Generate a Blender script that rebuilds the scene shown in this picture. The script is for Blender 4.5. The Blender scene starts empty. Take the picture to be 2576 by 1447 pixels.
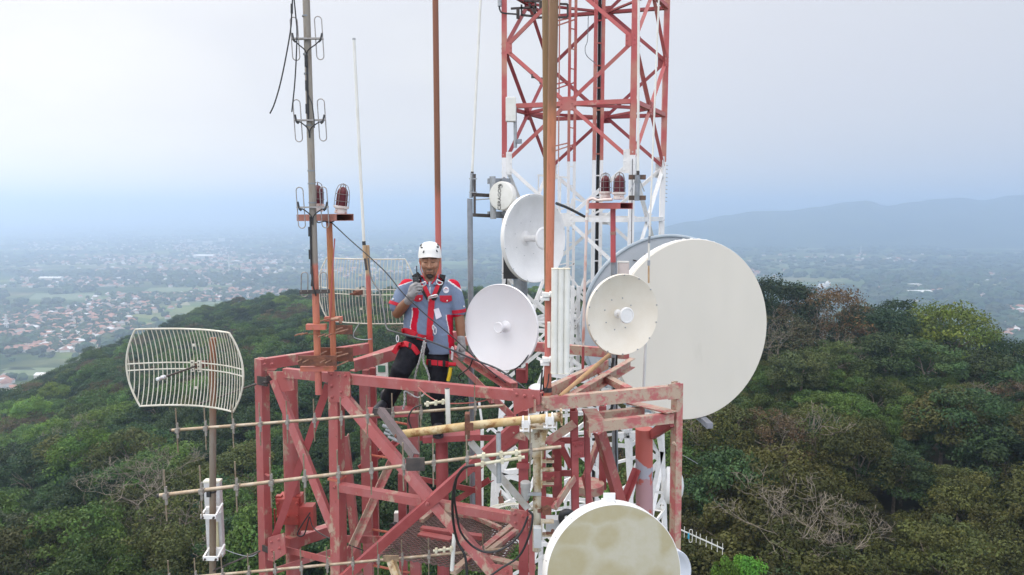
import bpy, bmesh, math, random
import numpy as np
from mathutils import Vector, Matrix, Quaternion, noise as mnoise
V = Vector
R = math.radians
PI = math.pi
rng = random.Random(7)
scene = bpy.context.scene
COL = scene.collection

# ------------------------------------------------------------------ camera
CAM = V((0, 0, 230.0))
FPX = 1717.0           # focal length in pixels of a 2576 px wide frame
PITCH = R(6.4)
cam_data = bpy.data.cameras.new("camera")
cam_data.sensor_width = 36.0
cam_data.lens = 36.0 * FPX / 2576.0
cam_data.clip_start = 0.05
cam_data.clip_end = 80000
cam = bpy.data.objects.new("camera", cam_data)
COL.objects.link(cam)
cam.location = CAM
cam.rotation_euler = (R(90) - PITCH, 0, 0)
scene.camera = cam

def ray(x, y):
    """direction of the photograph's point (x, y), forward component 1"""
    a = (x - 1288.0) / FPX
    b = (723.5 - y) / FPX
    d = V((a, math.cos(PITCH) + b * math.sin(PITCH), -math.sin(PITCH) + b * math.cos(PITCH)))
    return d / d.y

def P(x, y, d):
    return CAM + ray(x, y) * d

def G(x, y, z):
    r = ray(x, y)
    return CAM + r * (z / r.z)

def onplane(x, y, a, b):
    """where the sight line meets the vertical plane through a and b"""
    n = V((b.y - a.y, a.x - b.x, 0))
    r = ray(x, y)
    return CAM + r * ((a - CAM).dot(n) / r.dot(n))

def proj(p):
    q = p - CAM
    f = q.y * math.cos(PITCH) - q.z * math.sin(PITCH)
    u = q.y * math.sin(PITCH) + q.z * math.cos(PITCH)
    return 1288 + FPX * q.x / f, 723.5 - FPX * u / f, f

# ------------------------------------------------------------------ objects
W = {}
def tag(o, label=None, cat=None, group=None, kind=None):
    if label: o["label"] = label
    if cat: o["category"] = cat
    if group: o["group"] = group
    if kind: o["kind"] = kind
    return o

def thing(name, label, cat, loc, group=None):
    o = bpy.data.objects.new(name, None)
    o.empty_display_size = 0.1
    COL.objects.link(o)
    o.location = loc
    W[o.name] = V(loc)
    return tag(o, label, cat, group)

class MB:
    """collects world-space shapes for ONE mesh"""
    def __init__(s):
        s.v = []; s.f = []; s.mi = []; s.sm = []
        s.cur = 0
    def add(s, vs, fs, smooth=False):
        b = len(s.v)
        s.v.extend([V(p) for p in vs])
        for f in fs:
            s.f.append(tuple(i + b for i in f)); s.mi.append(s.cur); s.sm.append(smooth)
        return s
    def box(s, c, size, axes=None):
        c = V(c)
        ax = axes or (V((1, 0, 0)), V((0, 1, 0)), V((0, 0, 1)))
        hx, hy, hz = [k * 0.5 for k in size]
        vs = []
        for dz in (-1, 1):
            for dx, dy in ((-1, -1), (1, -1), (1, 1), (-1, 1)):
                vs.append(c + ax[0] * dx * hx + ax[1] * dy * hy + ax[2] * dz * hz)
        return s.add(vs, [(0, 3, 2, 1), (4, 5, 6, 7), (0, 1, 5, 4), (1, 2, 6, 5), (2, 3, 7, 6), (3, 0, 4, 7)])
    def frame(s, a, b, up=None):
        a, b = V(a), V(b)
        z = (b - a).normalized()
        u = V(up) if up is not None else V((0, 0, 1))
        if abs(z.dot(u.normalized())) > 0.98:
            u = V((0, 1, 0)) if abs(z.y) < 0.9 else V((1, 0, 0))
        x = u.cross(z).normalized()
        y = z.cross(x).normalized()
        return a, b, x, y, z
    def section(s, a, b, poly, up=None, caps=True):
        """extrude a closed 2-D section (x across, y towards 'up') from a to b"""
        a, b, x, y, z = s.frame(a, b, up)
        n = len(poly)
        vs = [a + x * p[0] + y * p[1] for p in poly] + [b + x * p[0] + y * p[1] for p in poly]
        fs = [(i, (i + 1) % n, n + (i + 1) % n, n + i) for i in range(n)]
        if caps:
            fs += [tuple(reversed(range(n))), tuple(range(n, 2 * n))]
        return s.add(vs, fs)
    def bar(s, a, b, w, h=None, up=None):
        h = h or w
        w, h = w / 2, h / 2
        return s.section(a, b, [(-w, -h), (w, -h), (w, h), (-w, h)], up)
    def angle(s, a, b, w, t=None, up=None, flip=1):
        t = t or w * 0.14
        f = flip
        p = [(-w / 2 * f, -w / 2), (w / 2 * f, -w / 2), (w / 2 * f, -w / 2 + t), ((-w / 2 + t) * f, -w / 2 + t), ((-w / 2 + t) * f, w / 2), (-w / 2 * f, w / 2)]
        if f < 0: p.reverse()
        return s.section(a, b, p, up)
    def channel(s, a, b, h, w, t=None, up=None, flip=1):
        """web height h, flange width w; flanges point to +x*flip"""
        t = t or h * 0.1
        f = flip
        p = [(0, -h / 2), (w * f, -h / 2), (w * f, -h / 2 + t), (t * f, -h / 2 + t), (t * f, h / 2 - t), (w * f, h / 2 - t), (w * f, h / 2), (0, h / 2)]
        if f < 0: p.reverse()
        return s.section(a, b, p, up)
    def tube(s, pts, r, n=12, closed=False, caps=True, hollow=False):
        pts = [V(p) for p in pts]
        m = len(pts)
        rs = r if isinstance(r, (list, tuple)) else [r] * m
        t0 = (pts[1] - pts[0]).normalized()
        ref = V((0, 0, 1)) if abs(t0.z) < 0.9 else V((0, 1, 0))
        x = ref.cross(t0).normalized()
        vs = []
        for i in range(m):
            if closed:
                t = (pts[(i + 1) % m] - pts[i - 1]).normalized()
            else:
                t = (pts[min(i + 1, m - 1)] - pts[max(i - 1, 0)]).normalized()
            x = (x - t * x.dot(t))
            x = x.normalized() if x.length > 1e-9 else t.orthogonal().normalized()
            y = t.cross(x)
            for k in range(n):
                a = 2 * PI * k / n
                vs.append(pts[i] + (x * math.cos(a) + y * math.sin(a)) * rs[i])
        fs = []
        for i in range(m if closed else m - 1):
            j = (i + 1) % m
            for k in range(n):
                l = (k + 1) % n
                fs.append((i * n + k, i * n + l, j * n + l, j * n + k))
        s.add(vs, fs, True)
        if caps and not closed:
            s.add(vs[:n], [tuple(reversed(range(n)))])
            s.add(vs[-n:], [tuple(range(n))])
        return s
    def lathe(s, base, axis, prof, n=32, ref=None, smooth=True, sx=1.0, sy=1.0):
        """prof: (radius, distance along axis) pairs"""
        base = V(base); z = V(axis).normalized()
        rf = V(ref) if ref is not None else (V((0, 0, 1)) if abs(z.z) < 0.9 else V((0, 1, 0)))
        x = rf.cross(z).normalized(); y = z.cross(x).normalized()
        vs = []; fs = []
        m = len(prof)
        for r, h in prof:
            for k in range(n):
                a = 2 * PI * k / n
                vs.append(base + z * h + x * (math.cos(a) * r * sx) + y * (math.sin(a) * r * sy))
        for i in range(m - 1):
            for k in range(n):
                l = (k + 1) % n
                fs.append((i * n + k, i * n + l, (i + 1) * n + l, (i + 1) * n + k))
        s.add(vs, fs, smooth)
        if prof[0][0] > 1e-6 and prof[0] != prof[-1]:
            s.add(vs[:n], [tuple(reversed(range(n)))])
        if prof[-1][0] > 1e-6 and prof[0] != prof[-1]:
            s.add(vs[-n:], [tuple(range(n))])
        return s
    def ball(s, c, r, n=12, m=8, scale=(1, 1, 1), rot=None):
        c = V(c); vs = []; fs = []
        for i in range(m + 1):
            t = PI * i / m
            for k in range(n):
                a = 2 * PI * k / n
                p = V((math.sin(t) * math.cos(a) * r * scale[0], math.sin(t) * math.sin(a) * r * scale[1], math.cos(t) * r * scale[2]))
                if rot is not None: p = rot @ p
                vs.append(c + p)
        for i in range(m):
            for k in range(n):
                l = (k + 1) % n
                fs.append((i * n + k, (i + 1) * n + k, (i + 1) * n + l, i * n + l))
        return s.add(vs, fs, True)
    def plate(s, pts, normal, t):
        """a flat polygon given thickness t along normal"""
        nrm = V(normal).normalized() * t
        n = len(pts); pts = [V(p) for p in pts]
        vs = pts + [p + nrm for p in pts]
        area = V((0, 0, 0))
        for i in range(n):
            area += pts[i].cross(pts[(i + 1) % n])
        fl = area.dot(nrm) > 0
        fs = [(i, (i + 1) % n, n + (i + 1) % n, n + i) for i in range(n)] + [tuple(reversed(range(n))), tuple(range(n, 2 * n))]
        if not fl: fs = [tuple(reversed(f)) for f in fs]
        return s.add(vs, fs)
    def bolt(s, p, nrm, r=0.012, h=0.012):
        nrm = V(nrm).normalized()
        s.lathe(V(p) - nrm * 0.003, nrm, [(r, 0), (r, h * 0.8), (r * .7, h)], 6, smooth=False)
        s.lathe(V(p) + nrm * (h - .002), nrm, [(r * .5, 0), (r * .5, h * 0.9)], 6, smooth=False)
        return s
    def strap(s, pts, normals, w, t):
        """a flat band along pts, lying on a surface with the given normals"""
        pts = [V(p) for p in pts]; vs = []; fs = []
        m = len(pts)
        for i in range(m):
            tg = (pts[min(i + 1, m - 1)] - pts[max(i - 1, 0)]).normalized()
            nn = V(normals[i] if isinstance(normals, list) else normals)
            nn = (nn - tg * nn.dot(tg)).normalized()
            sd = tg.cross(nn) * (w / 2)
            o = nn * t
            vs += [pts[i] - sd, pts[i] + sd, pts[i] + sd + o, pts[i] - sd + o]
        for i in range(m - 1):
            for k in range(4):
                l = (k + 1) % 4
                fs.append((i * 4 + k, (i + 1) * 4 + k, (i + 1) * 4 + l, i * 4 + l))
        fs.append((0, 1, 2, 3)); fs.append((m * 4 - 1, m * 4 - 2, m * 4 - 3, m * 4 - 4))
        return s.add(vs, fs)
    def build(s, name, mats, parent=None, loc=None, bevel=0.0):
        base = W[parent.name] if parent is not None else (V(loc) if loc is not None else V((0, 0, 0)))
        me = bpy.data.meshes.new(name)
        me.from_pydata([tuple(p - base) for p in s.v], [], s.f)
        mats = mats if isinstance(mats, (list, tuple)) else [mats]
        for m in mats: me.materials.append(m)
        me.polygons.foreach_set("material_index", s.mi)
        me.polygons.foreach_set("use_smooth", s.sm)
        me.validate()
        me.update()
        if any(s.sm): me.set_sharp_from_angle(angle=R(38))
        o = bpy.data.objects.new(name, me)
        COL.objects.link(o)
        if parent is not None:
            o.parent = parent
        else:
            o.location = base
        W[o.name] = base
        if bevel > 0:
            bv = o.modifiers.new("bevel", "BEVEL"); bv.width = bevel; bv.segments = 2; bv.limit_method = 'ANGLE'; bv.angle_limit = R(40)
        return o

def spline(pts, k=8):
    """Catmull-Rom through the points"""
    pts = [V(p) for p in pts]
    out = []
    q = [pts[0] * 2 - pts[1]] + pts + [pts[-1] * 2 - pts[-2]]
    for i in range(1, len(q) - 2):
        a, b, c, d = q[i - 1], q[i], q[i + 1], q[i + 2]
        for j in range(k):
            t = j / k
            out.append(0.5 * ((2 * b) + (c - a) * t + (2 * a - 5 * b + 4 * c - d) * t * t + (3 * b - a - 3 * c + d) * t ** 3))
    out.append(pts[-1])
    return out

# ------------------------------------------------------------------ materials
def srgb(r, g, b):
    f = lambda c: c / 12.92 if c <= 0.04045 else ((c + 0.055) / 1.055) ** 2.4
    return (f(r / 255), f(g / 255), f(b / 255), 1)

class Nodes:
    def __init__(s, tree):
        s.t = tree; s.n = tree.nodes; s.l = tree.links
    def __call__(s, kind, _in=None, **kw):
        nd = s.n.new(kind)
        for k, v in kw.items(): setattr(nd, k, v)
        for k, v in (_in or {}).items():
            sock = nd.inputs[k]
            if isinstance(v, bpy.types.NodeSocket): s.l.new(v, sock)
            else: sock.default_value = v
        return nd
    def mix(s, fac, a, b, mode='MIX'):
        nd = s.n.new('ShaderNodeMix'); nd.data_type = 'RGBA'; nd.blend_type = mode
        for sock, v in ((nd.inputs[0], fac), (nd.inputs[6], a), (nd.inputs[7], b)):
            if isinstance(v, bpy.types.NodeSocket): s.l.new(v, sock)
            else: sock.default_value = v
        return nd.outputs[2]
    def ramp(s, fac, stops):
        nd = s.n.new('ShaderNodeValToRGB')
        s.l.new(fac, nd.inputs[0])
        el = nd.color_ramp.elements
        while len(el) < len(stops): el.new(0.5)
        for e, (p, c) in zip(el, stops):
            e.position = p
            e.color = c if isinstance(c, tuple) else (c, c, c, 1)
        return nd.outputs[0]
    def math(s, op, a, b=0.0, c=0.0):
        nd = s.n.new('ShaderNodeMath'); nd.operation = op
        for sock, v in zip(nd.inputs, (a, b, c)):
            if isinstance(v, bpy.types.NodeSocket): s.l.new(v, sock)
            else: sock.default_value = v
        return nd.outputs[0]

def newmat(name):
    m = bpy.data.materials.new(name); m.use_nodes = True
    nt = Nodes(m.node_tree)
    b = m.node_tree.nodes['Principled BSDF']
    return m, nt, b

def mat(name, c1, c2=None, scale=6.0, lo=.42, hi=.62, rough=.55, metal=0.0, c3=None, scale3=30.0, lo3=.58, hi3=.66, stretch=(1, 1, 1), bump=0.0, bumpscale=40.0, spec=0.5, c4=None, scale4=3.0, lo4=.6, hi4=.7):
    """paint or metal with blotches (c2), chips or stains (c3) and broad weathering (c4)"""
    m, nt, b = newmat(name)
    tc = nt('ShaderNodeTexCoord')
    mp = nt('ShaderNodeMapping', {'Vector': tc.outputs['Object'], 'Scale': stretch})
    info = nt('ShaderNodeObjectInfo')
    sh = nt('ShaderNodeVectorMath', {0: mp.outputs[0], 1: info.outputs['Location']}, operation='ADD')
    vec = sh.outputs[0]
    col = c1
    if c2 is not None:
        n1 = nt('ShaderNodeTexNoise', {'Vector': vec, 'Scale': scale, 'Detail': 6.0, 'Roughness': .62})
        col = nt.mix(nt.ramp(n1.outputs[0], [(lo, 0.0), (hi, 1.0)]), c1, c2)
    if c4 is not None:
        n4 = nt('ShaderNodeTexNoise', {'Vector': vec, 'Scale': scale4, 'Detail': 8.0, 'Roughness': .7})
        col = nt.mix(nt.ramp(n4.outputs[0], [(lo4, 0.0), (hi4, 1.0)]), col, c4)
    if c3 is not None:
        n3 = nt('ShaderNodeTexNoise', {'Vector': vec, 'Scale': scale3, 'Detail': 8.0, 'Roughness': .7})
        col = nt.mix(nt.ramp(n3.outputs[0], [(lo3, 0.0), (hi3, 1.0)]), col, c3)
    if isinstance(col, bpy.types.NodeSocket): nt.l.new(col, b.inputs['Base Color'])
    else: b.inputs['Base Color'].default_value = col
    b.inputs['Roughness'].default_value = rough
    b.inputs['Metallic'].default_value = metal
    b.inputs['Specular IOR Level'].default_value = spec
    if bump > 0:
        nb = nt('ShaderNodeTexNoise', {'Vector': vec, 'Scale': bumpscale, 'Detail': 5.0})
        bp = nt('ShaderNodeBump', {'Height': nb.outputs[0], 'Strength': bump, 'Distance': 0.01})
        nt.l.new(bp.outputs[0], b.inputs['Normal'])
    return m
# ================================================================== SETTING
SUN_EL, SUN_AZ = R(40), R(-55)      # azimuth from +Y, negative = towards the left of the view
sun_dir = V((math.sin(SUN_AZ) * math.cos(SUN_EL), math.cos(SUN_AZ) * math.cos(SUN_EL), math.sin(SUN_EL)))
world = bpy.data.worlds.new("World"); scene.world = world
world.use_nodes = True
wn = Nodes(world.node_tree)
bg = world.node_tree.nodes['Background']
sky = wn('ShaderNodeTexSky', sky_type='NISHITA', sun_disc=False, sun_elevation=SUN_EL, sun_rotation=SUN_AZ, altitude=300.0, air_density=1.4, dust_density=6.0, ozone_density=1.0)
tcw = wn('ShaderNodeTexCoord')
sepw = wn('ShaderNodeSeparateXYZ', {0: tcw.outputs['Generated']})
# thin overcast: a pale veil, whiter towards the sun, greyer blue away from it and towards the horizon
dot = wn('ShaderNodeVectorMath', {0: tcw.outputs['Generated'], 1: V((-0.93, 0.25, 0.3)).normalized()}, operation='DOT_PRODUCT')
side = wn.ramp(wn.math('MULTIPLY_ADD', dot.outputs['Value'], 0.5, 0.5), [(0.16, srgb(214, 218, 227)), (0.34, srgb(226, 229, 235)), (0.52, srgb(238, 239, 243)), (0.72, srgb(249, 249, 248)), (1.0, (1.12, 1.10, 1.07, 1))])
hor = wn.ramp(wn.math('MULTIPLY_ADD', dot.outputs['Value'], 0.5, 0.5), [(0.16, srgb(192, 202, 217)), (0.34, srgb(208, 215, 225)), (0.52, srgb(228, 231, 235)), (0.72, srgb(252, 248, 238)), (1.0, (1.55, 1.42, 1.22, 1))])
up = wn.ramp(sepw.outputs[2], [(0.0, 0.0), (0.05, 0.25), (0.28, 1.0)])
veil = wn.mix(up, hor, side)
cl = wn('ShaderNodeTexNoise', {'Vector': wn('ShaderNodeMapping', {'Vector': tcw.outputs['Generated'], 'Scale': (1.2, 1.2, 3.0)}).outputs[0], 'Scale': 1.6, 'Detail': 4.0, 'Roughness': .5})
veil = wn.mix(wn.ramp(cl.outputs[0], [(0.36, 0.0), (0.66, 0.50)]), veil, srgb(226, 227, 236))
skyc = wn.mix(1.0, sky.outputs[0], (0.05, 0.05, 0.05, 1), 'MULTIPLY')
zen = wn.ramp(sepw.outputs[2], [(0.30, 1.0), (0.75, 2.4)])
back = wn.ramp(wn.math('MULTIPLY_ADD', sepw.outputs[1], -0.5, 0.5), [(0.42, 1.0), (0.62, (1.36, 1.34, 1.30, 1)), (1.0, (1.62, 1.58, 1.50, 1))])  # added fill: veil brightened behind the camera to light camera-facing surfaces
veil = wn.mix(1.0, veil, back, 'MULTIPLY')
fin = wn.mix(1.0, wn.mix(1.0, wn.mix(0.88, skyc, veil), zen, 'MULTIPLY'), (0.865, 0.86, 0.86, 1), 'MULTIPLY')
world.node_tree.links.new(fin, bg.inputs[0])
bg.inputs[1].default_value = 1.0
sun_data = bpy.data.lights.new("sun", 'SUN')
sun_data.energy = 1.5
sun_data.angle = R(20)
sun_data.color = (1.0, 0.90, 0.76)
sun = bpy.data.objects.new("sun", sun_data)
COL.objects.link(sun)
sun.rotation_euler = sun_dir.to_track_quat('Z', 'Y').to_euler()
sun.location = (-30, 20, 300)

# ------------------------------------------------------------------ hill
PROF = [  # x/y slope, then (distance, canopy height relative to the camera)
    (-1.1, [(0, -37), (65, -40), (130, -62), (250, -95), (330, -122)]),
    (-0.75, [(0, -36), (65, -37), (130, -51), (250, -73), (350, -100)]),
    (-0.63, [(0, -36), (65, -36), (130, -47), (250, -63), (390, -84)]),
    (-0.50, [(0, -36), (65, -36), (130, -44), (250, -56), (440, -73)]),
    (-0.40, [(0, -36), (65, -36), (130, -42), (250, -51), (460, -63)]),
    (-0.30, [(0, -36), (65, -36), (130, -40), (250, -46), (470, -60)]),
    (-0.10, [(0, -36), (65, -36), (130, -36), (250, -40), (430, -50)]),
    (0.10, [(0, -36), (65, -35), (130, -33), (250, -36), (350, -44)]),
    (0.30, [(0, -36), (65, -34), (100, -29), (140, -28), (200, -30)]),
    (0.55, [(0, -36), (65, -34), (95, -28), (125, -26), (140, -27)]),
    (0.75, [(0, -36), (65, -34), (95, -27.5), (115, -26), (125, -26)]),
    (1.1, [(0, -36), (65, -33), (95, -29), (115, -30), (120, -31)]),
]
def _prof(pr, d):
    if d <= pr[0][0]: return pr[0][1]
    for (d0, h0), (d1, h1) in zip(pr, pr[1:]):
        if d <= d1:
            return h0 + (h1 - h0) * (d - d0) / (d1 - d0)
    return pr[-1][1] - (d - pr[-1][0]) * 0.62
def canopy(x, y):
    u = x / max(y, 30.0)
    d = max(y, 0.0)
    if u <= PROF[0][0]: h = _prof(PROF[0][1], d) - (PROF[0][0] - u) * 25
    elif u >= PROF[-1][0]: h = _prof(PROF[-1][1], d) - (u - PROF[-1][0]) * 25
    else:
        for (u0, p0), (u1, p1) in zip(PROF, PROF[1:]):
            if u <= u1:
                t = (u - u0) / (u1 - u0)
                h = _prof(p0, d) * (1 - t) + _prof(p1, d) * t
                break
    if y < 0: h -= (-y) * 0.35
    h += 4.0 * mnoise.noise(V((x * .012, y * .012, 3.1))) * min(1, d / 120)
    return h
def skyline_d(u):
    u = min(max(u, PROF[0][0]), PROF[-1][0])
    for (u0, p0), (u1, p1) in zip(PROF, PROF[1:]):
        if u <= u1:
            t = (u - u0) / (u1 - u0)
            return p0[-1][0] * (1 - t) + p1[-1][0] * t
TREE_H = 6.5
def ground_z(x, y):
    return CAM.z + canopy(x, y) - TREE_H

def grid_object(name, xs_of, ys, zf, material, kind="structure"):
    vs, fs = [], []
    for y in ys:
        xs = xs_of(y)
        for x in xs:
            vs.append((x, y, zf(x, y)))
    n = len(xs_of(ys[0]))
    for j in range(len(ys) - 1):
        for i in range(n - 1):
            a = j * n + i
            fs.append((a, a + 1, a + n + 1, a + n))
    me = bpy.data.meshes.new(name); me.from_pydata(vs, [], fs); me.materials.append(material)
    me.polygons.foreach_set("use_smooth", [True] * len(fs)); me.update()
    o = bpy.data.objects.new(name, me); COL.objects.link(o)
    o["kind"] = kind
    return o

hill_mat = mat("forest_floor", (0.035, 0.04, 0.02, 1), (0.07, 0.055, 0.03, 1), scale=.12, c3=(0.03, 0.05, 0.015, 1), scale3=.6, rough=.95)
lin = lambda a, b, n: [a + (b - a) * i / (n - 1) for i in range(n)]
hill = grid_object("hill", lambda y: lin(-1.5 * max(y, 90), 1.5 * max(y, 90), 90), lin(-80, 300, 60) + lin(310, 900, 40), ground_z, hill_mat)

# ------------------------------------------------------------------ plain with fields
m, nt, b = newmat("plain_ground")
geo = nt('ShaderNodeNewGeometry')
n1 = nt('ShaderNodeTexNoise', {'Vector': geo.outputs['Position'], 'Scale': .0022, 'Detail': 8.0, 'Roughness': .65})
vo = nt('ShaderNodeTexVoronoi', {'Vector': nt('ShaderNodeMapping', {'Vector': geo.outputs['Position'], 'Scale': (.006, .012, 0), 'Rotation': (0, 0, .5)}).outputs[0], 'Scale': 1.0})
fieldc = nt.ramp(nt('ShaderNodeSeparateColor', {0: vo.outputs['Color']}).outputs[0], [(0.0, (0.07, 0.10, 0.03, 1)), (0.35, (0.12, 0.17, 0.05, 1)), (0.6, (0.17, 0.19, 0.07, 1)), (0.8, (0.20, 0.17, 0.10, 1)), (1.0, (0.09, 0.13, 0.05, 1))])
c = nt.mix(nt.ramp(n1.outputs[0], [(.42, 0.0), (.56, 1.0)]), (0.03, 0.05, 0.022, 1), fieldc)
nt.l.new(c, b.inputs['Base Color']); b.inputs['Roughness'].default_value = 1.0
b.inputs['Specular IOR Level'].default_value = 0.0
plain_mat = m
ys = [-400 + 0.0] + [200 * (1.11 ** i) for i in range(50)]
plain = grid_object("plain", lambda y: lin(-1.6 * max(y, 900), 1.6 * max(y, 900), 40), [y for y in ys if y < 32000] + [32000], lambda x, y: 0.0, plain_mat)

# ------------------------------------------------------------------ distant mountains
SKY = [(1300, 640), (1600, 585), (1750, 556), (1830, 541), (1900, 531), (1980, 530), (2060, 520), (2130, 508), (2180, 504), (2230, 518), (2290, 508), (2360, 500), (2420, 497), (2470, 504), (2540, 491), (2650, 486), (2800, 470), (3100, 480), (3600, 520)]
def skyl(x):
    if x <= SKY[0][0]: return SKY[0][1]
    for (a, ya), (c_, yc) in zip(SKY, SKY[1:]):
        if x <= c_:
            t = (x - a) / (c_ - a); t = t * t * (3 - 2 * t)
            return ya + (yc - ya) * t
    return SKY[-1][1]
def mount_z(x, y):
    px, py, _ = proj(V((x, y, 230)))
    crest = 5200.0
    top = P(px, skyl(px), crest).z
    t = (y - crest) / (1200.0 if y < crest else 2500.0)
    s = max(0.0, 1 - abs(t)) ** 1.5
    nn = mnoise.fractal(V((x * .0012, y * .0010, 1.7)), 0.9, 2.1, 5)
    return max(-30, (top + 30) * s * (1 + 0.22 * nn * (1 - s) * 2.2) - 30)
m, nt, b = newmat("mountain_forest")
geo = nt('ShaderNodeNewGeometry')
n1 = nt('ShaderNodeTexNoise', {'Vector': geo.outputs['Position'], 'Scale': .004, 'Detail': 8.0})
nt.l.new(nt.ramp(n1.outputs[0], [(.35, (0.03, 0.05, 0.03, 1)), (.65, (0.07, 0.09, 0.05, 1))]), b.inputs['Base Color']); b.inputs['Roughness'].default_value = 1.0
b.inputs['Specular IOR Level'].default_value = 0.0
mountains = grid_object("mountains", lambda y: lin(250, 9800, 170), lin(4000, 7700, 50), mount_z, m)

# ------------------------------------------------------------------ haze: the air between
HAZE_DENS = 0.00036
hz = MB().box((0, 15200, 191), (58000, 34000, 390.0)).build("haze", None, loc=(0, 0, 0))
hm = bpy.data.materials.new("haze_air"); hm.use_nodes = True
hn = Nodes(hm.node_tree)
hm.node_tree.nodes.remove(hm.node_tree.nodes['Principled BSDF'])
pv = hn('ShaderNodeVolumePrincipled', {'Color': (0.59, 0.75, 1.0, 1), 'Density': HAZE_DENS, 'Anisotropy': 0.58})
hm.node_tree.links.new(pv.outputs[0], hm.node_tree.nodes['Material Output'].inputs['Volume'])
hz.data.materials.clear(); hz.data.materials.append(hm)
hz["kind"] = "stuff"
# ================================================================== FOREST
def leaf_material(name):
    m, nt, b = newmat(name)
    at = nt('ShaderNodeAttribute', attribute_name="tint", attribute_type='INSTANCER')
    lc = nt('ShaderNodeAttribute', attribute_name="leaf", attribute_type='GEOMETRY')
    info = nt('ShaderNodeObjectInfo')
    base = nt.mix(1.0, at.outputs['Color'], lc.outputs['Color'], 'MULTIPLY')
    hs = nt('ShaderNodeHueSaturation', {'Color': base, 'Hue': nt.math('MULTIPLY_ADD', info.outputs['Random'], 0.03, 0.485), 'Saturation': 0.95, 'Value': nt.math('MULTIPLY_ADD', info.outputs['Random'], 0.5, 0.75)})
    nt.l.new(hs.outputs[0], b.inputs['Base Color'])
    b.inputs['Roughness'].default_value = 0.55
    b.inputs['Specular IOR Level'].default_value = 0.14
    tr = nt('ShaderNodeBsdfTranslucent', {'Color': hs.outputs[0]})
    mx = nt('ShaderNodeMixShader', {0: 0.22, 1: b.outputs[0], 2: tr.outputs[0]})
    nt.l.new(mx.outputs[0], m.node_tree.nodes['Material Output'].inputs['Surface'])
    return m
leaf_mat = leaf_material("tree_leaves")
bark_mat = mat("bark", (0.13, 0.105, 0.08, 1), (0.22, 0.19, 0.15, 1), scale=3, rough=.9)
dead_mat = mat("dead_bark", (0.15, 0.125, 0.10, 1), (0.24, 0.205, 0.165, 1), scale=2, rough=.9)

def quads_mesh(name, centers, normals, sizes, cols, material, rs, aspect=0.55):
    n = len(centers)
    nr = normals / np.linalg.norm(normals, axis=1, keepdims=True)
    t = np.cross(nr, rs.normal(size=(n, 3))); t /= np.linalg.norm(t, axis=1, keepdims=True) + 1e-9
    bt = np.cross(nr, t)
    sz = sizes[:, None]
    # a leaf spray: a slightly folded rhombus
    v = np.stack([centers - t * sz, centers - bt * sz * aspect + nr * sz * .15, centers + t * sz, centers + bt * sz * aspect + nr * sz * .15], axis=1).reshape(-1, 3)
    me = bpy.data.meshes.new(name)
    me.vertices.add(4 * n); me.vertices.foreach_set("co", v.ravel().astype(np.float32))
    me.loops.add(4 * n); me.loops.foreach_set("vertex_index", np.arange(4 * n, dtype=np.int32))
    me.polygons.add(n); me.polygons.foreach_set("loop_start", np.arange(0, 4 * n, 4, dtype=np.int32))
    me.update(calc_edges=True)
    a = me.attributes.new("leaf", 'FLOAT_COLOR', 'POINT')
    c4 = np.ones((4 * n, 4), np.float32); c4[:, :3] = np.repeat(cols, 4, axis=0)
    a.data.foreach_set("color", c4.ravel())
    me.materials.append(material)
    return me

def crown_mesh(name, seed, rad, h0, h1, nclump, per, leaf, flat=0.75, spread=1.0, sparse=0.0):
    """leaf sprays on many small clumps spread through a dome between heights h0 and h1"""
    rs = np.random.RandomState(seed)
    C, N, S, K = [], [], [], []
    hc = (h0 + h1) / 2; hh = (h1 - h0) / 2
    lob = [(rs.uniform(0, 2 * PI), rs.uniform(.25, .7)) for _ in range(4)]
    for i in range(nclump):
        a = rs.uniform(0, 2 * PI); cz = rs.uniform(-0.75, 1.0)
        rr = math.sqrt(max(0.0, 1 - cz * cz)) * rs.uniform(0.62, 1.0) ** .6
        w = 1.0 + sum(0.16 * math.cos((k + 1) * (a - l[0])) * l[1] for k, l in enumerate(lob))
        p = np.array([math.cos(a) * rr * rad * w, math.sin(a) * rr * rad * w, hc + cz * hh * rs.uniform(.8, 1.0)])
        cr = rad * rs.uniform(0.20, 0.36) * spread
        tone = rs.uniform(0.70, 1.30)
        hue = rs.uniform(-.12, .12)
        n = int(per * rs.uniform(.6, 1.3))
        d = rs.normal(size=(n, 3)); d[:, 2] = np.abs(d[:, 2]) * rs.uniform(.8, 1) - 0.35
        d /= np.linalg.norm(d, axis=1, keepdims=True)
        bump = 1 + 0.25 * np.sin(d[:, :1] * 7 + i) * np.cos(d[:, 1:2] * 6 + 2 * i)
        q = p + d * cr * np.array([1, 1, flat]) * bump * rs.uniform(.72, 1.06, size=(n, 1))
        nn = d * .9 + rs.normal(size=(n, 3)) * .55 + np.array([0, 0, .35])
        C.append(q); N.append(nn)
        S.append(leaf * rs.uniform(.6, 1.25, size=n))
        k = tone * rs.uniform(.8, 1.2, size=(n, 1)) * np.array([[1 + hue, 1, 1 - hue]])
        K.append(k)
    return quads_mesh(name, np.concatenate(C), np.concatenate(N), np.concatenate(S), np.concatenate(K), leaf_mat, rs)

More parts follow.
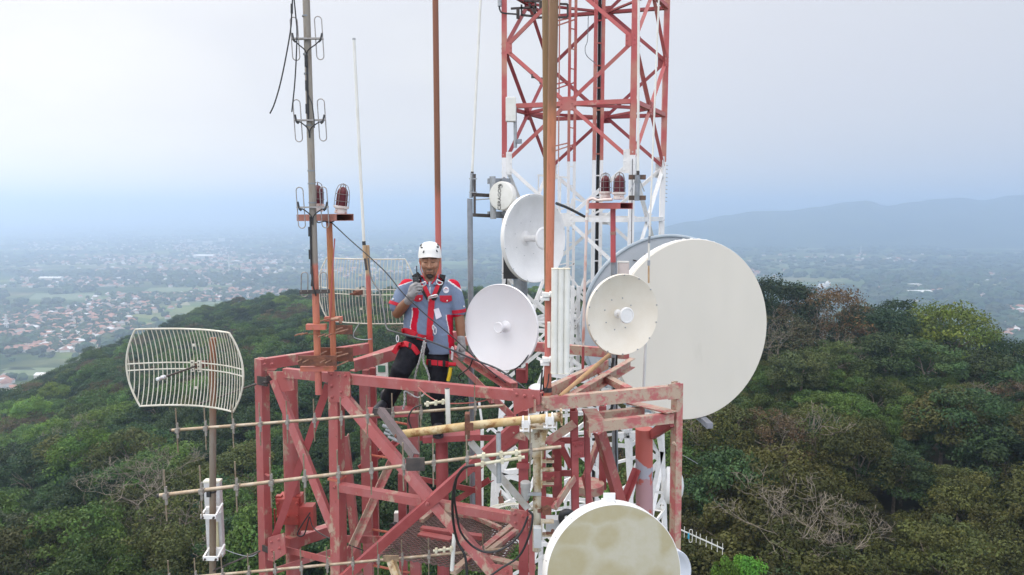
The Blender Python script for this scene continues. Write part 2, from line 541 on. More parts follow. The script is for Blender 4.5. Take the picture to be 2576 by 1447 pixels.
def limb(mb, p, d, length, r, depth, rs, kink=.35, forks=(2, 3), up=.15, minr=.012, shrink=.68):
    pts = [V(p)]; rr = [r]
    d = V(d).normalized()
    n = 4
    for i in range(n):
        d = (d + V((rs.gauss(0, kink), rs.gauss(0, kink), rs.gauss(0, kink) + up)) * .45).normalized()
        pts.append(pts[-1] + d * (length / n)); rr.append(max(minr, r * (1 - .42 * (i + 1) / n)))
    mb.tube(pts, rr, 6 if r > .06 else 4, caps=False)
    if depth > 0:
        for k in range(rs.randint(*forks)):
            nd = (d + V((rs.gauss(0, .75), rs.gauss(0, .75), rs.gauss(0, .45)))).normalized()
            limb(mb, pts[-1] if k < 2 else pts[2], nd, length * rs.uniform(shrink - .1, shrink + .12), rr[-1] * (.8 if k else .95), depth - 1, rs, kink, forks, up, minr, shrink)

def trunk_mesh(name, seed, h, r, mat_, depth=2, minr=.02):
    rs = random.Random(seed); mb = MB()
    pts = [V((0, 0, -1.0)), V((0.05, 0, h * .3)), V((-.08, .06, h * .55))]
    mb.tube(pts, [r * 1.3, r, r * .85], 8, caps=False)
    for k in range(3):
        a = rs.uniform(0, 6.28)
        limb(mb, pts[-1], (math.cos(a) * .7, math.sin(a) * .7, 1), h * .32, r * .6, depth, rs, minr=minr)
    o = mb.build(name, mat_)
    me = o.data; bpy.data.objects.remove(o); W.pop(name, None)
    return me

CROWN = []      # (crown mesh, trunk mesh)
for i in range(7):
    hgt = (7.0, 7.6, 6.6, 8.2, 7.2, 6.2, 8.0)[i]
    cm = crown_mesh("crown", 100 + i, (3.4, 3.7, 3.1, 3.5, 3.9, 2.9, 3.2)[i], hgt * .24, hgt, (46, 54, 40, 50, 60, 42, 46)[i], 210, .145, flat=(.75, .6, .85, .7, .6, .8, .7)[i])
    CROWN.append((cm, trunk_mesh("trunk", 200 + i, hgt * .8, .17, bark_mat, 1)))
SPARSE = []
for i in range(3):
    hgt = (7.5, 6.8, 8.0)[i]
    cm = crown_mesh("crown", 300 + i, (3.0, 3.3, 2.8)[i], hgt * .35, hgt, (44, 40, 46)[i], 70, .115, spread=.9)
    SPARSE.append((cm, trunk_mesh("trunk", 400 + i, hgt * .85, .16, dead_mat, 3, .02)))

def tree(meshes, loc, s, rz, tint, name, label, group, sz=None):
    o = bpy.data.objects.new(name, None); COL.objects.link(o)
    o.location = loc; o.scale = (s, s, sz or s); o.rotation_euler = (0, 0, rz)
    W[o.name] = V(loc)
    tag(o, label, "tree", group)
    if meshes[1] is not None:
        t = bpy.data.objects.new("trunk", meshes[1]); COL.objects.link(t); t.parent = o
    if meshes[0] is not None:
        c = bpy.data.objects.new("crown", meshes[0]); COL.objects.link(c); c.parent = o
        c["tint"] = [float(k) for k in tint[:3]]
    return o

# sample the wooded slope
TINTS = {'dark': (0.034, 0.068, 0.028), 'green': (0.060, 0.112, 0.026), 'fresh': (0.100, 0.170, 0.026), 'olive': (0.074, 0.090, 0.027), 'dry': (0.105, 0.078, 0.045), 'grey': (0.085, 0.112, 0.066)}
KINDTXT = {'dark': "dark green", 'green': "mid green", 'fresh': "fresh yellowish green", 'olive': "olive green", 'dry': "dry brownish", 'grey': "greyish green"}
rs = random.Random(11)
cand = []
y = 34.0
while y < 475:
    step = 4.3 + y * .0048
    x = -1.05 * y - 12
    while x < 1.05 * y + 12:
        px = x + rs.uniform(-.5, .5) * step; py = y + rs.uniform(-.5, .5) * step
        u = px / max(py, 30)
        if py < skyline_d(u) + 6:
            cand.append((px, py))
        x += step
    y += step * .9
def kind_of(px, py):
    u = px / py
    n = mnoise.noise(V((px * .03, py * .03, 9))) + rs.gauss(0, .32)
    w = mnoise.noise(V((px * .011, py * .011, 4))) + rs.gauss(0, .25)
    if u > 0.12:      # right: olive, duller
        if n < -.6: return 'dark'
        if n < -.05: return 'olive' if py < 90 else 'green'
        if n < .40: return 'olive'
        if n > .66: return 'dry'
        return 'green' if py > 75 and w > 0 else 'dark'
    if u < -.55 and py < 85 and w > -.1: return 'grey' if n < .1 else 'green'
    if py > 170 and n > .42: return 'dry'
    if n < -.25: return 'dark'
    if n < .18: return 'green' if w > -.3 else 'dark'
    if n < .5: return 'fresh' if w > .05 else 'green'
    return 'olive' if w < .1 else 'fresh'
trees = []
for px, py in cand:
    gz = ground_z(px, py)
    k = kind_of(px, py)
    s = (.66 + .95 * rs.random() ** 1.7) * (1.0 if py < 140 else 1.05)
    if k == 'dry' and py < 150: s *= .85
    if px / py > .22 and py > 92: s = min(s, .70 + .34 * rs.random())
    X, Y, d = proj(V((px, py, gz + 5)))
    vis = -40 < X < 2616 and -40 < Y < 1500 and d > 0
    trees.append((d / s if vis else 1e9 + d, px, py, gz, k, s, X, Y))
trees.sort()
def region(X, Y):
    a = "left of" if X < 640 else ("behind" if X < 1720 else "right of")
    b_ = "low" if Y > 1290 else ("midway up" if Y > 1080 else "high")
    return b_ + " on the slope " + a + " the red tower"
NIND = 285
pts, tin, sca, idx, rot = [], [], [], [], []
for i, (key, px, py, gz, k, s, X, Y) in enumerate(trees):
    t = TINTS[k]; v = rs.uniform(.72, 1.35)
    wm = 1.0
    if px / py > .12: v *= .88; wm = 1.12
    t = (t[0] * v * wm, t[1] * v, t[2] * v * .8)
    sp = k == 'dry' or (k == 'olive' and rs.random() < .25)
    lib = SPARSE if sp else CROWN
    if i < NIND:
        j = rs.randrange(len(lib))
        reg = region(X, Y)
        tree(lib[j], (px, py, gz), s, rs.uniform(0, 6.28), t, "forest_tree", f"{KINDTXT[k]} forest tree {reg}", f"{KINDTXT[k]} trees {reg}", s * rs.uniform(.9, 1.15))
    else:
        pts.append((px, py, gz)); tin.append(t); sca.append(s); rot.append(rs.uniform(0, 6.28))
        idx.append(len(CROWN) + rs.randrange(len(SPARSE)) if sp else rs.randrange(len(CROWN)))
# the far wood: one mass, the same crowns instanced
me = bpy.data.meshes.new("far_wood"); me.from_pydata(pts, [], [])
a = me.attributes.new("tint", 'FLOAT_COLOR', 'POINT'); a.data.foreach_set("color", np.array([list(t) + [1] for t in tin], np.float32).ravel())
a = me.attributes.new("sca", 'FLOAT', 'POINT'); a.data.foreach_set("value", np.array(sca, np.float32))
a = me.attributes.new("rot", 'FLOAT', 'POINT'); a.data.foreach_set("value", np.array(rot, np.float32))
a = me.attributes.new("idx", 'INT', 'POINT'); a.data.foreach_set("value", np.array(idx, np.int32))
far_wood = bpy.data.objects.new("far_wood", me); COL.objects.link(far_wood); far_wood["kind"] = "stuff"
ng = bpy.data.node_groups.new("far_wood", 'GeometryNodeTree')
ng.interface.new_socket("Geometry", in_out='INPUT', socket_type='NodeSocketGeometry')
ng.interface.new_socket("Geometry", in_out='OUTPUT', socket_type='NodeSocketGeometry')
g = Nodes(ng)
gi = g('NodeGroupInput'); go = g('NodeGroupOutput')
join = g('GeometryNodeJoinGeometry')
# instance sources: hidden-free mesh data through Object Info of placed crowns
srcs = []
for cm, _t in CROWN + SPARSE:
    so = next((o for o in bpy.data.objects if o.data is cm), None)
    if so is None:      # every crown mesh stands at least once in the wood
        px, py, gz = pts.pop() if False else (pts[0][0], pts[0][1], pts[0][2])
        tr_ = tree((cm, _t), (px, py, gz), 1.0, 0, TINTS['green'], "forest_tree", "mid green forest tree on the hill", "mid green trees on the hill")
        so = tr_.children[-1]
    srcs.append(so)
for so in reversed(srcs):
    oi = g('GeometryNodeObjectInfo', {'Object': so, 'As Instance': True}, transform_space='ORIGINAL')
    ng.links.new(oi.outputs['Geometry'], join.inputs[0])
def named(nm, ty):
    nd = g('GeometryNodeInputNamedAttribute', {'Name': nm}, data_type=ty)
    return nd.outputs[0]
iop = g('GeometryNodeInstanceOnPoints', {'Points': gi.outputs[0], 'Instance': join.outputs[0], 'Pick Instance': True, 'Instance Index': named("idx", 'INT'), 'Rotation': g('ShaderNodeCombineXYZ', {'Z': named("rot", 'FLOAT')}).outputs[0], 'Scale': named("sca", 'FLOAT')})
ng.links.new(iop.outputs[0], go.inputs[0])
md = far_wood.modifiers.new("wood", 'NODES'); md.node_group = ng

# ---- trees one can point to
def tree_at(x, ytop, d, height, meshes, tint, name, label, width=1.0, hproto=7.4, rz=0.0, group=None):
    top = P(x, ytop, d)
    s = height / hproto
    return tree(meshes, (top.x, top.y, top.z - height), s * width, rz, tint, name, label, group, s)
def bigcrown(seed, rad, h0, h1, n, per, leaf, **k):
    return crown_mesh("crown", seed, rad, h0, h1, n, per, leaf, **k)
tree_at(1945, 700, 132, 17, (bigcrown(501, 3.6, .6, 7.4, 70, 150, .12), CROWN[0][1]), (.024, .046, .020), "broadleaf_tree", "tall dark green tree just beside the edge of the huge white drum antenna", 1.0, rz=.4)
tree_at(2008, 722, 136, 14, (bigcrown(502, 3.4, .9, 7.4, 60, 150, .12), CROWN[1][1]), (.026, .050, .020), "broadleaf_tree", "dark green tree between the drum antenna and the orange leaved tree", .9, rz=2.4)
tree_at(2085, 730, 128, 19, (bigcrown(503, 3.3, 2.6, 7.4, 70, 85, .10), trunk_mesh("trunk", 601, 5.0, .11, dead_mat, 4, .012)), (.125, .085, .036), "dry_tree", "tall dry tree with orange brown leaves over pale bare branches", .92, rz=1.0)
tree_at(2200, 772, 130, 17, (bigcrown(504, 3.4, 1.6, 7.4, 60, 140, .12), CROWN[2][1]), (.028, .055, .022), "broadleaf_tree", "dark green flat topped tree right of the orange leaved tree", 1.0, rz=.2)
tree_at(2270, 762, 134, 16, (bigcrown(505, 3.1, 1.5, 7.4, 50, 140, .12), CROWN[3][1]), (.030, .060, .022), "broadleaf_tree", "feathery dark green tree beside the bright yellow green tree", .9, rz=1.2)
tree_at(2385, 768, 126, 19, (bigcrown(506, 3.5, .5, 7.4, 80, 150, .12), CROWN[4][1]), (.13, .19, .022), "broadleaf_tree", "bright yellow green tree standing tall on the ridge", .95, rz=.8)
tree_at(2450, 815, 122, 14, (bigcrown(507, 3.4, .5, 7.4, 56, 150, .12), CROWN[5][1]), (.11, .165, .022), "broadleaf_tree", "lower yellow green tree leaning on the bright tall one", .9, rz=2.8)
tree_at(2530, 862, 118, 11, (bigcrown(508, 3.5, .5, 7.4, 50, 140, .13), CROWN[6][1]), (.028, .060, .022), "broadleaf_tree", "rounded dark green tree on the ridge at the right edge", 1.2, rz=1.8)
tree_at(1968, 790, 118, 14, (bigcrown(509, 3.2, 2.6, 7.4, 60, 40, .10), trunk_mesh("trunk", 602, 5.4, .11, dead_mat, 4, .012)), (.085, .085, .040), "dry_tree", "half bare pale twiggy tree next to the drum antenna's edge", 1.05, rz=.5)
tree_at(2120, 845, 116, 10, (None, trunk_mesh("trunk", 603, 5.6, .11, dead_mat, 5, .012)), None, "bare_tree", "leafless pale tree below the orange leaved tree", 1.2, rz=.9)
tree_at(1880, 1408, 52, 7, (bigcrown(510, 3.0, 1.5, 7.4, 50, 130, .17), CROWN[0][1]), (.085, .19, .018), "broadleaf_tree", "vivid light green treetop at the bottom edge beside the stained dish", .62, rz=.3)
tree_at(1825, 1412, 51, 6, (bigcrown(511, 2.6, 1.5, 7.4, 36, 130, .17), CROWN[1][1]), (.085, .19, .018), "broadleaf_tree", "small vivid green treetop cut by the bottom edge near the stained dish", .5, rz=1.3)
for (x, yt, d, h, sd, lab) in ((345, 1190, 84, 9.5, 604, "leafless pale grey tree spreading wide below the grid antenna"), (390, 1180, 88, 10, 605, "thin leafless dark tree right of the pale spreading one"), (1985, 1285, 62, 9.5, 606, "leafless tan tree with forked branches at the bottom right"), (2110, 1330, 60, 7.5, 607, "small leafless tan tree right of the forked one"), (170, 1075, 150, 9, 608, "pinkish bare twiggy tree high on the left slope")):
    tree_at(x, yt, d, h, (None, trunk_mesh("trunk", sd, 7.4, .095, dead_mat, 5, .010)), None, "bare_tree", lab, 1.25, rz=sd)

for (x, yt, d, h, i, tn, lab) in ((2045, 785, 141, 14, 2, (.034, .062, .024), "muted green tree filling the gap left of the orange leaved tree"), (2150, 805, 139, 14, 3, (.040, .070, .026), "muted green tree filling the gap right of the orange leaved tree"), (2325, 800, 137, 14, 4, (.042, .078, .024), "mid green tree tucked against the bright yellow green tree"),
    (2572, 845, 122, 13, 5, (.036, .066, .024), "dark green tree cut by the right edge of the picture"), (1905, 765, 142, 15, 6, (.030, .056, .022), "dark tree mostly hidden by the huge white drum antenna"), (2235, 835, 116, 11, 0, (.050, .082, .026), "bushy mid green tree below the flat topped tree"), (2335, 868, 113, 10, 1, (.056, .092, .026), "bushy fresh green tree below the bright yellow green tree"),
    (2485, 872, 112, 11, 2, (.048, .080, .026), "bushy green tree below the lower yellow green tree"), (2095, 872, 113, 9, 3, (.075, .112, .028), "light green bushy tree below the orange leaved tree"), (2020, 880, 110, 9, 4, (.070, .090, .030), "olive bushy tree right of the drum antenna's lower edge"), (2555, 905, 108, 10, 5, (.045, .085, .026), "rounded green tree low at the right edge")):
    tree_at(x, yt, d, h, CROWN[i], tn, "broadleaf_tree", lab, 1.1, rz=i * 1.3)
# ================================================================== TOWN ON THE PLAIN
def house_mat(name, cols, rough=.8):
    m, nt, b = newmat(name)
    info = nt('ShaderNodeObjectInfo')
    at = nt('ShaderNodeAttribute', attribute_name="pick", attribute_type='GEOMETRY')
    rnd = nt.math('FRACT', nt.math('ADD', info.outputs['Random'], at.outputs['Fac']))
    st = [(i / len(cols), c) for i, c in enumerate(cols)]
    r_ = nt.ramp(rnd, st)
    for nd in m.node_tree.nodes:
        if nd.type == 'VALTORGB': nd.color_ramp.interpolation = 'CONSTANT'
    nt.l.new(r_, b.inputs['Base Color']); b.inputs['Roughness'].default_value = rough
    return m
roof_mat = house_mat("roof_tiles", [(.36, .165, .115, 1), (.30, .145, .10, 1), (.40, .20, .14, 1), (.33, .17, .12, 1), (.28, .15, .115, 1), (.64, .63, .62, 1), (.41, .19, .125, 1), (.27, .255, .245, 1), (.30, .24, .20, 1)])
wall_mat = house_mat("house_walls", [(.62, .58, .50, 1), (.70, .68, .64, 1), (.55, .45, .36, 1), (.68, .60, .46, 1)])
white_mat = mat("white_building", (.72, .71, .68, 1), (.62, .61, .58, 1), scale=.3, rough=.8)
field_mats = [mat("green_field", (.105, .145, .06, 1), (.14, .17, .08, 1), scale=.02, rough=1.0), mat("dry_field", (.27, .24, .14, 1), (.20, .20, .10, 1), scale=.02, rough=1.0)]
def house_geo(w, l, h, rh):
    a, b_ = w / 2, l / 2; e = .5
    vs = [(-a, -b_, 0), (a, -b_, 0), (a, b_, 0), (-a, b_, 0), (-a, -b_, h), (a, -b_, h), (a, b_, h), (-a, b_, h),
          (-a - e, -b_ - e, h - .2), (a + e, -b_ - e, h - .2), (a + e, b_ + e, h - .2), (-a - e, b_ + e, h - .2), (0, -b_ * .55, h + rh), (0, b_ * .55, h + rh)]
    fs = [(0, 1, 5, 4), (1, 2, 6, 5), (2, 3, 7, 6), (3, 0, 4, 7), (8, 9, 12), (9, 10, 13, 12), (10, 11, 13), (11, 8, 12, 13)]
    return vs, fs, [0, 0, 0, 0, 1, 1, 1, 1]
HOUSES = []
for (w, l, h, rh) in ((8, 11, 4, 2.6), (7, 14, 4, 2.4), (10, 12, 4.5, 3.4), (9, 9, 6.5, 2.8), (12, 20, 5, 3.0), (6.5, 9, 3.6, 2.2)):
    vs, fs, mi = house_geo(w, l, h, rh)
    me = bpy.data.meshes.new("house"); me.from_pydata(vs, [], fs); me.materials.append(wall_mat); me.materials.append(roof_mat)
    me.polygons.foreach_set("material_index", mi); me.update()
    HOUSES.append(me)
CL = [  # centre x, y, half width, half height, number, name of the quarter
    (60, 800, 110, 26, 190, "dense quarter at the left edge"), (210, 815, 150, 34, 330, "dense quarter behind the grid antenna"), (120, 862, 130, 24, 220, "near quarter under the hill at the left edge"), (300, 775, 120, 14, 130, "quarter left of the dipole mast"),
    (15, 968, 22, 16, 12, "hamlet below the paddy field"), (480, 748, 215, 9, 300, "red roofed strip above the wooded ridge"), (640, 736, 100, 8, 150, "red roofed strip above the wooded ridge"),
    (190, 712, 190, 12, 230, "middle distance village strip"), (560, 704, 140, 14, 200, "middle distance village strip"), (420, 685, 320, 9, 170, "a"), (300, 655, 320, 12, 200, "a"), (520, 628, 110, 12, 120, "a"), (600, 660, 160, 20, 150, "a"), (900, 640, 200, 26, 130, "a"), (960, 690, 130, 14, 90, "a"),
    (240, 620, 260, 10, 120, "a"), (500, 600, 300, 8, 100, "a"), (1130, 700, 80, 8, 50, "a"), (1750, 585, 140, 8, 90, "a"), (1980, 606, 200, 8, 60, "a"), (2200, 600, 260, 12, 60, "a"), (2150, 650, 300, 10, 60, "a"),
    (2240, 728, 50, 5, 34, "orchard village on the right plain"), (2420, 738, 100, 10, 70, "village strip on the right plain"), (2090, 732, 40, 5, 18, "village by the domed mosque"), (2500, 700, 90, 12, 60, "village strip on the right plain"), (2450, 798, 55, 10, 40, "red roofed quarter behind the yellow green tree"), (2535, 830, 50, 22, 60, "red roofed quarter at the right edge"), (2540, 782, 40, 8, 34, "red roofed quarter at the right edge"), (1900, 690, 60, 10, 24, "a")]
hs = []
rs = random.Random(5)
for (cx, cy, rx, ry, n, nm) in CL:
    for _ in range(n):
        x = cx + rs.gauss(0, .5) * rx; y_ = cy + rs.uniform(-1, 1) * ry
        p = G(x, y_, -230.0)
        if p.y < 640 or mnoise.noise(V((p.x * .011, p.y * .009, 8))) > .34: continue
        hs.append((p.y, p.x, p.y, nm, x, y_))
hs.sort()
big = MB(); picks = []
ind = 0
for (key, x, y_, nm, X, Y) in hs:
    th = rs.choice((0, PI / 2)) + rs.gauss(0, .25) + .3
    j = rs.choice((0, 0, 1, 2, 3, 5, 0, 2, 4))
    if ind < 290 and nm != "a" and 0 < X < 2576:
        o = bpy.data.objects.new("house", HOUSES[j]); COL.objects.link(o); o.location = (x, y_, 0); o.rotation_euler = (0, 0, th)
        tag(o, f"tile roofed house in the {nm}", "house", f"houses of the {nm}")
        ind += 1
    else:
        me = HOUSES[j]
        k = len(big.f)
        cs, sn = math.cos(th), math.sin(th); sc_ = 1.0 + (.35 if key > 2500 else 0)
        b0 = len(big.v)
        for v in me.vertices:
            big.v.append(V((x + (v.co.x * cs - v.co.y * sn) * sc_, y_ + (v.co.x * sn + v.co.y * cs) * sc_, v.co.z * sc_)))
        for p_ in me.polygons:
            big.f.append(tuple(b0 + i for i in p_.vertices)); big.mi.append(p_.material_index); big.sm.append(False)
        picks += [rs.random()] * len(me.polygons)
town = big.build("distant_town", [wall_mat, roof_mat]); town["kind"] = "stuff"
a = town.data.attributes.new("pick", 'FLOAT', 'FACE'); a.data.foreach_set("value", np.array(picks, np.float32)[:len(town.data.polygons)])
# larger buildings
def hall(x, y_, w, l, h, label, rz=0.0, flat=False):
    p = G(x, y_, -230.0); mb = MB()
    c_, s_ = math.cos(rz), math.sin(rz); ax = (V((c_, s_, 0)), V((-s_, c_, 0)), V((0, 0, 1)))
    t = thing("long_building", label, "building", (p.x, p.y, 0))
    mb.box((p.x, p.y, h / 2), (w, l, h), ax).build("wall", wall_mat, t)
    rb = MB()
    if flat: rb.box((p.x, p.y, h + .5), (w * 1.02, l * 1.02, 1.0), ax)
    else:
        a_, b_ = ax[0] * w * .52, ax[1] * l * .52
        c0 = V((p.x, p.y, h))
        rb.add([c0 - a_ - b_, c0 + a_ - b_, c0 + a_ + b_, c0 - a_ + b_, c0 - a_ + V((0, 0, l * .18)), c0 + a_ + V((0, 0, l * .18))], [(0, 1, 5, 4), (2, 3, 4, 5), (1, 2, 5), (3, 0, 4), (3, 2, 1, 0)])
    rb.build("roof", white_mat, t)
hall(125, 950, 34, 14, 5, "long shed with a bright white roof below the paddy field", .05)
for x, y_, w, h in ((455, 613, 80, 10), (478, 612, 34, 26), (522, 615, 60, 22), (558, 611, 40, 34)):
    hall(x, y_, w, w * .5, h, {455: "low wide white building in the far white cluster", 478: "narrow white block second in the far white cluster", 522: "broad white block third in the far white cluster", 558: "tallest white block at the end of the far white cluster"}[x], 0, True)
hall(515, 648, 95, 40, 9, "wide pale warehouse below the far white cluster", 0)
hall(130, 705, 70, 25, 8, "flat pale warehouse in the left village strip", 0)
hall(2310, 742, 66, 26, 9, "pale school building with a long roof on the right plain", .1)
hall(2300, 726, 34, 20, 13, "pale two storey block behind the long school roof", .1, True)
hall(450, 838, 24, 14, 6, "white roofed shed at the foot of the wooded ridge", .2)
hall(690, 782, 30, 14, 5, "bright white shed roof behind the brown treetops", .2)
# mosque with domes
p = G(2075, 733, -230.0)
t = thing("mosque", "white mosque with rounded domes on the right plain", "mosque", (p.x, p.y, 0))
MB().box((p.x, p.y, 7), (34, 30, 14)).build("wall", white_mat, t)
for dx, dy, r_ in ((6, -4, 8), (-8, -6, 5), (-14, 4, 4)):
    mb = MB(); mb.lathe((p.x + dx, p.y + dy, 14), (0, 0, 1), [(r_ * .8, 0), (r_ * .85, r_ * .5), (r_, r_ * .9), (r_ * .85, r_ * 1.5), (r_ * .45, r_ * 1.9), (.1, r_ * 2.2)], 16); mb.build("dome", white_mat, t)
# slender towers far out
for x, y_, top, lab in ((577, 690, 640, "thin lattice mast far out on the left plain"), (2165, 640, 618, "thin lattice mast far out on the right plain"), (926, 622, 578, "small pale mast behind the helmeted worker"), (1183, 818, 775, "pale mast near the foot of the plain"), (17, 830, 790, "pale slim mast at the left edge of the town")):
    p = G(x, y_, -230.0); z_ = P(x, top, p.y).z
    mb = MB(); hgt = z_
    for k in range(4):
        sx, sy = (-1, 1, 1, -1)[k], (-1, -1, 1, 1)[k]
        mb.bar((p.x + sx * 2.2, p.y + sy * 2.2, 0), (p.x + sx * .6, p.y + sy * .6, hgt), .7)
    for q in range(8):
        f = 1 - q / 8 * .72
        mb.box((p.x, p.y, hgt * q / 8 + 1), (4.6 * f, 4.6 * f, .6))
    o = mb.build("distant_mast", white_mat, None, loc=(p.x, p.y, 0)); tag(o, lab, "mast")
# fields
fb = [MB(), MB()]
for (x0, x1, y0, y1, k) in ((0, 170, 925, 945, 0), (70, 260, 738, 754, 0), (360, 640, 724, 734, 0), (450, 480, 758, 768, 1), (620, 720, 706, 712, 1), (2190, 2330, 754, 772, 1), (0, 90, 925, 931, 0), (2180, 2270, 690, 698, 0), (1960, 2060, 662, 672, 0), (2470, 2576, 712, 724, 1), (500, 690, 760, 766, 0), (0, 40, 640, 646, 1), (20, 110, 668, 672, 1)):
    q = [G(x0, y1, -229.6 + .1 * k), G(x1, y1, -229.6 + .1 * k), G(x1 - 12, y0, -229.6 + .1 * k), G(x0 + 20, y0, -229.6 + .1 * k)]
    fb[k].add(q, [(0, 1, 2, 3)])
for k, nm in ((0, "paddy_field"), (1, "dry_field")):
    o = fb[k].build(nm, field_mats[k]); o["kind"] = "structure"
# trees and groves of the plain: one mass
ico = bmesh.new(); bmesh.ops.create_icosphere(ico, subdivisions=2, radius=1.0)
iv = np.array([v.co[:] for v in ico.verts]); ifc = np.array([[v.index for v in f.verts] for f in ico.faces]); ico.free()
nrs = np.random.RandomState(3)
Vs, Fs, Cs = [], [], []
b0 = 0
def blob(x, y_, r_, h_):
    global b0
    k = 1 + .28 * nrs.uniform(-1, 1, size=(len(iv), 1))
    v = iv * k * np.array([r_, r_, h_]) + np.array([x, y_, h_ * .7])
    Vs.append(v); Fs.append(ifc + b0); b0 += len(iv)
    t = np.array([[.036, .062, .026]]) * nrs.uniform(.6, 1.5) * np.array([[nrs.uniform(.9, 1.5), 1, 1]])
    Cs.append(np.repeat(t, len(iv), 0))
for (key, x, y_, nm, X, Y) in hs:
    if nrs.uniform() < .8:
        r_ = nrs.uniform(3.2, 6.5) * (1 + key / 5000); blob(x + nrs.normal() * 22, y_ + nrs.normal() * 26, r_, r_ * .8)
made = 0
while made < 9000:
    X = nrs.uniform(-40, 2616); Y = 560 + 460 * nrs.uniform(0, 1) ** 1.6
    if 1260 < X < 1900 and Y > 760: continue
    p = G(X, Y, -230.0)
    dn = mnoise.noise(V((p.x * .0016, p.y * .0028, 2.2))) + .5 * mnoise.noise(V((p.x * .006, p.y * .009, 5)))
    if dn < -.02 + (0.12 if X < 1200 else -.25): continue
    n_ = 1 if p.y < 2600 else 1
    r_ = nrs.uniform(4, 9) * (1 + p.y / 2600)
    blob(p.x, p.y, r_, r_ * nrs.uniform(.6, .9) if p.y < 2500 else r_ * .45)
    made += 1
vv = np.concatenate(Vs); ff = np.concatenate(Fs); cc = np.concatenate(Cs)
me = bpy.data.meshes.new("plain_groves"); me.from_pydata(vv.tolist(), [], ff.tolist())
a = me.attributes.new("leaf", 'FLOAT_COLOR', 'POINT'); a.data.foreach_set("color", np.concatenate([cc, np.ones((len(cc), 1))], 1).astype(np.float32).ravel())
m, nt, b = newmat("grove_leaves")
lc = nt('ShaderNodeAttribute', attribute_name="leaf", attribute_type='GEOMETRY')
nt.l.new(lc.outputs['Color'], b.inputs['Base Color']); b.inputs['Roughness'].default_value = .9; b.inputs['Specular IOR Level'].default_value = 0.1
me.materials.append(m)
groves = bpy.data.objects.new("plain_groves", me); COL.objects.link(groves); groves["kind"] = "stuff"
# ================================================================== RED STEEL TOWER
RED = (0.36, 0.090, 0.088, 1)
red_mat = mat("red_tower_paint", RED, (0.37, 0.125, 0.125, 1), scale=6, c4=(0.40, 0.29, 0.22, 1), scale4=7, lo4=.55, hi4=.62, c3=(0.20, 0.05, 0.05, 1), scale3=30, lo3=.62, hi3=.70, rough=.5, bump=.15, bumpscale=60, stretch=(1, 1, .6))
dark_red_mat = mat("dark_red_paint", (0.31, 0.060, 0.066, 1), (0.38, 0.095, 0.098, 1), scale=4, c3=(0.13, 0.04, 0.03, 1), scale3=30, lo3=.64, hi3=.72, rough=.5)
worn_mat = mat("worn_red_paint", (0.41, 0.125, 0.125, 1), (0.43, 0.325, 0.25, 1), scale=9, lo=.42, hi=.54, c3=(0.45, 0.13, 0.135, 1), scale3=26, lo3=.56, hi3=.62, rough=.55, bump=.15, bumpscale=50)
orange_mat = mat("orange_red_paint", (0.50, 0.14, 0.085, 1), (0.44, 0.13, 0.10, 1), scale=7, c4=(0.30, 0.13, 0.05, 1), scale4=9, lo4=.54, hi4=.64, c3=(0.14, 0.06, 0.03, 1), scale3=40, lo3=.64, hi3=.7, rough=.5)
rust_mat = mat("rusty_steel", (0.17, 0.065, 0.040, 1), (0.10, 0.045, 0.035, 1), scale=14, c3=(0.26, 0.11, 0.06, 1), scale3=40, lo3=.55, hi3=.68, rough=.75, bump=.4)
galv_mat = mat("galvanised_steel", (0.36, 0.38, 0.40, 1), (0.28, 0.30, 0.32, 1), scale=18, c3=(0.20, 0.20, 0.20, 1), scale3=50, lo3=.62, hi3=.75, rough=.45, metal=.35)
grey_mat = mat("grey_pole_paint", (0.24, 0.26, 0.29, 1), (0.19, 0.21, 0.23, 1), scale=12, rough=.5, metal=.2)
white_paint = mat("white_tower_paint", (0.74, 0.74, 0.74, 1), (0.64, 0.64, 0.64, 1), scale=8, c3=(0.20, 0.16, 0.13, 1), scale3=26, lo3=.65, hi3=.70, rough=.5)
dish_white = mat("white_dish_paint", (0.74, 0.74, 0.74, 1), (0.69, 0.69, 0.69, 1), scale=5, c3=(0.42, 0.40, 0.38, 1), scale3=34, lo3=.72, hi3=.76, rough=.42)
dish_cream = mat("cream_dish_paint", (0.70, 0.66, 0.58, 1), (0.66, 0.61, 0.52, 1), scale=4, c3=(0.40, 0.34, 0.28, 1), scale3=36, lo3=.72, hi3=.76, rough=.45)
plastic_white = mat("white_plastic", (0.70, 0.70, 0.67, 1), (0.63, 0.63, 0.59, 1), scale=6, rough=.45)
black_mat = mat("black_rubber", (0.018, 0.019, 0.022, 1), (0.03, 0.031, 0.035, 1), scale=20, rough=.5)
dark_steel = mat("dark_steel", (0.055, 0.05, 0.05, 1), (0.09, 0.075, 0.07, 1), scale=16, rough=.6, metal=.3)
chrome_mat = mat("bright_metal", (0.65, 0.66, 0.68, 1), rough=.3, metal=.8)
brass_mat = mat("yellowed_pipe_paint", (0.46, 0.32, 0.14, 1), (0.54, 0.44, 0.27, 1), scale=8, c3=(0.25, 0.12, 0.04, 1), scale3=9, lo3=.52, hi3=.60, rough=.5, bump=.2)
stain_white = mat("rust_streaked_white_paint", (0.50, 0.47, 0.39, 1), (0.36, 0.25, 0.12, 1), scale=9, c3=(0.17, 0.085, 0.035, 1), scale3=16, lo3=.53, hi3=.62, rough=.55)
boom_mat = mat("tarnished_aluminium", (0.34, 0.255, 0.175, 1), (0.44, 0.37, 0.29, 1), scale=16, c3=(0.24, 0.17, 0.10, 1), scale3=40, lo3=.58, hi3=.7, rough=.35, metal=.45)
rod_mat = mat("tarnished_rod", (0.22, 0.165, 0.115, 1), (0.30, 0.25, 0.19, 1), scale=30, rough=.45, metal=.4)

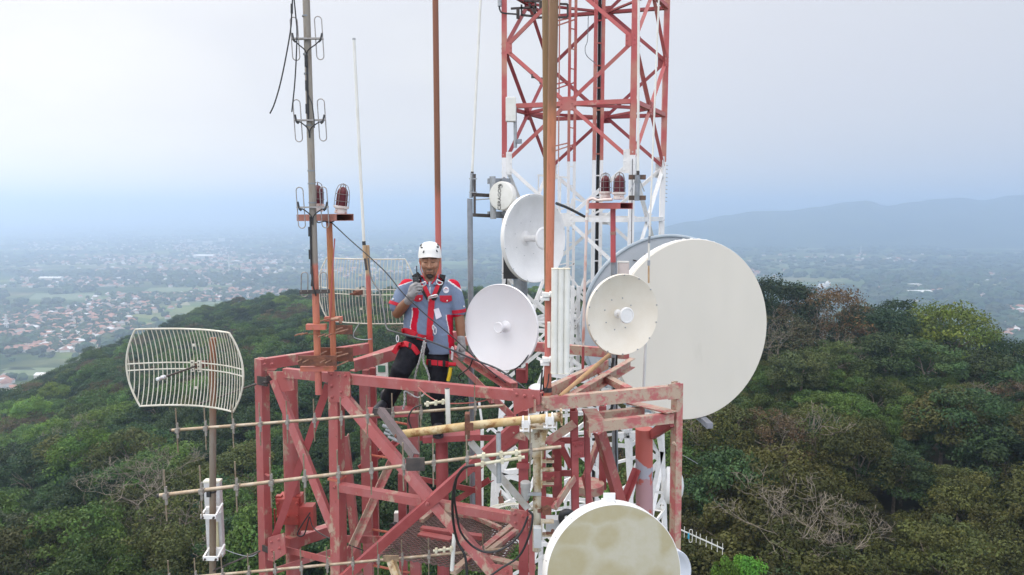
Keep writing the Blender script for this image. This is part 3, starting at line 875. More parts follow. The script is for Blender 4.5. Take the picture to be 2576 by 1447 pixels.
def C(n, cx, cy):
    """points read off eight enlarged crops of the photograph"""
    ox, oy = {1: (629, 0), 2: (629, 364.8), 3: (1195, 0), 4: (1195, 364.8), 5: (629, 729.5), 6: (629, 1076), 7: (1195, 729.5), 8: (1195, 1076)}[n]
    return ox + .2564 * cx, oy + .2564 * cy

ZT = -1.25
cL, cN, cR, cB = G(855, 937, ZT), G(1345, 995, ZT), G(1582, 896, ZT), G(1150, 850, ZT)
cLP, cRP = G(660, 910, ZT), G(1693, 968, ZT)
def face(a, b):
    n = V((b.y - a.y, a.x - b.x, 0)).normalized()
    if n.y > 0: n = -n
    return n
nLN, nLPL, nNR = face(cL, cN), face(cLP, cL), face(cN, cRP)
def F(x, y, k=0.0):      # on the front face, k metres proud of it
    return onplane(x, y, cL + nLN * k, cN + nLN * k)
def E(x, y, k=0.0):      # on the outrigger face at the left
    return onplane(x, y, cLP + nLPL * k, cL + nLPL * k)
def Q(x, y, k=0.0):      # on the outrigger face at the right
    return onplane(x, y, cN + nNR * k, cRP + nNR * k)

tower = thing("steel_tower", "red painted steel tower top with beams and braces under the worker", "tower", (cL + cN + cR + cB) / 4 - V((0, 0, 38)))
def beam(name, a, b, h=.075, w=.05, m=None, up=None, kind='channel', flip=1, t=None):
    mb = MB()
    if kind == 'channel': mb.channel(a, b, h, w, t, up, flip)
    elif kind == 'angle': mb.angle(a, b, h, t, up, flip)
    else: mb.bar(a, b, w, h, up)
    return mb.build(name, m or red_mat, tower)
up = V((0, 0, 1))
# --- top frame
mb = MB()
mb.channel(F(711, 939), F(1362, 1003), .075, .05, .008, up, -1 if (up.cross(F(1362, 1003) - F(711, 939))).dot(nLN) > 0 else 1)
for cx, cy in ((415, 1020), (490, 1035)): mb.bolt(F(*C(7, cx, cy), .012), nLN, .012)
mb.build("top_beam", red_mat, tower)
# left outrigger beam (receding to the back pole)
a1, a2 = P(662, 918, 5.72), P(935, 876, 6.45)
beam("top_beam", a1, a2, .095, .06, flip=1, t=.009)
mb = MB(); mb.box(a1 + V((.05, .02, -.045)), (.10, .07, .006)); mb.build("bracket_plate", red_mat, tower)
beam("top_beam", P(893, 922, 5.75), P(1152, 846, 6.85), .10, .07, flip=1, t=.009)
beam("top_beam", P(903, 905, 5.95), P(1010, 868, 6.55), .03, .05, kind='bar')
beam("top_beam", P(1150, 857, 6.85), P(1582, 893, 6.0), .085, .055, flip=1, t=.009, m=worn_mat)
# channel pair to the back right corner
beam("top_beam", P(1388, 986, 4.72), P(1531, 917, 5.65), .075, .045, flip=1, t=.008, m=worn_mat)
beam("top_beam", P(1421, 1008, 4.66), P(1584, 912, 5.9), .085, .05, flip=-1, t=.008, m=worn_mat)
beam("strut", P(1512, 945, 5.45), P(1582, 982, 5.0), .05, .06, kind='bar', m=worn_mat)
beam("strut", P(1440, 995, 4.95), P(1510, 985, 5.15), .012, .09, kind='bar', m=worn_mat)
# diagonal beams from the near corner to the back corner
beam("top_beam", P(1139, 874, 6.75), P(1302, 975, 4.85), .075, .055, flip=-1, t=.008)
beam("brace", P(1138, 893, 6.7), P(1300, 1050, 4.9), .06, kind='angle')
beam("brace", P(1195, 945, 6.2), P(1240, 1010, 5.9), .05, kind='angle')
# bolted gusset at the left corner
def gusset(pts, pl, nrm, t, bolts, m=red_mat, r=.013):
    mb = MB()
    mb.plate([pl(*p) for p in pts], nrm, t)
    for p in bolts: mb.bolt(pl(*p) + V(nrm) * t, nrm, r)
    return mb.build("gusset_plate", m, tower)
F2 = lambda x, y: F(x, y, .012)
gusset([C(5, 770, 800), C(5, 985, 803), C(5, 992, 1050), C(5, 945, 1100), C(5, 775, 1097)], F2, nLN, .012, [C(5, *p) for p in ((810, 825), (880, 830), (945, 838), (812, 938), (905, 1000), (815, 1048), (935, 1052))])
gusset([C(7, 378, 965), C(7, 640, 985), C(7, 640, 1120), C(7, 480, 1180), C(7, 385, 1230)], F2, nLN, .010, [C(7, *p) for p in ((415, 1020), (492, 1034), (580, 1042))])
E2 = lambda x, y: E(x, y, .0)
gusset([C(5, 170, 800), C(5, 320, 800), C(5, 440, 842), C(5, 440, 980), C(5, 330, 1000), C(5, 250, 900)], E2, nLPL, .012, [])
# columns of the front face
def column(x1, y1, x2, y2, pl, w, d=None, m=None, k=-.03, parent=tower):
    mb = MB()
    a, b = pl(x1, y1, k), pl(x2, y2, k)
    mb.bar(a, b, w, d or w, -nLN)
    return mb.build("column", m or red_mat, parent)
column(846, 960, 848, 1203, F, .088)
column(850, 1203, 853, 1520, F, .094)
mb = MB(); mb.box(F(848, 1203, -.03), (.105, .105, .016), (V((-nLN.y, nLN.x, 0)), nLN, V((0, 0, 1)))); mb.build("collar", orange_mat, tower)
mb = MB(); mb.bolt(F(*C(6, 830, 580), .017), nLN, .014, .016); mb.build("bolt", red_mat, tower)
beam("column", P(921, 930, 6.0), P(933, 1500, 6.0), .07, kind='bar', w=.055, m=red_mat)
beam("column", P(938, 925, 6.15), P(948, 1420, 6.15), .06, kind='bar', w=.05, m=dark_red_mat)
beam("column", P(1038, 970, 5.75), P(1048, 1520, 5.75), .09, kind='bar', w=.09, m=red_mat)
beam("column", P(1012, 1190, 6.0), P(1016, 1520, 6.0), .07, kind='bar', w=.07, m=dark_red_mat)
beam("column", P(1202, 1160, 5.6), P(1207, 1400, 5.6), .05, kind='bar', w=.05)
# columns under the near corner
beam("column", P(1316, 1030, 4.75), P(1318, 1540, 4.75), .085, kind='bar', w=.07, m=dark_red_mat)
beam("column", P(1338, 1300, 4.6), P(1338, 1540, 4.6), .05, kind='bar', w=.04)
beam("column", P(1372, 1095, 5.0), P(1374, 1300, 5.0), .07, kind='channel', w=.09, m=dark_red_mat)
beam("column", P(1400, 1095, 5.1), P(1402, 1260, 5.1), .07, kind='bar', w=.07, m=dark_red_mat)
beam("column", P(1452, 1030, 4.85), P(1456, 1330, 4.85), .11, kind='channel', w=.05, m=dark_red_mat)
beam("column", P(1475, 1040, 4.9), P(1481, 1300, 4.9), .05, kind='bar', w=.04, m=dark_red_mat)
beam("column", P(1515, 1020, 5.5), P(1515, 1230, 5.5), .06, kind='angle', m=dark_red_mat)
# posts of the two outriggers
rotz = Matrix.Rotation(R(-32), 3, 'Z')
axl = (rotz @ V((1, 0, 0)), rotz @ V((0, 1, 0)), V((0, 0, 1)))
mb = MB(); pa, pb = P(658, 902, 5.74), P(671, 1520, 5.74)
mb.section(pa, pb, [(-.045, -.04), (.045, -.04), (.045, .04), (-.045, .04)], axl[1])
mb.box(pa + V((.01, .0, -.01)), (.11, .012, .03), axl); mb.bolt(P(667, 916, 5.68), -axl[1], .012); mb.bolt(P(685, 916, 5.70), -axl[1], .012)
mb.bar(P(668, 1192, 5.7), P(677, 1197, 5.55), .018, .01)
mb.build("post", red_mat, tower)
mb = MB(); qa, qb = P(1696, 963, 4.9), P(1690, 1400, 4.9)
mb.channel(qa, qb, .085, .05, .008, nNR, 1)
for p_ in (C(7, 1970, 955), C(7, 1935, 1005), C(8, 1948, 152)): mb.bolt(P(*p_, 4.855), nNR, .015, .018)
mb.build("post", worn_mat, tower)
mb = MB(); mb.plate([Q(*C(7, 1895, 925), .0), Q(*C(7, 2008, 908), .0), Q(*C(7, 2008, 1060), .0), Q(*C(7, 1895, 1075), .0)], nNR, .012); mb.build("gusset_plate", worn_mat, tower)
# right outrigger: upper and lower rails
mb = MB(); mb.channel(Q(1347, 1020, .015), Q(1686, 988, .015), .092, .05, .009, up, 1)
for p_ in ((660, 1107), (702, 1150)): mb.bolt(Q(*C(7, *p_), .022), nNR, .014, .014)
mb.build("top_beam", worn_mat, tower)
mb = MB(); mb.plate([P(*C(7, 535, 1050), 4.62), P(*C(7, 598, 1078), 4.50), P(*C(7, 598, 1205), 4.50), P(*C(7, 535, 1215), 4.62)], (-1, .2, 0), .008); mb.build("bracket_plate", worn_mat, tower)
beam("rail", P(1482, 1077, 4.62), P(1696, 1053, 4.86), .075, .05, flip=1, m=worn_mat, t=.008)
beam("rail", P(1508, 1049, 4.95), P(1622, 1035, 5.1), .06, .045, flip=1, m=worn_mat, t=.008)
beam("rail", P(1482, 1030, 4.98), P(1500, 1057, 4.66), .012, .11, kind='bar', m=worn_mat)
beam("rail", P(1470, 1050, 4.95), P(1484, 1085, 4.62), .09, .012, kind='bar', m=worn_mat)
beam("rail", P(1588, 1013, 5.2), P(1690, 1037, 4.82), .010, .10, kind='bar', m=worn_mat)
beam("brace", P(1690, 1062, 4.9), P(1640, 1094, 5.3), .07, .04, kind='bar', m=dark_red_mat)
# --- pipe legs
def pipe_leg(x1, y1, x2, y2, d, r, m=red_mat, fl=()):
    mb = MB(); a, b = P(x1, y1, d), P(x2, y2, d)
    mb.tube([a, b], r, 28)
    for yy in fl:
        p = a + (b - a) * ((yy - y1) / (y2 - y1))
        mb.lathe(p - V((0, 0, .02)), (0, 0, 1), [(r * 1.0, -.06), (r * 1.12, -.05), (r * 1.12, .05), (r * 1.0, .06)], 28)
    return mb.build("leg", m, tower)
pipe_leg(728, 935, 742, 1540, 5.95, .069, fl=(1350,))
pipe_leg(1111, 1103, 1117, 1540, 5.66, .053, m=dark_red_mat)
m, nt, b = newmat("peeling_leg_paint")
tc = nt('ShaderNodeTexCoord'); sx = nt('ShaderNodeSeparateXYZ', {0: tc.outputs['Object']})
nz = nt('ShaderNodeTexNoise', {'Vector': tc.outputs['Object'], 'Scale': 7.0, 'Detail': 6.0})
hgt = nt.math('ADD', sx.outputs[2], nt.math('MULTIPLY_ADD', nz.outputs[0], .45, -.22))
PEEL = (b, nt, hgt)
peel_mat = m
leg_r = pipe_leg(1620, 1078, 1622, 1540, 5.35, .069, m=peel_mat)
zr = P(1620, 1160, 5.35).z - W["steel_tower"].z
fac = nt.ramp(nt.math('MULTIPLY_ADD', hgt, -3.2, 3.2 * zr + .5), [(.46, 0.0), (.50, 1.0), (.98, 1.0), (1.0, .5)])
nz2 = nt('ShaderNodeTexNoise', {'Vector': tc.outputs['Object'], 'Scale': 9.0, 'Detail': 4.0})
fac = nt.math('MULTIPLY', fac, nt.ramp(nz2.outputs[0], [(.36, 0.0), (.40, 1.0)]))
nt.l.new(nt.mix(fac, (0.46, 0.12, 0.10, 1), (0.36, 0.37, 0.44, 1)), b.inputs['Base Color']); b.inputs['Roughness'].default_value = .55
# flange with bolts and a junction on the left leg
mb = MB(); fp = P(733, 1272, 5.95)
mb.box(fp + V((0, -.02, .03)), (.20, .17, .15)); mb.box(fp + V((.02, -.03, -.08)), (.15, .16, .10))
for dx in (-.085, .0, .085):
    for dz in (.07, -.05): mb.bolt(fp + V((dx, -.105, dz)), (0, -1, 0), .016, .018)
for dx in (-.09, .09): mb.bar(fp + V((dx, -.05, .12)), fp + V((dx, -.05, .05)), .05)
mb.bar(fp + V((-.13, -.07, 0)), fp + V((-.13, -.07, -.2)), .012)
mb.box(fp + V((.16, -.05, -.08)), (.13, .10, .22))
mb.build("flange", mat("flange_red", (0.40, 0.065, 0.055, 1), (0.30, 0.06, 0.05, 1), scale=9, rough=.5), tower)
# --- joint plates with bolts
E3 = lambda x, y: E(x, y, .006)
F3 = lambda x, y: F(x, y, .05)
gusset([(676, 1352), (716, 1340), (722, 1392), (690, 1412), (676, 1408)], E3, nLPL, .010, [(686, 1362), (704, 1356), (688, 1384), (706, 1378), (690, 1400)], m=red_mat)
gusset([(1286, 1278), (1326, 1286), (1326, 1336), (1300, 1330), (1286, 1318)], F3, nLN, .010, [(1296, 1292), (1316, 1297), (1298, 1314), (1316, 1324)], m=red_mat)
gusset([(1268, 1046), (1322, 1052), (1322, 1108), (1286, 1100)], F3, nLN, .010, [(1284, 1062), (1308, 1066), (1296, 1086), (1314, 1096)], m=worn_mat)
gusset([(1238, 1418), (1290, 1424), (1290, 1470), (1238, 1464)], F3, nLN, .010, [(1250, 1432), (1276, 1436)], m=red_mat)
gusset([(1440, 1110), (1470, 1108), (1470, 1150), (1440, 1152)], lambda x, y: P(x, y, 4.79), nLN, .010, [(1448, 1119), (1462, 1117), (1449, 1142), (1462, 1140)], m=dark_red_mat)
gusset([(1362, 1188), (1410, 1186), (1410, 1222), (1362, 1224)], lambda x, y: P(x, y, 4.93), nLN, .010, [(1374, 1198), (1396, 1197), (1374, 1214), (1396, 1213)], m=dark_red_mat)
# --- braces
def brace(pts, pl, w, m=None, k=0.0, kind='angle', flip=1):
    mb = MB()
    a, b = pl(*pts[0], k), pl(*pts[1], k)
    if kind == 'angle': mb.angle(a, b, w, .008, V((0, 1, 0)), flip)
    else: mb.bar(a, b, w, .012, V((0, 1, 0)))
    return mb.build("brace", m or red_mat, tower)
brace(((868, 1003), (1275, 1480)), F, .075, k=.02, m=red_mat, kind='angle')
brace(((840, 1475), (1310, 1062)), F, .070, k=.045, m=dark_red_mat)
mb = MB(); mb.bolt(F(1076, 1267, .085), nLN, .016, .016); mb.build("bolt", red_mat, tower)
brace(((856, 1225), (1318, 1307)), F, .062, k=.0, m=red_mat)
brace(((690, 955), (840, 1335)), E, .06, k=.0)
brace(((828, 965), (686, 1372)), E, .06, k=-.05, m=dark_red_mat, flip=-1)
for pts, d1, d2, w, m in (
    (((866, 1095), (900, 1410)), 5.6, 5.7, .065, red_mat), (((990, 1150), (866, 1420)), 6.0, 5.4, .055, worn_mat),
    (((1000, 1110), (905, 1180)), 6.3, 6.1, .05, dark_red_mat), (((688, 1371), (838, 1408)), 5.75, 5.4, .055, red_mat),
    (((688, 1434), (838, 1384)), 5.75, 5.9, .055, red_mat), (((862, 1352), (1030, 1356)), 5.8, 5.7, .065, red_mat),
    (((858, 1385), (905, 1447)), 5.4, 5.6, .05, worn_mat), (((905, 1420), (1000, 1360)), 5.5, 5.6, .05, worn_mat),
    (((1020, 1100), (1300, 1100)), 6.6, 6.2, .055, dark_red_mat), (((1060, 1203), (1200, 1232)), 6.3, 5.9, .05, dark_red_mat),
    (((1140, 1264), (1235, 1205)), 6.2, 5.9, .05, dark_red_mat), (((1195, 1180), (1320, 1092)), 5.7, 5.2, .05, dark_red_mat),
    (((1205, 1320), (1160, 1385)), 6.0, 5.8, .05, worn_mat),
    (((1408, 1108), (1441, 1175)), 5.0, 4.95, .05, dark_red_mat), (((1471, 1195), (1510, 1085)), 5.2, 5.4, .06, red_mat), (((1471, 1195), (1490, 1265)), 5.2, 5.1, .045, red_mat),
    (((1508, 1085), (1560, 1265)), 5.15, 5.25, .075, red_mat), (((1602, 1180), (1565, 1272)), 5.3, 5.25, .05, dark_red_mat),
    (((1375, 1110), (1445, 1062)), 4.8, 4.8, .06, worn_mat), (((1390, 1275), (1440, 1200)), 4.6, 4.8, .055, worn_mat),
    (((1360, 1107), (1420, 1118)), 4.8, 4.8, .035, dark_red_mat), (((1359, 1255), (1400, 1260)), 4.7, 4.7, .06, red_mat),
    (((1400, 1106), (1480, 1106)), 5.2, 5.2, .05, dark_red_mat), (((1412, 1188), (1440, 1188)), 5.2, 5.2, .05, dark_red_mat),
    (((1300, 1170), (1332, 1170)), 4.7, 4.7, .04, dark_red_mat)):
    beam("brace", P(*pts[0], d1), P(*pts[1], d2), w, kind='angle', m=m, t=.008)
beam("brace", P(720, 1368, 5.8), P(836, 1330, 6.3), .10, .09, kind='bar')
# ladder between the inner columns
lad = MB(); lad.bar(P(909, 960, 6.0), P(921, 1500, 6.0), .03, .05)
lad = lad.build("ladder", red_mat, tower)
for (x1, y1, x2, y2) in ((921, 1143, 983, 1153), (924, 1241, 985, 1254), (926, 1330, 1030, 1349), (930, 1421, 1030, 1441), (985, 1060, 1026, 1068)):
    MB().tube([P(x1, y1, 6.0), P(x2, y2, 5.95)], .011, 8).build("rung", orange_mat, lad)
# expanded metal platform
gz = CAM.z - 2.62
mb = MB()
o0 = G(1085, 1270, -2.62); ux = (G(1345, 1303, -2.62) - o0); L_ = ux.length; ux.normalize()
uy = V((-ux.y, ux.x, 0)); uy = uy if uy.y < 0 else -uy
nx_, ny_ = int(L_ / .052), 46
for j in range(ny_):
    for i in range(nx_):
        s_ = (i + (.5 if j % 2 else 0)) * .052
        p0 = o0 + ux * s_ + uy * (j * .021)
        if p0.x > 0.30: continue
        for sg in (-1, 1):
            p1 = p0 + ux * (.026 * sg) + uy * .021
            mb.bar(p0, p1, .004, .012)
mb.build("platform_grating", mat("grating_paint", (.13, .085, .08, 1), (.18, .12, .115, 1), scale=12, rough=.6), tower)
for p_, q_, w, m in ((G(1073, 1283, -2.6), G(1345, 1318, -2.6), .05, worn_mat), (G(1060, 1330, -2.6), G(1215, 1352, -2.6), .05, red_mat), (G(1200, 1395, -2.6), G(1330, 1290, -2.6), .05, worn_mat), (G(1215, 1400, -2.6), G(1345, 1300, -2.6), .04, worn_mat), (G(1055, 1345, -2.62), G(1135, 1360, -2.62), .07, red_mat), (G(1180, 1395, -2.62), G(1345, 1432, -2.62), .06, worn_mat), (G(1170, 1290, -2.59), G(1260, 1330, -2.59), .03, worn_mat), (G(1060, 1310, -2.6), G(1110, 1272, -2.6), .04, worn_mat), (G(1140, 1440, -2.62), G(1180, 1405, -2.62), .05, worn_mat)):
    beam("platform_beam", p_, q_, .035, w, kind='bar', m=m)
mb = MB(); mb.tube([G(1480, 1235, -2.3) + V((0, 0, 0)), G(1480, 1235, -2.3) + V((0, 0, .07))], .13, 24); mb.build("cap_plate", worn_mat, tower)
# lower storeys of the tower
foot = CAM.z - 40
for (x, y_, d, mm) in ((742, 1540, 5.95, red_mat), (1117, 1540, 5.66, dark_red_mat), (1622, 1540, 5.35, red_mat), (1400, 1560, 4.9, red_mat)):
    p = P(x, y_, d); MB().tube([p, V((p.x, p.y, foot))], .072, 16).build("leg", mm, tower)
corners = [P(742, 1540, 5.95), P(1400, 1560, 4.9), P(1622, 1540, 5.35), P(1118, 1540, 6.9)]
for k in range(9):
    z0 = CAM.z - 4.2 - k * 3.6
    for i in range(4):
        a_, b_ = corners[i], corners[(i + 1) % 4]
        beam("brace", V((a_.x, a_.y, z0)), V((b_.x, b_.y, z0)), .08, kind='angle', m=red_mat if k % 4 < 2 else white_paint)
        beam("brace", V((a_.x, a_.y, z0)), V((b_.x, b_.y, z0 - 3.6)), .07, kind='angle', m=red_mat if k % 4 < 2 else white_paint)

# ================================================================== LATTICE TOWER BEHIND
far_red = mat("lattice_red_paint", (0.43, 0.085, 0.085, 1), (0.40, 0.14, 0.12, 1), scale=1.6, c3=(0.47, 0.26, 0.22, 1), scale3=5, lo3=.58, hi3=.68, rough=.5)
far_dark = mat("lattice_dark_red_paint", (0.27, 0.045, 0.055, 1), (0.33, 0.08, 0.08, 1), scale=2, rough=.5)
m, nt, b = newmat("lattice_leg_paint")
tc = nt('ShaderNodeTexCoord'); geo = nt('ShaderNodeNewGeometry'); sx = nt('ShaderNodeSeparateXYZ', {0: geo.outputs['Position']})
n1 = nt('ShaderNodeTexNoise', {'Vector': geo.outputs['Position'], 'Scale': 2.2, 'Detail': 5.0})
n2 = nt('ShaderNodeTexNoise', {'Vector': geo.outputs['Position'], 'Scale': 16.0, 'Detail': 7.0, 'Roughness': .7})
redc = nt.mix(nt.ramp(n1.outputs[0], [(.45, 0.0), (.6, 1.0)]), (0.43, 0.085, 0.085, 1), (0.44, 0.20, 0.15, 1))
whc = nt.mix(nt.ramp(n2.outputs[0], [(.62, 0.0), (.66, 1.0)]), (0.76, 0.76, 0.77, 1), (0.30, 0.24, 0.20, 1))
isred = nt.math('GREATER_THAN', sx.outputs[2], CAM.z + .80)
isred2 = nt.math('LESS_THAN', sx.outputs[2], CAM.z - 7.0)
nt.l.new(nt.mix(nt.math('MAXIMUM', isred, isred2), whc, redc), b.inputs['Base Color']); b.inputs['Roughness'].default_value = .5
leg_mat = m
fFL, fFR, fBR = V((-.115, 10.5, 0)), V((1.736, 10.0, 0)), V((2.49, 11.4, 0))
fBL = fFL + fBR - fFR
fc = [fFL, fFR, fBR, fBL]; fctr = sum(fc, V((0, 0, 0))) / 4
PANEL = 1.69; ZN = CAM.z + 1.56 - PANEL * 3       # a level with horizontals
def lp(i, z):
    """corner of the lattice tower at height z: straight above, spreading below"""
    rel = z - CAM.z
    k = 1.0 if rel > -2.2 else 1.0 + (-2.2 - rel) * .045
    q = fctr + (fc[i] - fctr) * k
    return V((q.x, q.y, z))
lattice = thing("lattice_tower", "tall lattice tower, red above and white below, behind the dishes", "tower", (fctr.x, fctr.y, CAM.z - 39))
def lpart(name, mb, m): return mb.build(name, m, lattice)
ztop = CAM.z + 6.0
for i in range(4):
    mb = MB(); zz = [ztop, CAM.z - 2.2, CAM.z - 38]
    for z1, z0 in zip(zz, zz[1:]):
        a_, b_ = lp(i, z0), lp(i, z1)
        mb.angle(a_, b_, .080, .012, (fctr - V((a_.x, a_.y, 0))).normalized() if False else V((0, 1, 0)), 1)
    lpart("leg", mb, leg_mat)
def mid(i, z): return (lp(i, z) + lp((i + 1) % 4, z)) / 2
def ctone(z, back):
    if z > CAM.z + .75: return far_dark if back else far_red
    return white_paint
def gpl(c, i, w, h, m, off=.02):
    a_, b_ = fc[i], fc[(i + 1) % 4]
    u = (b_ - a_).normalized(); n = V((u.y, -u.x, 0))
    if n.dot(fctr - V((c.x, c.y, 0))) > 0: n = -n
    mb = MB(); q = c + n * off
    mb.plate([q - u * w - V((0, 0, h)), q + u * w - V((0, 0, h)), q + u * w + V((0, 0, h)), q - u * w + V((0, 0, h))], n, .012)
    for su in (-.75, .75):
        for sv in (-.75, 0, .75): mb.bolt(q + u * w * su + V((0, 0, h * sv)) + n * .012, n, .011)
    mb.build("gusset_plate", m, lattice)
lv = [ZN + PANEL * k for k in range(-3, 6)]
for z in lv:
    detail = CAM.z - 3.0 < z < CAM.z + 4.5
    for i in range(4):
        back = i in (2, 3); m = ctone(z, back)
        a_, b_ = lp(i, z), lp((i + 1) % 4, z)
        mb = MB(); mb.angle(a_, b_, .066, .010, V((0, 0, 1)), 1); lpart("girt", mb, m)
        mm = mid(i, z)
        for zz in (z + PANEL / 2, z - PANEL / 2):
            for j in (i, (i + 1) % 4):
                mb = MB(); mb.angle(mm, lp(j, zz), .054, .008, V((0, 1, 0)), 1)
                zc = (z + zz) / 2
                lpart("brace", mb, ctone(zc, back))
        if detail: gpl(mm, i, .105 if not back else .08, .10, m)
        if detail:
            for j in (i, (i + 1) % 4):
                pj = lp(j, z + PANEL / 2); w_ = .075
                u = (mm - V((pj.x, pj.y, z))).normalized()
                hi = .17 if abs(z + PANEL / 2 - CAM.z - .715) < .2 else .085
                gpl(V((pj.x, pj.y, z + PANEL / 2)) + u * .05, i, w_, hi, ctone(z + PANEL / 2 - .1, back))
    # plan bracing
    for i, j in ((0, 2), (1, 3)):
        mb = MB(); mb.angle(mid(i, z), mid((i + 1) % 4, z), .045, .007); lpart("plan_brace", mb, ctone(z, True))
        mb = MB(); mb.angle(mid(j, z), mid((j + 1) % 4, z), .045, .007); lpart("plan_brace", mb, ctone(z, True))
# deeper storeys, wide apart
zs = [lv[0] - PANEL / 2 - 2.6 * k for k in range(0, 11)]
for z in zs:
    for i in range(4):
        mb = MB(); mb.angle(lp(i, z), lp((i + 1) % 4, z), .07, .01, V((0, 0, 1)))
        mb.angle(lp(i, z), lp((i + 1) % 4, z - 2.6), .06, .01, V((0, 1, 0))); mb.angle(lp((i + 1) % 4, z), lp(i, z - 2.6), .06, .01, V((0, 1, 0)))
        lpart("brace", mb, white_paint if z > CAM.z - 9 else far_red)
# cable run with rungs and cables, ladder with cage hoops
def at_px(x1, y1, x2, y2, d): return P(x1, y1, d), P(x2, y2, d)
run = MB()
for xa in (1500, 1519):
    a_ = P(xa, -20, 11.0); run.bar(V((a_.x, a_.y, ztop)), V((a_.x, a_.y, CAM.z - 8)), .052, .07, V((0, 1, 0)))
run = lpart("cable_tray", run, leg_mat)
a_ = P(1509, 0, 11.0)
mb = MB()
z = ztop
while z > CAM.z - 8:
    mb.bar(V((a_.x - .055, a_.y, z)), V((a_.x + .055, a_.y, z)), .02); z -= .34
mb.build("rung", leg_mat, run)
mb = MB()
for dx in (-.012, .012):
    mb.tube([V((a_.x + dx, a_.y + .03, ztop)), V((a_.x + dx + .01, a_.y + .045, CAM.z + 1)), V((a_.x + dx, a_.y + .03, CAM.z - 8))], .014, 6)
mb.build("cable", black_mat, run)
lad = MB()
l0, l1 = P(1434, 0, 11.3), P(1449, 0, 11.3)
for q in (l0, l1): lad.bar(V((q.x, q.y, ztop)), V((q.x, q.y, CAM.z - 12)), .044, .05)
lad = lpart("ladder", lad, leg_mat)
mb = MB(); z = ztop
while z > CAM.z - 12:
    mb.bar(V((l0.x, l0.y, z)), V((l1.x, l1.y, z - .02)), .016); z -= .31
mb.build("rung", leg_mat, lad)
mb = MB()
h0 = P(1408, 0, 11.3); mb.bar(V((h0.x, h0.y, ztop)), V((h0.x, h0.y, CAM.z - 12)), .02)
z = ztop
while z > CAM.z - 12:
    mb.bar(V((h0.x - .06, h0.y, z - .05)), V((l0.x, l0.y, z)), .025, .02); mb.bar(V((h0.x - .06, h0.y - .02, z - .13)), V((l1.x, l1.y, z - .02)), .02, .02); z -= .98
mb.build("cage", leg_mat, lad)
# rest frame of white bars and thin rails halfway
for (x1, y1, x2, y2, d, w) in ((1352, 441, 1430, 447, 10.8, .03), (1355, 443, 1354, 490, 10.8, .025), (1410, 447, 1408, 540, 10.8, .03), (1440, 545, 1600, 546, 10.6, .03), (1445, 500, 1480, 512, 10.9, .03), (1440, 500, 1432, 545, 10.9, .03), (1480, 545, 1530, 520, 10.9, .03)):
    MB().bar(P(x1, y1, d), P(x2, y2, d), w).build("rail", white_paint, lattice)
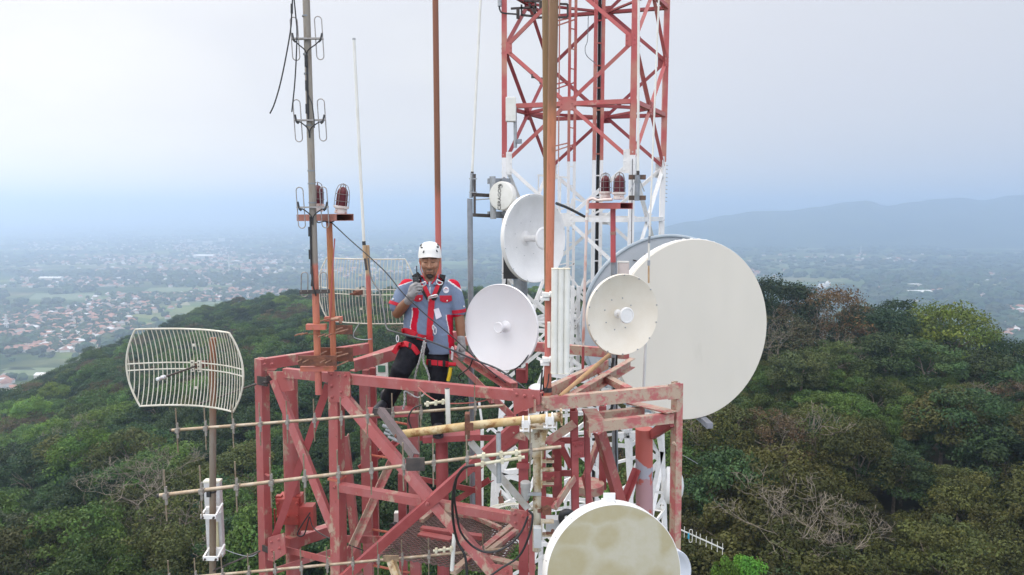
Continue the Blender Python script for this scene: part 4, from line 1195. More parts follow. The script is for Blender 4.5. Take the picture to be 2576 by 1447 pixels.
# lower white cluster
for (x1, y1, x2, y2, d, w) in ((1213, 1080, 1212, 1300, 9.6, .075), (1243, 1165, 1238, 1290, 9.4, .10), (1304, 1080, 1255, 1190, 9.2, .09), (1255, 1190, 1310, 1183, 9.2, .10), (1255, 1190, 1308, 1205, 9.2, .10), (1270, 1090, 1246, 1275, 9.4, .07), (1240, 1280, 1310, 1250, 9.4, .08), (1262, 1215, 1300, 1275, 9.3, .05),
    (1664, 1135, 1600, 1180, 9.8, .08), (1664, 1135, 1655, 1080, 9.8, .1), (1664, 1135, 1672, 1235, 9.8, .1), (1664, 1135, 1635, 1265, 9.8, .10), (1660, 1140, 1615, 1105, 9.8, .06), (1672, 1240, 1640, 1235, 9.8, .07), (1672, 1240, 1652, 1275, 9.8, .08), (1664, 1150, 1610, 1210, 9.8, .08),
    (1575, 1080, 1585, 1240, 9.6, .12), (1550, 1095, 1600, 1093, 9.6, .12), (1560, 1110, 1572, 1090, 9.6, .06), (1590, 1112, 1580, 1090, 9.6, .06), (1545, 1165, 1610, 1148, 9.6, .06), (1585, 1210, 1560, 1240, 9.6, .08), (1600, 1165, 1575, 1235, 9.6, .07),
    (1430, 930, 1530, 915, 9.5, .06), (1380, 940, 1480, 960, 9.4, .10), (1400, 900, 1520, 880, 9.5, .05), (1470, 700, 1440, 790, 9.8, .06), (1430, 690, 1482, 760, 9.9, .05), (1428, 760, 1485, 705, 9.9, .05), (1430, 850, 1482, 918, 9.7, .05), (1432, 825, 1486, 822, 9.7, .04), (1428, 880, 1485, 885, 9.7, .04), (1436, 945, 1520, 905, 9.5, .05), (1500, 905, 1530, 975, 9.5, .05), (1405, 965, 1440, 930, 9.4, .05), (1348, 840, 1385, 885, 9.7, .05), (1350, 880, 1385, 845, 9.7, .05), (1352, 770, 1380, 740, 9.8, .05), (1420, 1000, 1500, 1030, 9.4, .05), (1540, 1010, 1590, 1060, 9.5, .06), (1560, 1060, 1600, 1000, 9.5, .06), (1215, 1060, 1300, 1130, 9.3, .06), (1205, 1010, 1215, 1080, 9.5, .05), (1300, 1010, 1225, 1085, 9.3, .05), (1445, 870, 1490, 850, 9.6, .06), (1432, 905, 1475, 935, 9.6, .07), (1455, 960, 1500, 935, 9.5, .06), (1420, 935, 1425, 985, 9.4, .06), (1480, 905, 1510, 935, 9.5, .06), (1345, 985, 1400, 960, 9.3, .07), (1345, 755, 1375, 780, 9.7, .06), (1350, 900, 1380, 915, 9.6, .06), (1340, 830, 1400, 838, 9.6, .07), (1350, 812, 1450, 806, 9.6, .05), (1430, 845, 1500, 900, 9.6, .07), (1430, 830, 1480, 780, 9.6, .07), (1435, 800, 1485, 835, 9.6, .05), (1350, 860, 1380, 830, 9.5, .05), (1430, 780, 1480, 790, 9.7, .05), (1440, 905, 1560, 1000, 9.5, .08), (1410, 1000, 1480, 980, 9.4, .07), (1500, 940, 1530, 1010, 9.4, .09), (1470, 970, 1560, 985, 9.4, .05), (1340, 790, 1365, 730, 9.7, .05), (1450, 1090, 1500, 1085, 9.4, .07), (1440, 1060, 1450, 1220, 9.4, .06), (1415, 1090, 1440, 1180, 9.3, .06), (1420, 1210, 1445, 1200, 9.2, .05), (1420, 1265, 1440, 1230, 9.2, .06)):
    MB().angle(P(x1, y1, d), P(x2, y2, d), w * .62, .010, V((0, 1, 0))).build("brace", white_paint, lattice)
for (x, y0, y1, d) in ((1440, 720, 1000, 9.6), (1455, 720, 960, 9.7), (1585, 560, 700, 10.0)):
    MB().bar(P(x, y0, d), P(x - 2, y1, d), .05, .07).build("upright", white_paint, lattice)
# step bolts
mb = MB()
for k in range(10):
    z = CAM.z + .75 - k * .065
    q = lp(2, z); mb.bar(q + V((.03, -.02, 0)), q + V((.075, -.02, -.01)), .010)
mb.build("step_bolt", galv_mat, lattice)
# ================================================================== ANTENNAS, POLES, LAMPS, CABLES
def yawaxis(yaw, pitch=0.0):
    return V((math.sin(R(yaw)) * math.cos(R(pitch)), -math.cos(R(yaw)) * math.cos(R(pitch)), math.sin(R(pitch))))

def dish(name, label, cx, cy, d, diam, yaw, pitch, depth, m, feed=0.0, sub=0.0, rim=.03, stem_r=.018, feed_mat=None, bolts=0, group=None, mount=.12, stem_depth=None):
    c = P(cx, cy, d); ax = yawaxis(yaw, pitch); r = diam / 2
    t = thing(name, label, "dish antenna", c, group)
    prof = [(r * q, -depth + depth * q * q) for q in (0.001, .08, .16, .25, .34, .43, .52, .61, .7, .79, .88, .95, 1.0)]
    lip = rim * .35
    prof += [(r + lip, .004), (r + lip + .004, -.004), (r + lip + .004, -rim), (r + lip - .004, -rim - .004), (r + .002, -rim + .002)]
    prof += [(r * q, -depth + depth * q * q - .014) for q in (.96, .9, .75, .6, .45, .3, .15, .001)]
    refl = MB(); refl.lathe(c, ax, prof, 72)
    fm = feed_mat or m
    v = c - ax * depth
    if feed > 0:
        mb = MB(); mb.lathe(v - ax * .002, ax, [(stem_r * 2.4, 0), (stem_r * 2.4, .008), (stem_r * 1.25, .02), (stem_r, .035), (stem_r, feed)], 24)
        mb.build("feed_tube", fm, t)
        mb = MB(); mb.lathe(v + ax * feed, ax, [(stem_r, -.012), (sub * .9, -.006), (sub, .0), (sub, .010), (sub * .93, .018), (sub * .80, .018), (sub * .78, .014), (.001, .014)], 36)
        mb.build("subreflector", fm, t)
    if bolts:
        mb = refl; mb.cur = 1
        e1 = V((0, 0, 1)).cross(ax).normalized(); e2 = ax.cross(e1)
        for k in range(bolts):
            a = 2 * PI * k / bolts + .2
            mb.bolt(c + (e1 * math.cos(a) + e2 * math.sin(a)) * (r + lip * .4) + ax * .004, ax, .006, .006)
        for k in range(8):
            a = 2 * PI * k / 8 + .5; q = .42
            nrm = (ax - (e1 * math.cos(a) + e2 * math.sin(a)) * (2 * depth * q / r)).normalized()
            mb.bolt(v + ax * depth * q * q + (e1 * math.cos(a) + e2 * math.sin(a)) * r * q, nrm, .006, .005)
    refl.build("reflector", [m, galv_mat], t)
    MB().lathe(v - ax * (.012 + mount), ax, [(r * .16, 0), (r * .18, mount * .4), (r * .22, mount + .01)], 20).build("hub", galv_mat, t)
    return t, c, ax

dish("white_dish", "white deep dish with long feed tube, half behind the orange pole", 1348, 600, 9.4, 1.17, 44, 2, .20, dish_white, .34, .155, rim=.06, stem_r=.045, bolts=12, feed_mat=galv_mat if False else dish_white)
dish("white_dish", "smooth white dish beside the worker, right of his gloved hand", 1258, 824, 5.45, .685, -32, 3, .085, mat("clean_white_dish", (0.76, 0.76, 0.79, 1), (0.73, 0.73, 0.76, 1), scale=3, rough=.35), .10, .045, rim=.016, stem_r=.020)
dish("cream_dish", "cream dish with white round feed plate, in front of the huge drum", 1568, 792, 5.15, .60, 22, 2, .085, dish_cream, .125, .062, rim=.022, stem_r=.014, feed_mat=dish_white, bolts=14)
# small round link antenna with lettering
c = P(1260, 493, 9.9); ax = yawaxis(-33, 2)
t = thing("link_antenna", "small round white link antenna with black vertical lettering", "dish antenna", c)
MB().lathe(c, ax, [(.205, -.10), (.208, -.09), (.208, -.012), (.204, 0), (.198, .006), (.10, .014), (.001, .016)], 48).build("radome", plastic_white, t)
MB().lathe(c - ax * .10, ax, [(.05, -.14), (.06, -.08), (.14, -.05), (.20, .0)], 32).build("reflector_back", galv_mat, t)
def lettering(txt, origin, xdir, ydir, size, m, parent, thick=.002, name="lettering"):
    cu = bpy.data.curves.new(name, 'FONT'); cu.body = txt; cu.size = size; cu.align_x = 'CENTER'; cu.align_y = 'CENTER'; cu.extrude = thick
    tmp = bpy.data.objects.new(name, cu); COL.objects.link(tmp)
    dg = bpy.context.evaluated_depsgraph_get()
    me = bpy.data.meshes.new_from_object(tmp.evaluated_get(dg))
    bpy.data.objects.remove(tmp); bpy.data.curves.remove(cu)
    me.name = name; me.materials.clear(); me.materials.append(m)
    xd = V(xdir).normalized(); zd = xd.cross(V(ydir)).normalized(); yd = zd.cross(xd)
    M = Matrix((xd, yd, zd)).transposed()
    for v in me.vertices: v.co = M @ v.co + V(origin) - W[parent.name]
    o = bpy.data.objects.new(name, me); COL.objects.link(o); o.parent = parent; W[o.name] = W[parent.name]
    return o
rt = V((0, 0, 1)).cross(ax).normalized(); rt = rt if rt.x > 0 else -rt
upv = ax.cross(rt) if ax.cross(rt).z > 0 else rt.cross(ax)
lettering("CERAGON", c + ax * .017 - rt * .012 - upv * .02, upv, -rt, .075, black_mat, t)
mb = MB(); cc = c + ax * .017 - rt * .0 + upv * .135
mb.tube([cc + rt * (.03 * math.cos(a)) + upv * (.03 * math.sin(a)) for a in [R(-40 + 20 * k) for k in range(13)]], .004, 6); mb.build("logo_swoosh", black_mat, t)
mb = MB(); mb.tube([P(1239, 444, 10.05), P(1241, 551, 10.05)], .045, 16); mb.build("mount_pipe", galv_mat, t)
for yy in (456, 539):
    mb = MB(); mb.bar(P(1228, yy, 10.15), P(1282, yy, 10.3), .06, .08); mb.bar(P(1264, yy - 6, 10.2), P(1282, yy + 6, 10.2), .07)
    mb.build("clamp_arm", grey_mat, t)

# huge drum antenna and the dish behind it
c = P(1745, 831, 8.9); ax = yawaxis(20.5, 1.5)
t = thing("drum_antenna", "huge pale drum antenna with flat blank cover", "dish antenna", c)
drum_mat = mat("drum_cover", (0.66, 0.625, 0.56, 1), (0.63, 0.60, 0.54, 1), scale=1.2, rough=.6, c4=(0.56, 0.53, 0.47, 1), scale4=1.6, lo4=.60, hi4=.78, c3=(0.48, 0.45, 0.39, 1), scale3=9, lo3=.70, hi3=.78, stretch=(1, 1, .35))
MB().lathe(c, ax, [(1.198, -.025), (1.2, -.008), (1.194, .0), (.8, .004), (.001, .008)], 120).build("cover", drum_mat, t)
MB().lathe(c - ax * .03, ax, [(1.10, -.16), (1.20, -.13), (1.207, -.02), (1.204, .0)], 120).build("shroud", dish_white, t)
mb = MB()
e1 = V((0, 0, 1)).cross(ax).normalized(); e2 = ax.cross(e1)
for k in range(64):
    a = 2 * PI * k / 64; q = c + (e1 * math.cos(a) + e2 * math.sin(a)) * 1.200 - ax * .08
    mb.box(q, (.03, .03, .03))
mb.build("rim_clip", dish_white, t)
s0 = P(1758, 1046, 9.1); s1 = P(1786, 1072, 8.7)
mb = MB(); mb.bar(s0, s1, .085, .075); mb.box(s1 + (s1 - s0).normalized() * .001, (.07, .01, .06)); mb.build("strut", mat("strut_grey", (.22, .23, .27, 1), (.18, .19, .22, 1), rough=.5), t)
MB().lathe(c - ax * .18, ax, [(.1, -.30), (.12, -.26), (1.10, .02)], 60).build("reflector_back", galv_mat, t)
c = P(1681, 818, 9.62); ax = yawaxis(9, 1); r = 1.265
t = thing("grey_dish", "big blue grey dish peeking out behind the huge drum", "dish antenna", c)
bl = mat("blue_grey_dish", (0.60, 0.65, 0.71, 1), (0.55, 0.60, 0.66, 1), scale=2, c3=(.3, .33, .38, 1), scale3=20, lo3=.66, hi3=.72, rough=.45)
MB().lathe(c, ax, [(r * q, -.20 + .20 * q * q) for q in (.001, .2, .4, .6, .8, .9, 1.0)] + [(r + .02, 0), (r + .02, -.06)] + [(r * q, -.225 + .20 * q * q) for q in (.99, .8, .6, .4, .2, .001)], 96).build("reflector", bl, t)
e1 = V((0, 0, 1)).cross(ax).normalized(); e2 = ax.cross(e1)
MB().tube([c + (e1 * math.cos(2 * PI * k / 96) + e2 * math.sin(2 * PI * k / 96)) * (r + .005) for k in range(96)], .026, 8, closed=True).build("rim", mat("blue_grey_rim", (.36, .42, .47, 1), (.30, .36, .41, 1), rough=.5), t)
mb = MB()
for k in range(16):
    a = R(60 + k * 10); q = c + (e1 * math.cos(a) + e2 * math.sin(a)) * r * .86 - ax * .08
    mb.bar(q, q + V((.17, -.08, -.05)), .012)
mb.build("guy_rod", dark_steel, t)

# stained dish in the foreground, white one half hidden behind it
m, nt, b = newmat("stained_radome")
tc = nt('ShaderNodeTexCoord')
nzv = nt('ShaderNodeTexNoise', {'Vector': tc.outputs['Object'], 'Scale': 6.0, 'Detail': 5.0})
wv = nt.mix(.06, tc.outputs['Object'], nzv.outputs['Color'], 'LINEAR_LIGHT')
def blotch(cx, cz, rx, rz, soft=.45):
    mp = nt('ShaderNodeMapping', {'Vector': wv, 'Location': (-cx / rx, 0, -cz / rz), 'Scale': (1 / rx, .05, 1 / rz)})
    ln = nt('ShaderNodeVectorMath', {0: mp.outputs[0]}, operation='LENGTH')
    return nt.ramp(ln.outputs['Value'], [(1 - soft, 1.0), (1.0, 0.0)])
acc = blotch(-.045, .19, .088, .085)
for q in ((-.03, -.03, .155, .12), (-.24, .08, .13, .10), (-.27, -.10, .12, .12), (.225, -.06, .11, .11), (.28, .16, .07, .10), (-.06, .315, .21, .055), (.17, .30, .14, .05), (-.21, .22, .13, .075), (.30, .22, .10, .09), (-.31, .05, .07, .12), (.02, -.16, .25, .10)):
    acc = nt.math('MAXIMUM', acc, blotch(*q))
fine = nt('ShaderNodeTexNoise', {'Vector': tc.outputs['Object'], 'Scale': 14.0, 'Detail': 8.0, 'Roughness': .7})
acc = nt.math('MULTIPLY', acc, nt.ramp(fine.outputs[0], [(.25, .65), (.6, 1.0)]))
base = nt.mix(nt.ramp(fine.outputs[0], [(.4, 0.0), (.7, 1.0)]), (.41, .392, .315, 1), (.375, .35, .255, 1))
nt.l.new(nt.mix(acc, base, (.335, .30, .185, 1)), b.inputs['Base Color']); b.inputs['Roughness'].default_value = .5
c = P(1546, 1447, 3.28); ax = yawaxis(9, 10)
t = thing("stained_dish", "yellow stained round dish cover cut by the bottom edge", "dish antenna", c)
MB().lathe(c, ax, [(.3495, .003), (.30, .005), (.15, .012), (.001, .014)], 96).build("cover", m, t)
MB().lathe(c, ax, [(.352, -.10), (.3545, -.095), (.3545, -.004), (.3525, .002), (.3495, .0025), (.345, -.004)], 96).build("shroud", dish_white, t)
e1 = V((0, 0, 1)).cross(ax).normalized(); e2 = ax.cross(e1)
if e2.z < 0: e2 = -e2
mb = MB()
for k in range(18):
    a = 2 * PI * k / 18 + .1; mb.bolt(c + (e1 * math.cos(a) + e2 * math.sin(a)) * .3545 - ax * .03, e1 * math.cos(a) + e2 * math.sin(a), .004, .004)
mb.build("bolt", galv_mat, t)
tp = c + e2 * .352 - ax * .05
mb = MB(); mb.box(tp + V((0, 0, .022)), (.062, .006, .055)); mb.box(tp + V((0, .02, -.002)), (.07, .05, .008)); mb.bolt(tp + V((0, -.004, .025)), (0, -1, 0), .004, .003); mb.build("lifting_tab", dish_white, t)
MB().lathe(c - ax * .10, ax, [(.06, -.16), (.08, -.10), (.352, .0)], 48).build("reflector_back", dish_white, t)
dish("white_dish", "bluish white dish rim showing behind the stained dish at the bottom edge", 1684, 1452, 4.1, .31, 26, 0, .05, mat("bluish_white_paint", (.62, .65, .72, 1), (.58, .61, .68, 1), rough=.45), 0, 0, rim=.05)
# small drum on the lattice at the right
c = P(1701, 1222, 9.9); ax = yawaxis(78, 0)
t = thing("drum_antenna", "small white drum antenna sticking out right of the red post", "dish antenna", c)
MB().lathe(c, ax, [(.12, -.22), (.27, -.14), (.275, -.02), (.27, .0), (.24, .05), (.12, .10), (.001, .115)], 48).build("radome", dish_white, t)
MB().bar(c - ax * .2, P(1668, 1225, 9.9), .08).build("mount_arm", galv_mat, t)

# ---- grid antennas
def grid_antenna(label, c, yaw, pitch, a, bh, fl, n, m, feed=True, rod=.0048, mount=None, flip=False):
    ax = yawaxis(yaw, pitch); e1 = V((0, 0, 1)).cross(ax).normalized()
    if e1.x < 0 and not flip: e1 = -e1
    e2 = V((0, 0, 1)) - ax * ax.z; e2.normalize()
    t = thing("grid_antenna", label, "grid antenna", c)
    S = lambda u, v: c + e1 * u + e2 * v + ax * ((u * u + v * v) / (4 * fl))
    uc = a * .80
    def edge(v): return a - (a - uc) * (v / bh) ** 2
    mb = MB()
    pts = [S(-uc + 2 * uc * k / 24, bh) for k in range(25)] + [S(edge(bh - 2 * bh * k / 20), bh - 2 * bh * k / 20) for k in range(1, 21)] + [S(uc - 2 * uc * k / 24, -bh) for k in range(1, 25)] + [S(-edge(-bh + 2 * bh * k / 20), -bh + 2 * bh * k / 20) for k in range(1, 20)]
    mb.tube(pts, rod * 1.5, 8, closed=True)
    for v in (-.026, .026): mb.tube([S(-edge(v) + 2 * edge(v) * k / 24, v) for k in range(25)], rod * 1.1, 6)
    mb.build("grid_frame", m, t)
    mb = MB()
    for k in range(n):
        u = -a + 2 * a * (k + .5) / n
        vm = bh if abs(u) <= uc else bh * math.sqrt((a - abs(u)) / (a - uc))
        mb.tube([S(u, -vm + 2 * vm * j / 12) for j in range(13)], rod * .72, 5)
    mb.build("grid_rods", m, t)
    mb = MB()
    mb.box(c + ax * .004 - e1 * .028, (.030, .012, .090), (e1, ax, e2)); mb.box(c + ax * .004 + e1 * .028, (.030, .012, .090), (e1, ax, e2))
    for v in (.17, -.17): mb.box(S(.0, v), (.02, .008, .02), (e1, ax, e2))
    mb.build("clamp_plate", m, t)
    mb = MB()
    for sv in (-.03, 0, .03):
        for su in (-.028, .028): mb.bolt(c + ax * .010 + e1 * su + e2 * sv, ax, .006, .006)
    mb.build("bolt", dark_steel, t)
    if feed:
        MB().tube([c - ax * .02, c + ax * .37], .0075, 10).build("feed_arm", dark_steel, t)
        MB().lathe(c + ax * .36, ax, [(.010, 0), (.017, .005), (.017, .030), (.012, .034), (.012, .055), (.015, .058), (.015, .078), (.008, .082)], 16).build("feed_head", chrome_mat, t)
    mb = MB(); mb.box(c - ax * .05, (.06, .10, .045), (e1, ax, e2)); mb.tube([c - ax * .10, c - ax * .18 + e1 * .02], .010, 8); mb.build("mount_bracket", rust_mat, t)
    return t
wire_mat = mat("off_white_wire", (0.62, 0.60, 0.53, 1), (0.52, 0.49, 0.41, 1), scale=9, rough=.5)
grid_antenna("curved white wire grid antenna standing out left of the red tower", P(494, 921, 5.25), -11, 0, .500, .303, .42, 32, wire_mat, rod=.0050)
grid_antenna("wire grid antenna seen through, behind the poles left of the worker", P(906, 735, 6.75), 168, 0, .53, .325, .50, 30, wire_mat, feed=False, rod=.0042, flip=True)
c3g = P(1262, 1268, 9.0)
grid_antenna("wire grid antenna low behind the tower platform", c3g, 20, -60, .45, .30, .4, 34, wire_mat, feed=False, rod=.0055)

# ---- poles
def pole_mat(name, stops, scale=8.0, wob=.25):
    """stops: (height above the pole's base in metres, colour); the border between coats wanders"""
    m, nt, b = newmat(name)
    tc = nt('ShaderNodeTexCoord'); sx = nt('ShaderNodeSeparateXYZ', {0: tc.outputs['Object']})
    nz = nt('ShaderNodeTexNoise', {'Vector': nt('ShaderNodeMapping', {'Vector': tc.outputs['Object'], 'Scale': (1, 1, .25)}).outputs[0], 'Scale': scale * 3, 'Detail': 6.0})
    h = nt.math('ADD', sx.outputs[2], nt.math('MULTIPLY_ADD', nz.outputs[0], 2 * wob, -wob))
    lo, hi = stops[0][0], stops[-1][0]
    col = nt.ramp(nt.math('DIVIDE', nt.math('SUBTRACT', h, lo), hi - lo), [((s[0] - lo) / (hi - lo), s[1]) for s in stops])
    n2 = nt('ShaderNodeTexNoise', {'Vector': nt('ShaderNodeMapping', {'Vector': tc.outputs['Object'], 'Scale': (1, 1, .18)}).outputs[0], 'Scale': 38.0, 'Detail': 6.0, 'Roughness': .7})
    col = nt.mix(nt.ramp(n2.outputs[0], [(.53, 0.0), (.70, .55)]), col, (.14, .065, .03, 1))
    nt.l.new(col, b.inputs['Base Color']); b.inputs['Roughness'].default_value = .6
    bp = nt('ShaderNodeBump', {'Height': n2.outputs[0], 'Strength': .25, 'Distance': .01}); nt.l.new(bp.outputs[0], b.inputs['Normal'])
    return m
def pole(label, x1, y1, x2, y2, d, r, m, name="pole", cat="pole", r2=None, n=20, d2=None):
    a_, b_ = P(x2, y2, d2 or d), P(x1, y1, d)
    mb = MB(); mb.tube([a_, b_], [r2 or r, r], n)
    o = mb.build(name, m, None, loc=a_); return tag(o, label, cat)
BR = (.18, .075, .04, 1); OL = (.19, .13, .06, 1); OR = (.47, .165, .095, 1); PK = (.46, .13, .12, 1); DK = (.05, .045, .05, 1)
pm = pole_mat("tall_pole_rust", [(0, PK), (1.55, PK), (1.95, (.36, .12, .08, 1)), (2.1, BR), (4.2, (.22, .075, .04, 1))], wob=.12)
tall = pole("tall thin pole, rust brown above and red below, right behind the white helmet", 1094.5, -60, 1107, 985, 6.85, .029, pm, r2=.030)
pm = pole_mat("olive_rust", [(0, OL), (2, (.22, .12, .05, 1)), (3.2, OL), (4.5, (.15, .10, .05, 1))], wob=.3)
pole("olive brown rusty pole touching the orange pole's left side", 1371, -60, 1379, 960, 4.86, .0225, pm)
pm = pole_mat("orange_pole_coat", [(0, OR), (.35, PK), (.9, OR), (1.45, (.48, .175, .105, 1)), (1.85, (.42, .16, .08, 1)), (2.05, (.19, .095, .05, 1)), (2.6, (.20, .11, .055, 1)), (3.2, (.12, .075, .05, 1)), (3.6, (.20, .11, .05, 1))], wob=.16)
pole("thick orange red pole crossing in front of the upper white dish", 1394, -60, 1377.5, 1000, 4.62, .0315, pm, r2=.025)
pole("plain grey steel pole standing between the worker and the dishes", 1182, 500, 1190, 1420, 6.15, .0255, grey_mat)
# left grid pole
pm = pole_mat("brown_grey_pole", [(0, (.20, .17, .13, 1)), (.9, (.16, .12, .085, 1)), (1.55, (.22, .19, .16, 1)), (1.95, (.20, .10, .055, 1)), (2.6, (.24, .085, .035, 1))], wob=.15)
pole("brown grey pole carrying the grid antenna at the left", 535.5, 850, 535, 1560, 5.42, .0262, pm)
# whips
def whip(label, x1, y1, x2, y2, d, r, base):
    a_, b_ = P(x2, y2, d), P(x1, y1, d)
    t = thing("whip_antenna", label, "whip antenna", a_)
    MB().tube([a_, (a_ + b_) / 2, b_], [r, r * .97, r * .92], 14).build("radome_tube", plastic_white, t)
    if y1 > 0: MB().tube([b_ - V((0, 0, .004)), b_ + V((0, 0, .012))], r * 1.02, 14).build("tip_cap", galv_mat, t)
    for (xa, ya, xb, yb, rr, mm, nm) in base:
        MB().tube([P(xa, ya, d), P(xb, yb, d)], rr, 14).build(nm, mm, t)
    return t
tan = mat("tan_paint", (.50, .36, .22, 1), (.42, .28, .16, 1), scale=14, rough=.55)
whip("free standing white whip antenna left of the tall brown pole", 890.5, 100, 915.5, 608, 6.4, .0143, [(915, 607, 916, 617, .017, black_mat, "collar"), (916, 617, 917, 650, .016, tan, "base_tube"), (918, 650, 922, 680, .011, dark_steel, "connector")])
pole("short red pole with tan top carrying the white whip antenna", 923.5, 617, 935, 960, 6.45, .0225, pole_mat("short_red_pole", [(0, PK), (.6, OR), (1.02, PK), (1.06, (.46, .33, .20, 1)), (1.3, (.44, .31, .19, 1))], wob=.04))
whip("thin white whip antenna rising from the black arms beside the lattice", 1211, -40, 1188, 433, 10.0, .0175, [(1188, 432, 1188, 436, .022, dark_steel, "collar"), (1187.5, 436, 1185, 498, .026, galv_mat, "base_tube")])
mb = MB(); t = thing("arm_bracket", "black square steel arms reaching left from the white lattice", "bracket", P(1290, 540, 10.3))
mb.bar(P(1194, 438, 9.95), P(1194, 544, 9.95), .035)
for yy, w in ((490, .05), (541, .05)): mb.bar(P(1190, yy, 9.98), P(1292, yy + 5, 10.4), w)
mb.build("arm", dark_steel, t)
mb = MB()
for yy in (450, 484): mb.bar(P(1180, yy, 9.93), P(1200, yy, 9.93), .014)
mb.tube([P(1192, 503, 9.98), P(1250, 499, 10.1)], .01, 6); mb.build("clamp", galv_mat, t)
whip("long white whip antenna in front of the lattice's right side", 1607, -40, 1605, 432, 9.6, .0185, [(1605, 430, 1605, 441, .022, dark_steel, "collar"), (1604, 441, 1602, 505, .035, grey_mat, "base_tube")])
t = thing("arm_bracket", "dark rusty steel plates holding the long right whip", "bracket", P(1603, 498, 9.7))
mb = MB()
for yy in (446, 498): mb.box(P(1603, yy, 9.72), (.235, .05, .065))
mb.build("plate", mat("dark_rusty_plate", (.07, .055, .05, 1), (.16, .09, .06, 1), scale=8, rough=.7), t)
mb = MB()
for dx in (-1, 1): mb.tube([P(1604, 440, 9.6), P(1603 + 18 * dx, 482, 9.6)], .008, 6)
mb.build("brace_rod", galv_mat, t)
whip("slender off white whip antenna passing in front of the grey dish", 1659, -40, 1634, 596, 6.3, .0085, [(1634, 594, 1633, 612, .011, grey_mat, "collar"), (1633, 612, 1632, 655, .0105, plastic_white, "lower_tube"), (1632, 655, 1632, 668, .0135, galv_mat, "clamp"), (1632, 668, 1632, 712, .009, tan, "base_tube")])
pole("pale thin conduit standing in front of the huge drum", 1624, 862, 1618, 1005, 6.0, .0125, mat("pale_grey_pvc", (.60, .60, .60, 1), (.54, .54, .54, 1), rough=.4), name="conduit", cat="conduit")

# ---- dipole mast
D = 5.15
pm = pole_mat("grey_mast_coat", [(0, PK), (.35, OR), (1.0, (.45, .15, .11, 1)), (1.02, (.24, .215, .19, 1)), (1.9, (.27, .245, .21, 1)), (3.4, (.25, .225, .195, 1))], wob=.03)
t = thing("dipole_mast", "tall grey mast with four pairs of folded dipole loops", "antenna mast", P(802, 992, D))
MB().tube([P(802, 992, D), P(791, 662, D), P(768.5, -60, D)], [.0255, .0262, .0262], 24).build("mast", pm, t)
mb = MB()
for yy, xx in ((41, 770), (137, 772.5), (186, 774.5), (316, 779), (430, 783), (462, 784), (510, 786)):
    p = P(xx, yy, D); mb.tube([p - V((0, 0, .005)), p + V((0, 0, .005))], .0285, 24)
mb.build("band", grey_mat, t)
alu = mat("dull_aluminium", (.36, .34, .33, 1), (.28, .265, .255, 1), scale=30, rough=.4, metal=.5)
def loop(cx, cy, h, w, dx=0.0, dd=D, lean=0.0):
    p = P(cx, cy, dd); pts = []
    hh, r = h / 2 - w / 2, w / 2
    for k in range(9): a = PI * k / 8; pts.append((math.cos(a) * r, hh + math.sin(a) * r))
    for k in range(9): a = PI + PI * k / 8; pts.append((math.cos(a) * r, -hh + math.sin(a) * r))
    MB().tube([p + V((q[0] + dx * q[1], lean * q[1], q[1])) for q in pts], .0040, 8, closed=True).build("dipole_loop", alu, t)
for i, (yl, yr, yb, xl, xr, x0, x1, xm) in enumerate(((98, 96, 98, 742, 803, 733, 813, 771), (304, 302, 303, 749, 810, 740, 819, 778), (523, 522, 522, 756.5, 816, 747, 826, 786))):
    loop(xl, yl, .305, .052, -.035); loop(xr, yr, .305, .052, -.035)
    mb = MB(); mb.bar(P(x0, yb, D - .035), P(x1, yb - 1, D - .035), .022, .012)
    for q in (x0 + 8, x0 + 24, x1 - 26, x1 - 10): mb.bolt(P(q, yb, D - .041), (0, -1, 0), .006, .006)
    mb.build("crossbar", alu, t)
    mb = MB()
    for xs, s_ in ((x0 + 2, 1), (x1 - 3, -1)):
        yb2 = yb + (22 if i == 0 else 14)
        mb.tube(spline([P(xs, yb - 12, D - .035), P(xs + 5 * s_, yb + 2, D - .045), P(xs + 16 * s_, yb2 - 8, D - .045), P(xm - 5 * s_ * .6, yb2 + 8, D - .04), P(xm + 1, yb2 + 30, D - .035)], 5), .0045, 6)
        mb.tube([P(xs, yb - 14, D - .036), P(xs + 4 * s_, yb + 4, D - .046), P(xs + 9 * s_, yb + 8, D - .046)], .0075, 6)
    mb.build("feed_cable", black_mat, t)
loop(766, 716, .19, .05, .12, D - .05, -.25); loop(815, 716, .19, .05, .06, D - .05, -.25)
MB().bar(P(754, 735, D - .03), P(829, 733, D - .03), .018, .03).build("crossbar", dark_steel, t)
mb = MB()
for y0, y1, w in ((140, 168, .013), (203, 228, .012), (262, 286, .0135), (571, 595, .0125), (628, 652, .0125)):
    xm = 770 + (y0) * .021 - 3
    mb.tube([P(xm, y0, D - .035), P(xm + .6, y1, D - .035)], w, 10)
for y0, y1 in ((165, 205), (226, 264), (284, 306), (545, 572), (593, 630), (650, 690)):
    xm = 770 + (y0) * .021 - 1
    mb.tube([P(xm, y0, D - .032), P(xm + .5, y1, D - .032)], .0075, 8)
mb.tube(spline([P(776, 240, D - .03), P(785, 262, D - .05), P(790, 300, D - .05), P(791, 322, D - .05)], 5), .004, 6)
mb.tube(spline([P(786, 690, D - .035), P(788, 720, D - .05), P(795, 745, D - .04)], 5), .006, 6)
mb.build("cable_sleeve", black_mat, t)
mb = MB(); mb.tube([P(x, y, D - .04) for x, y in ((783, 670), (786, 700), (784, 720))], .008, 8); mb.build("wire_bundle", dark_steel, t)
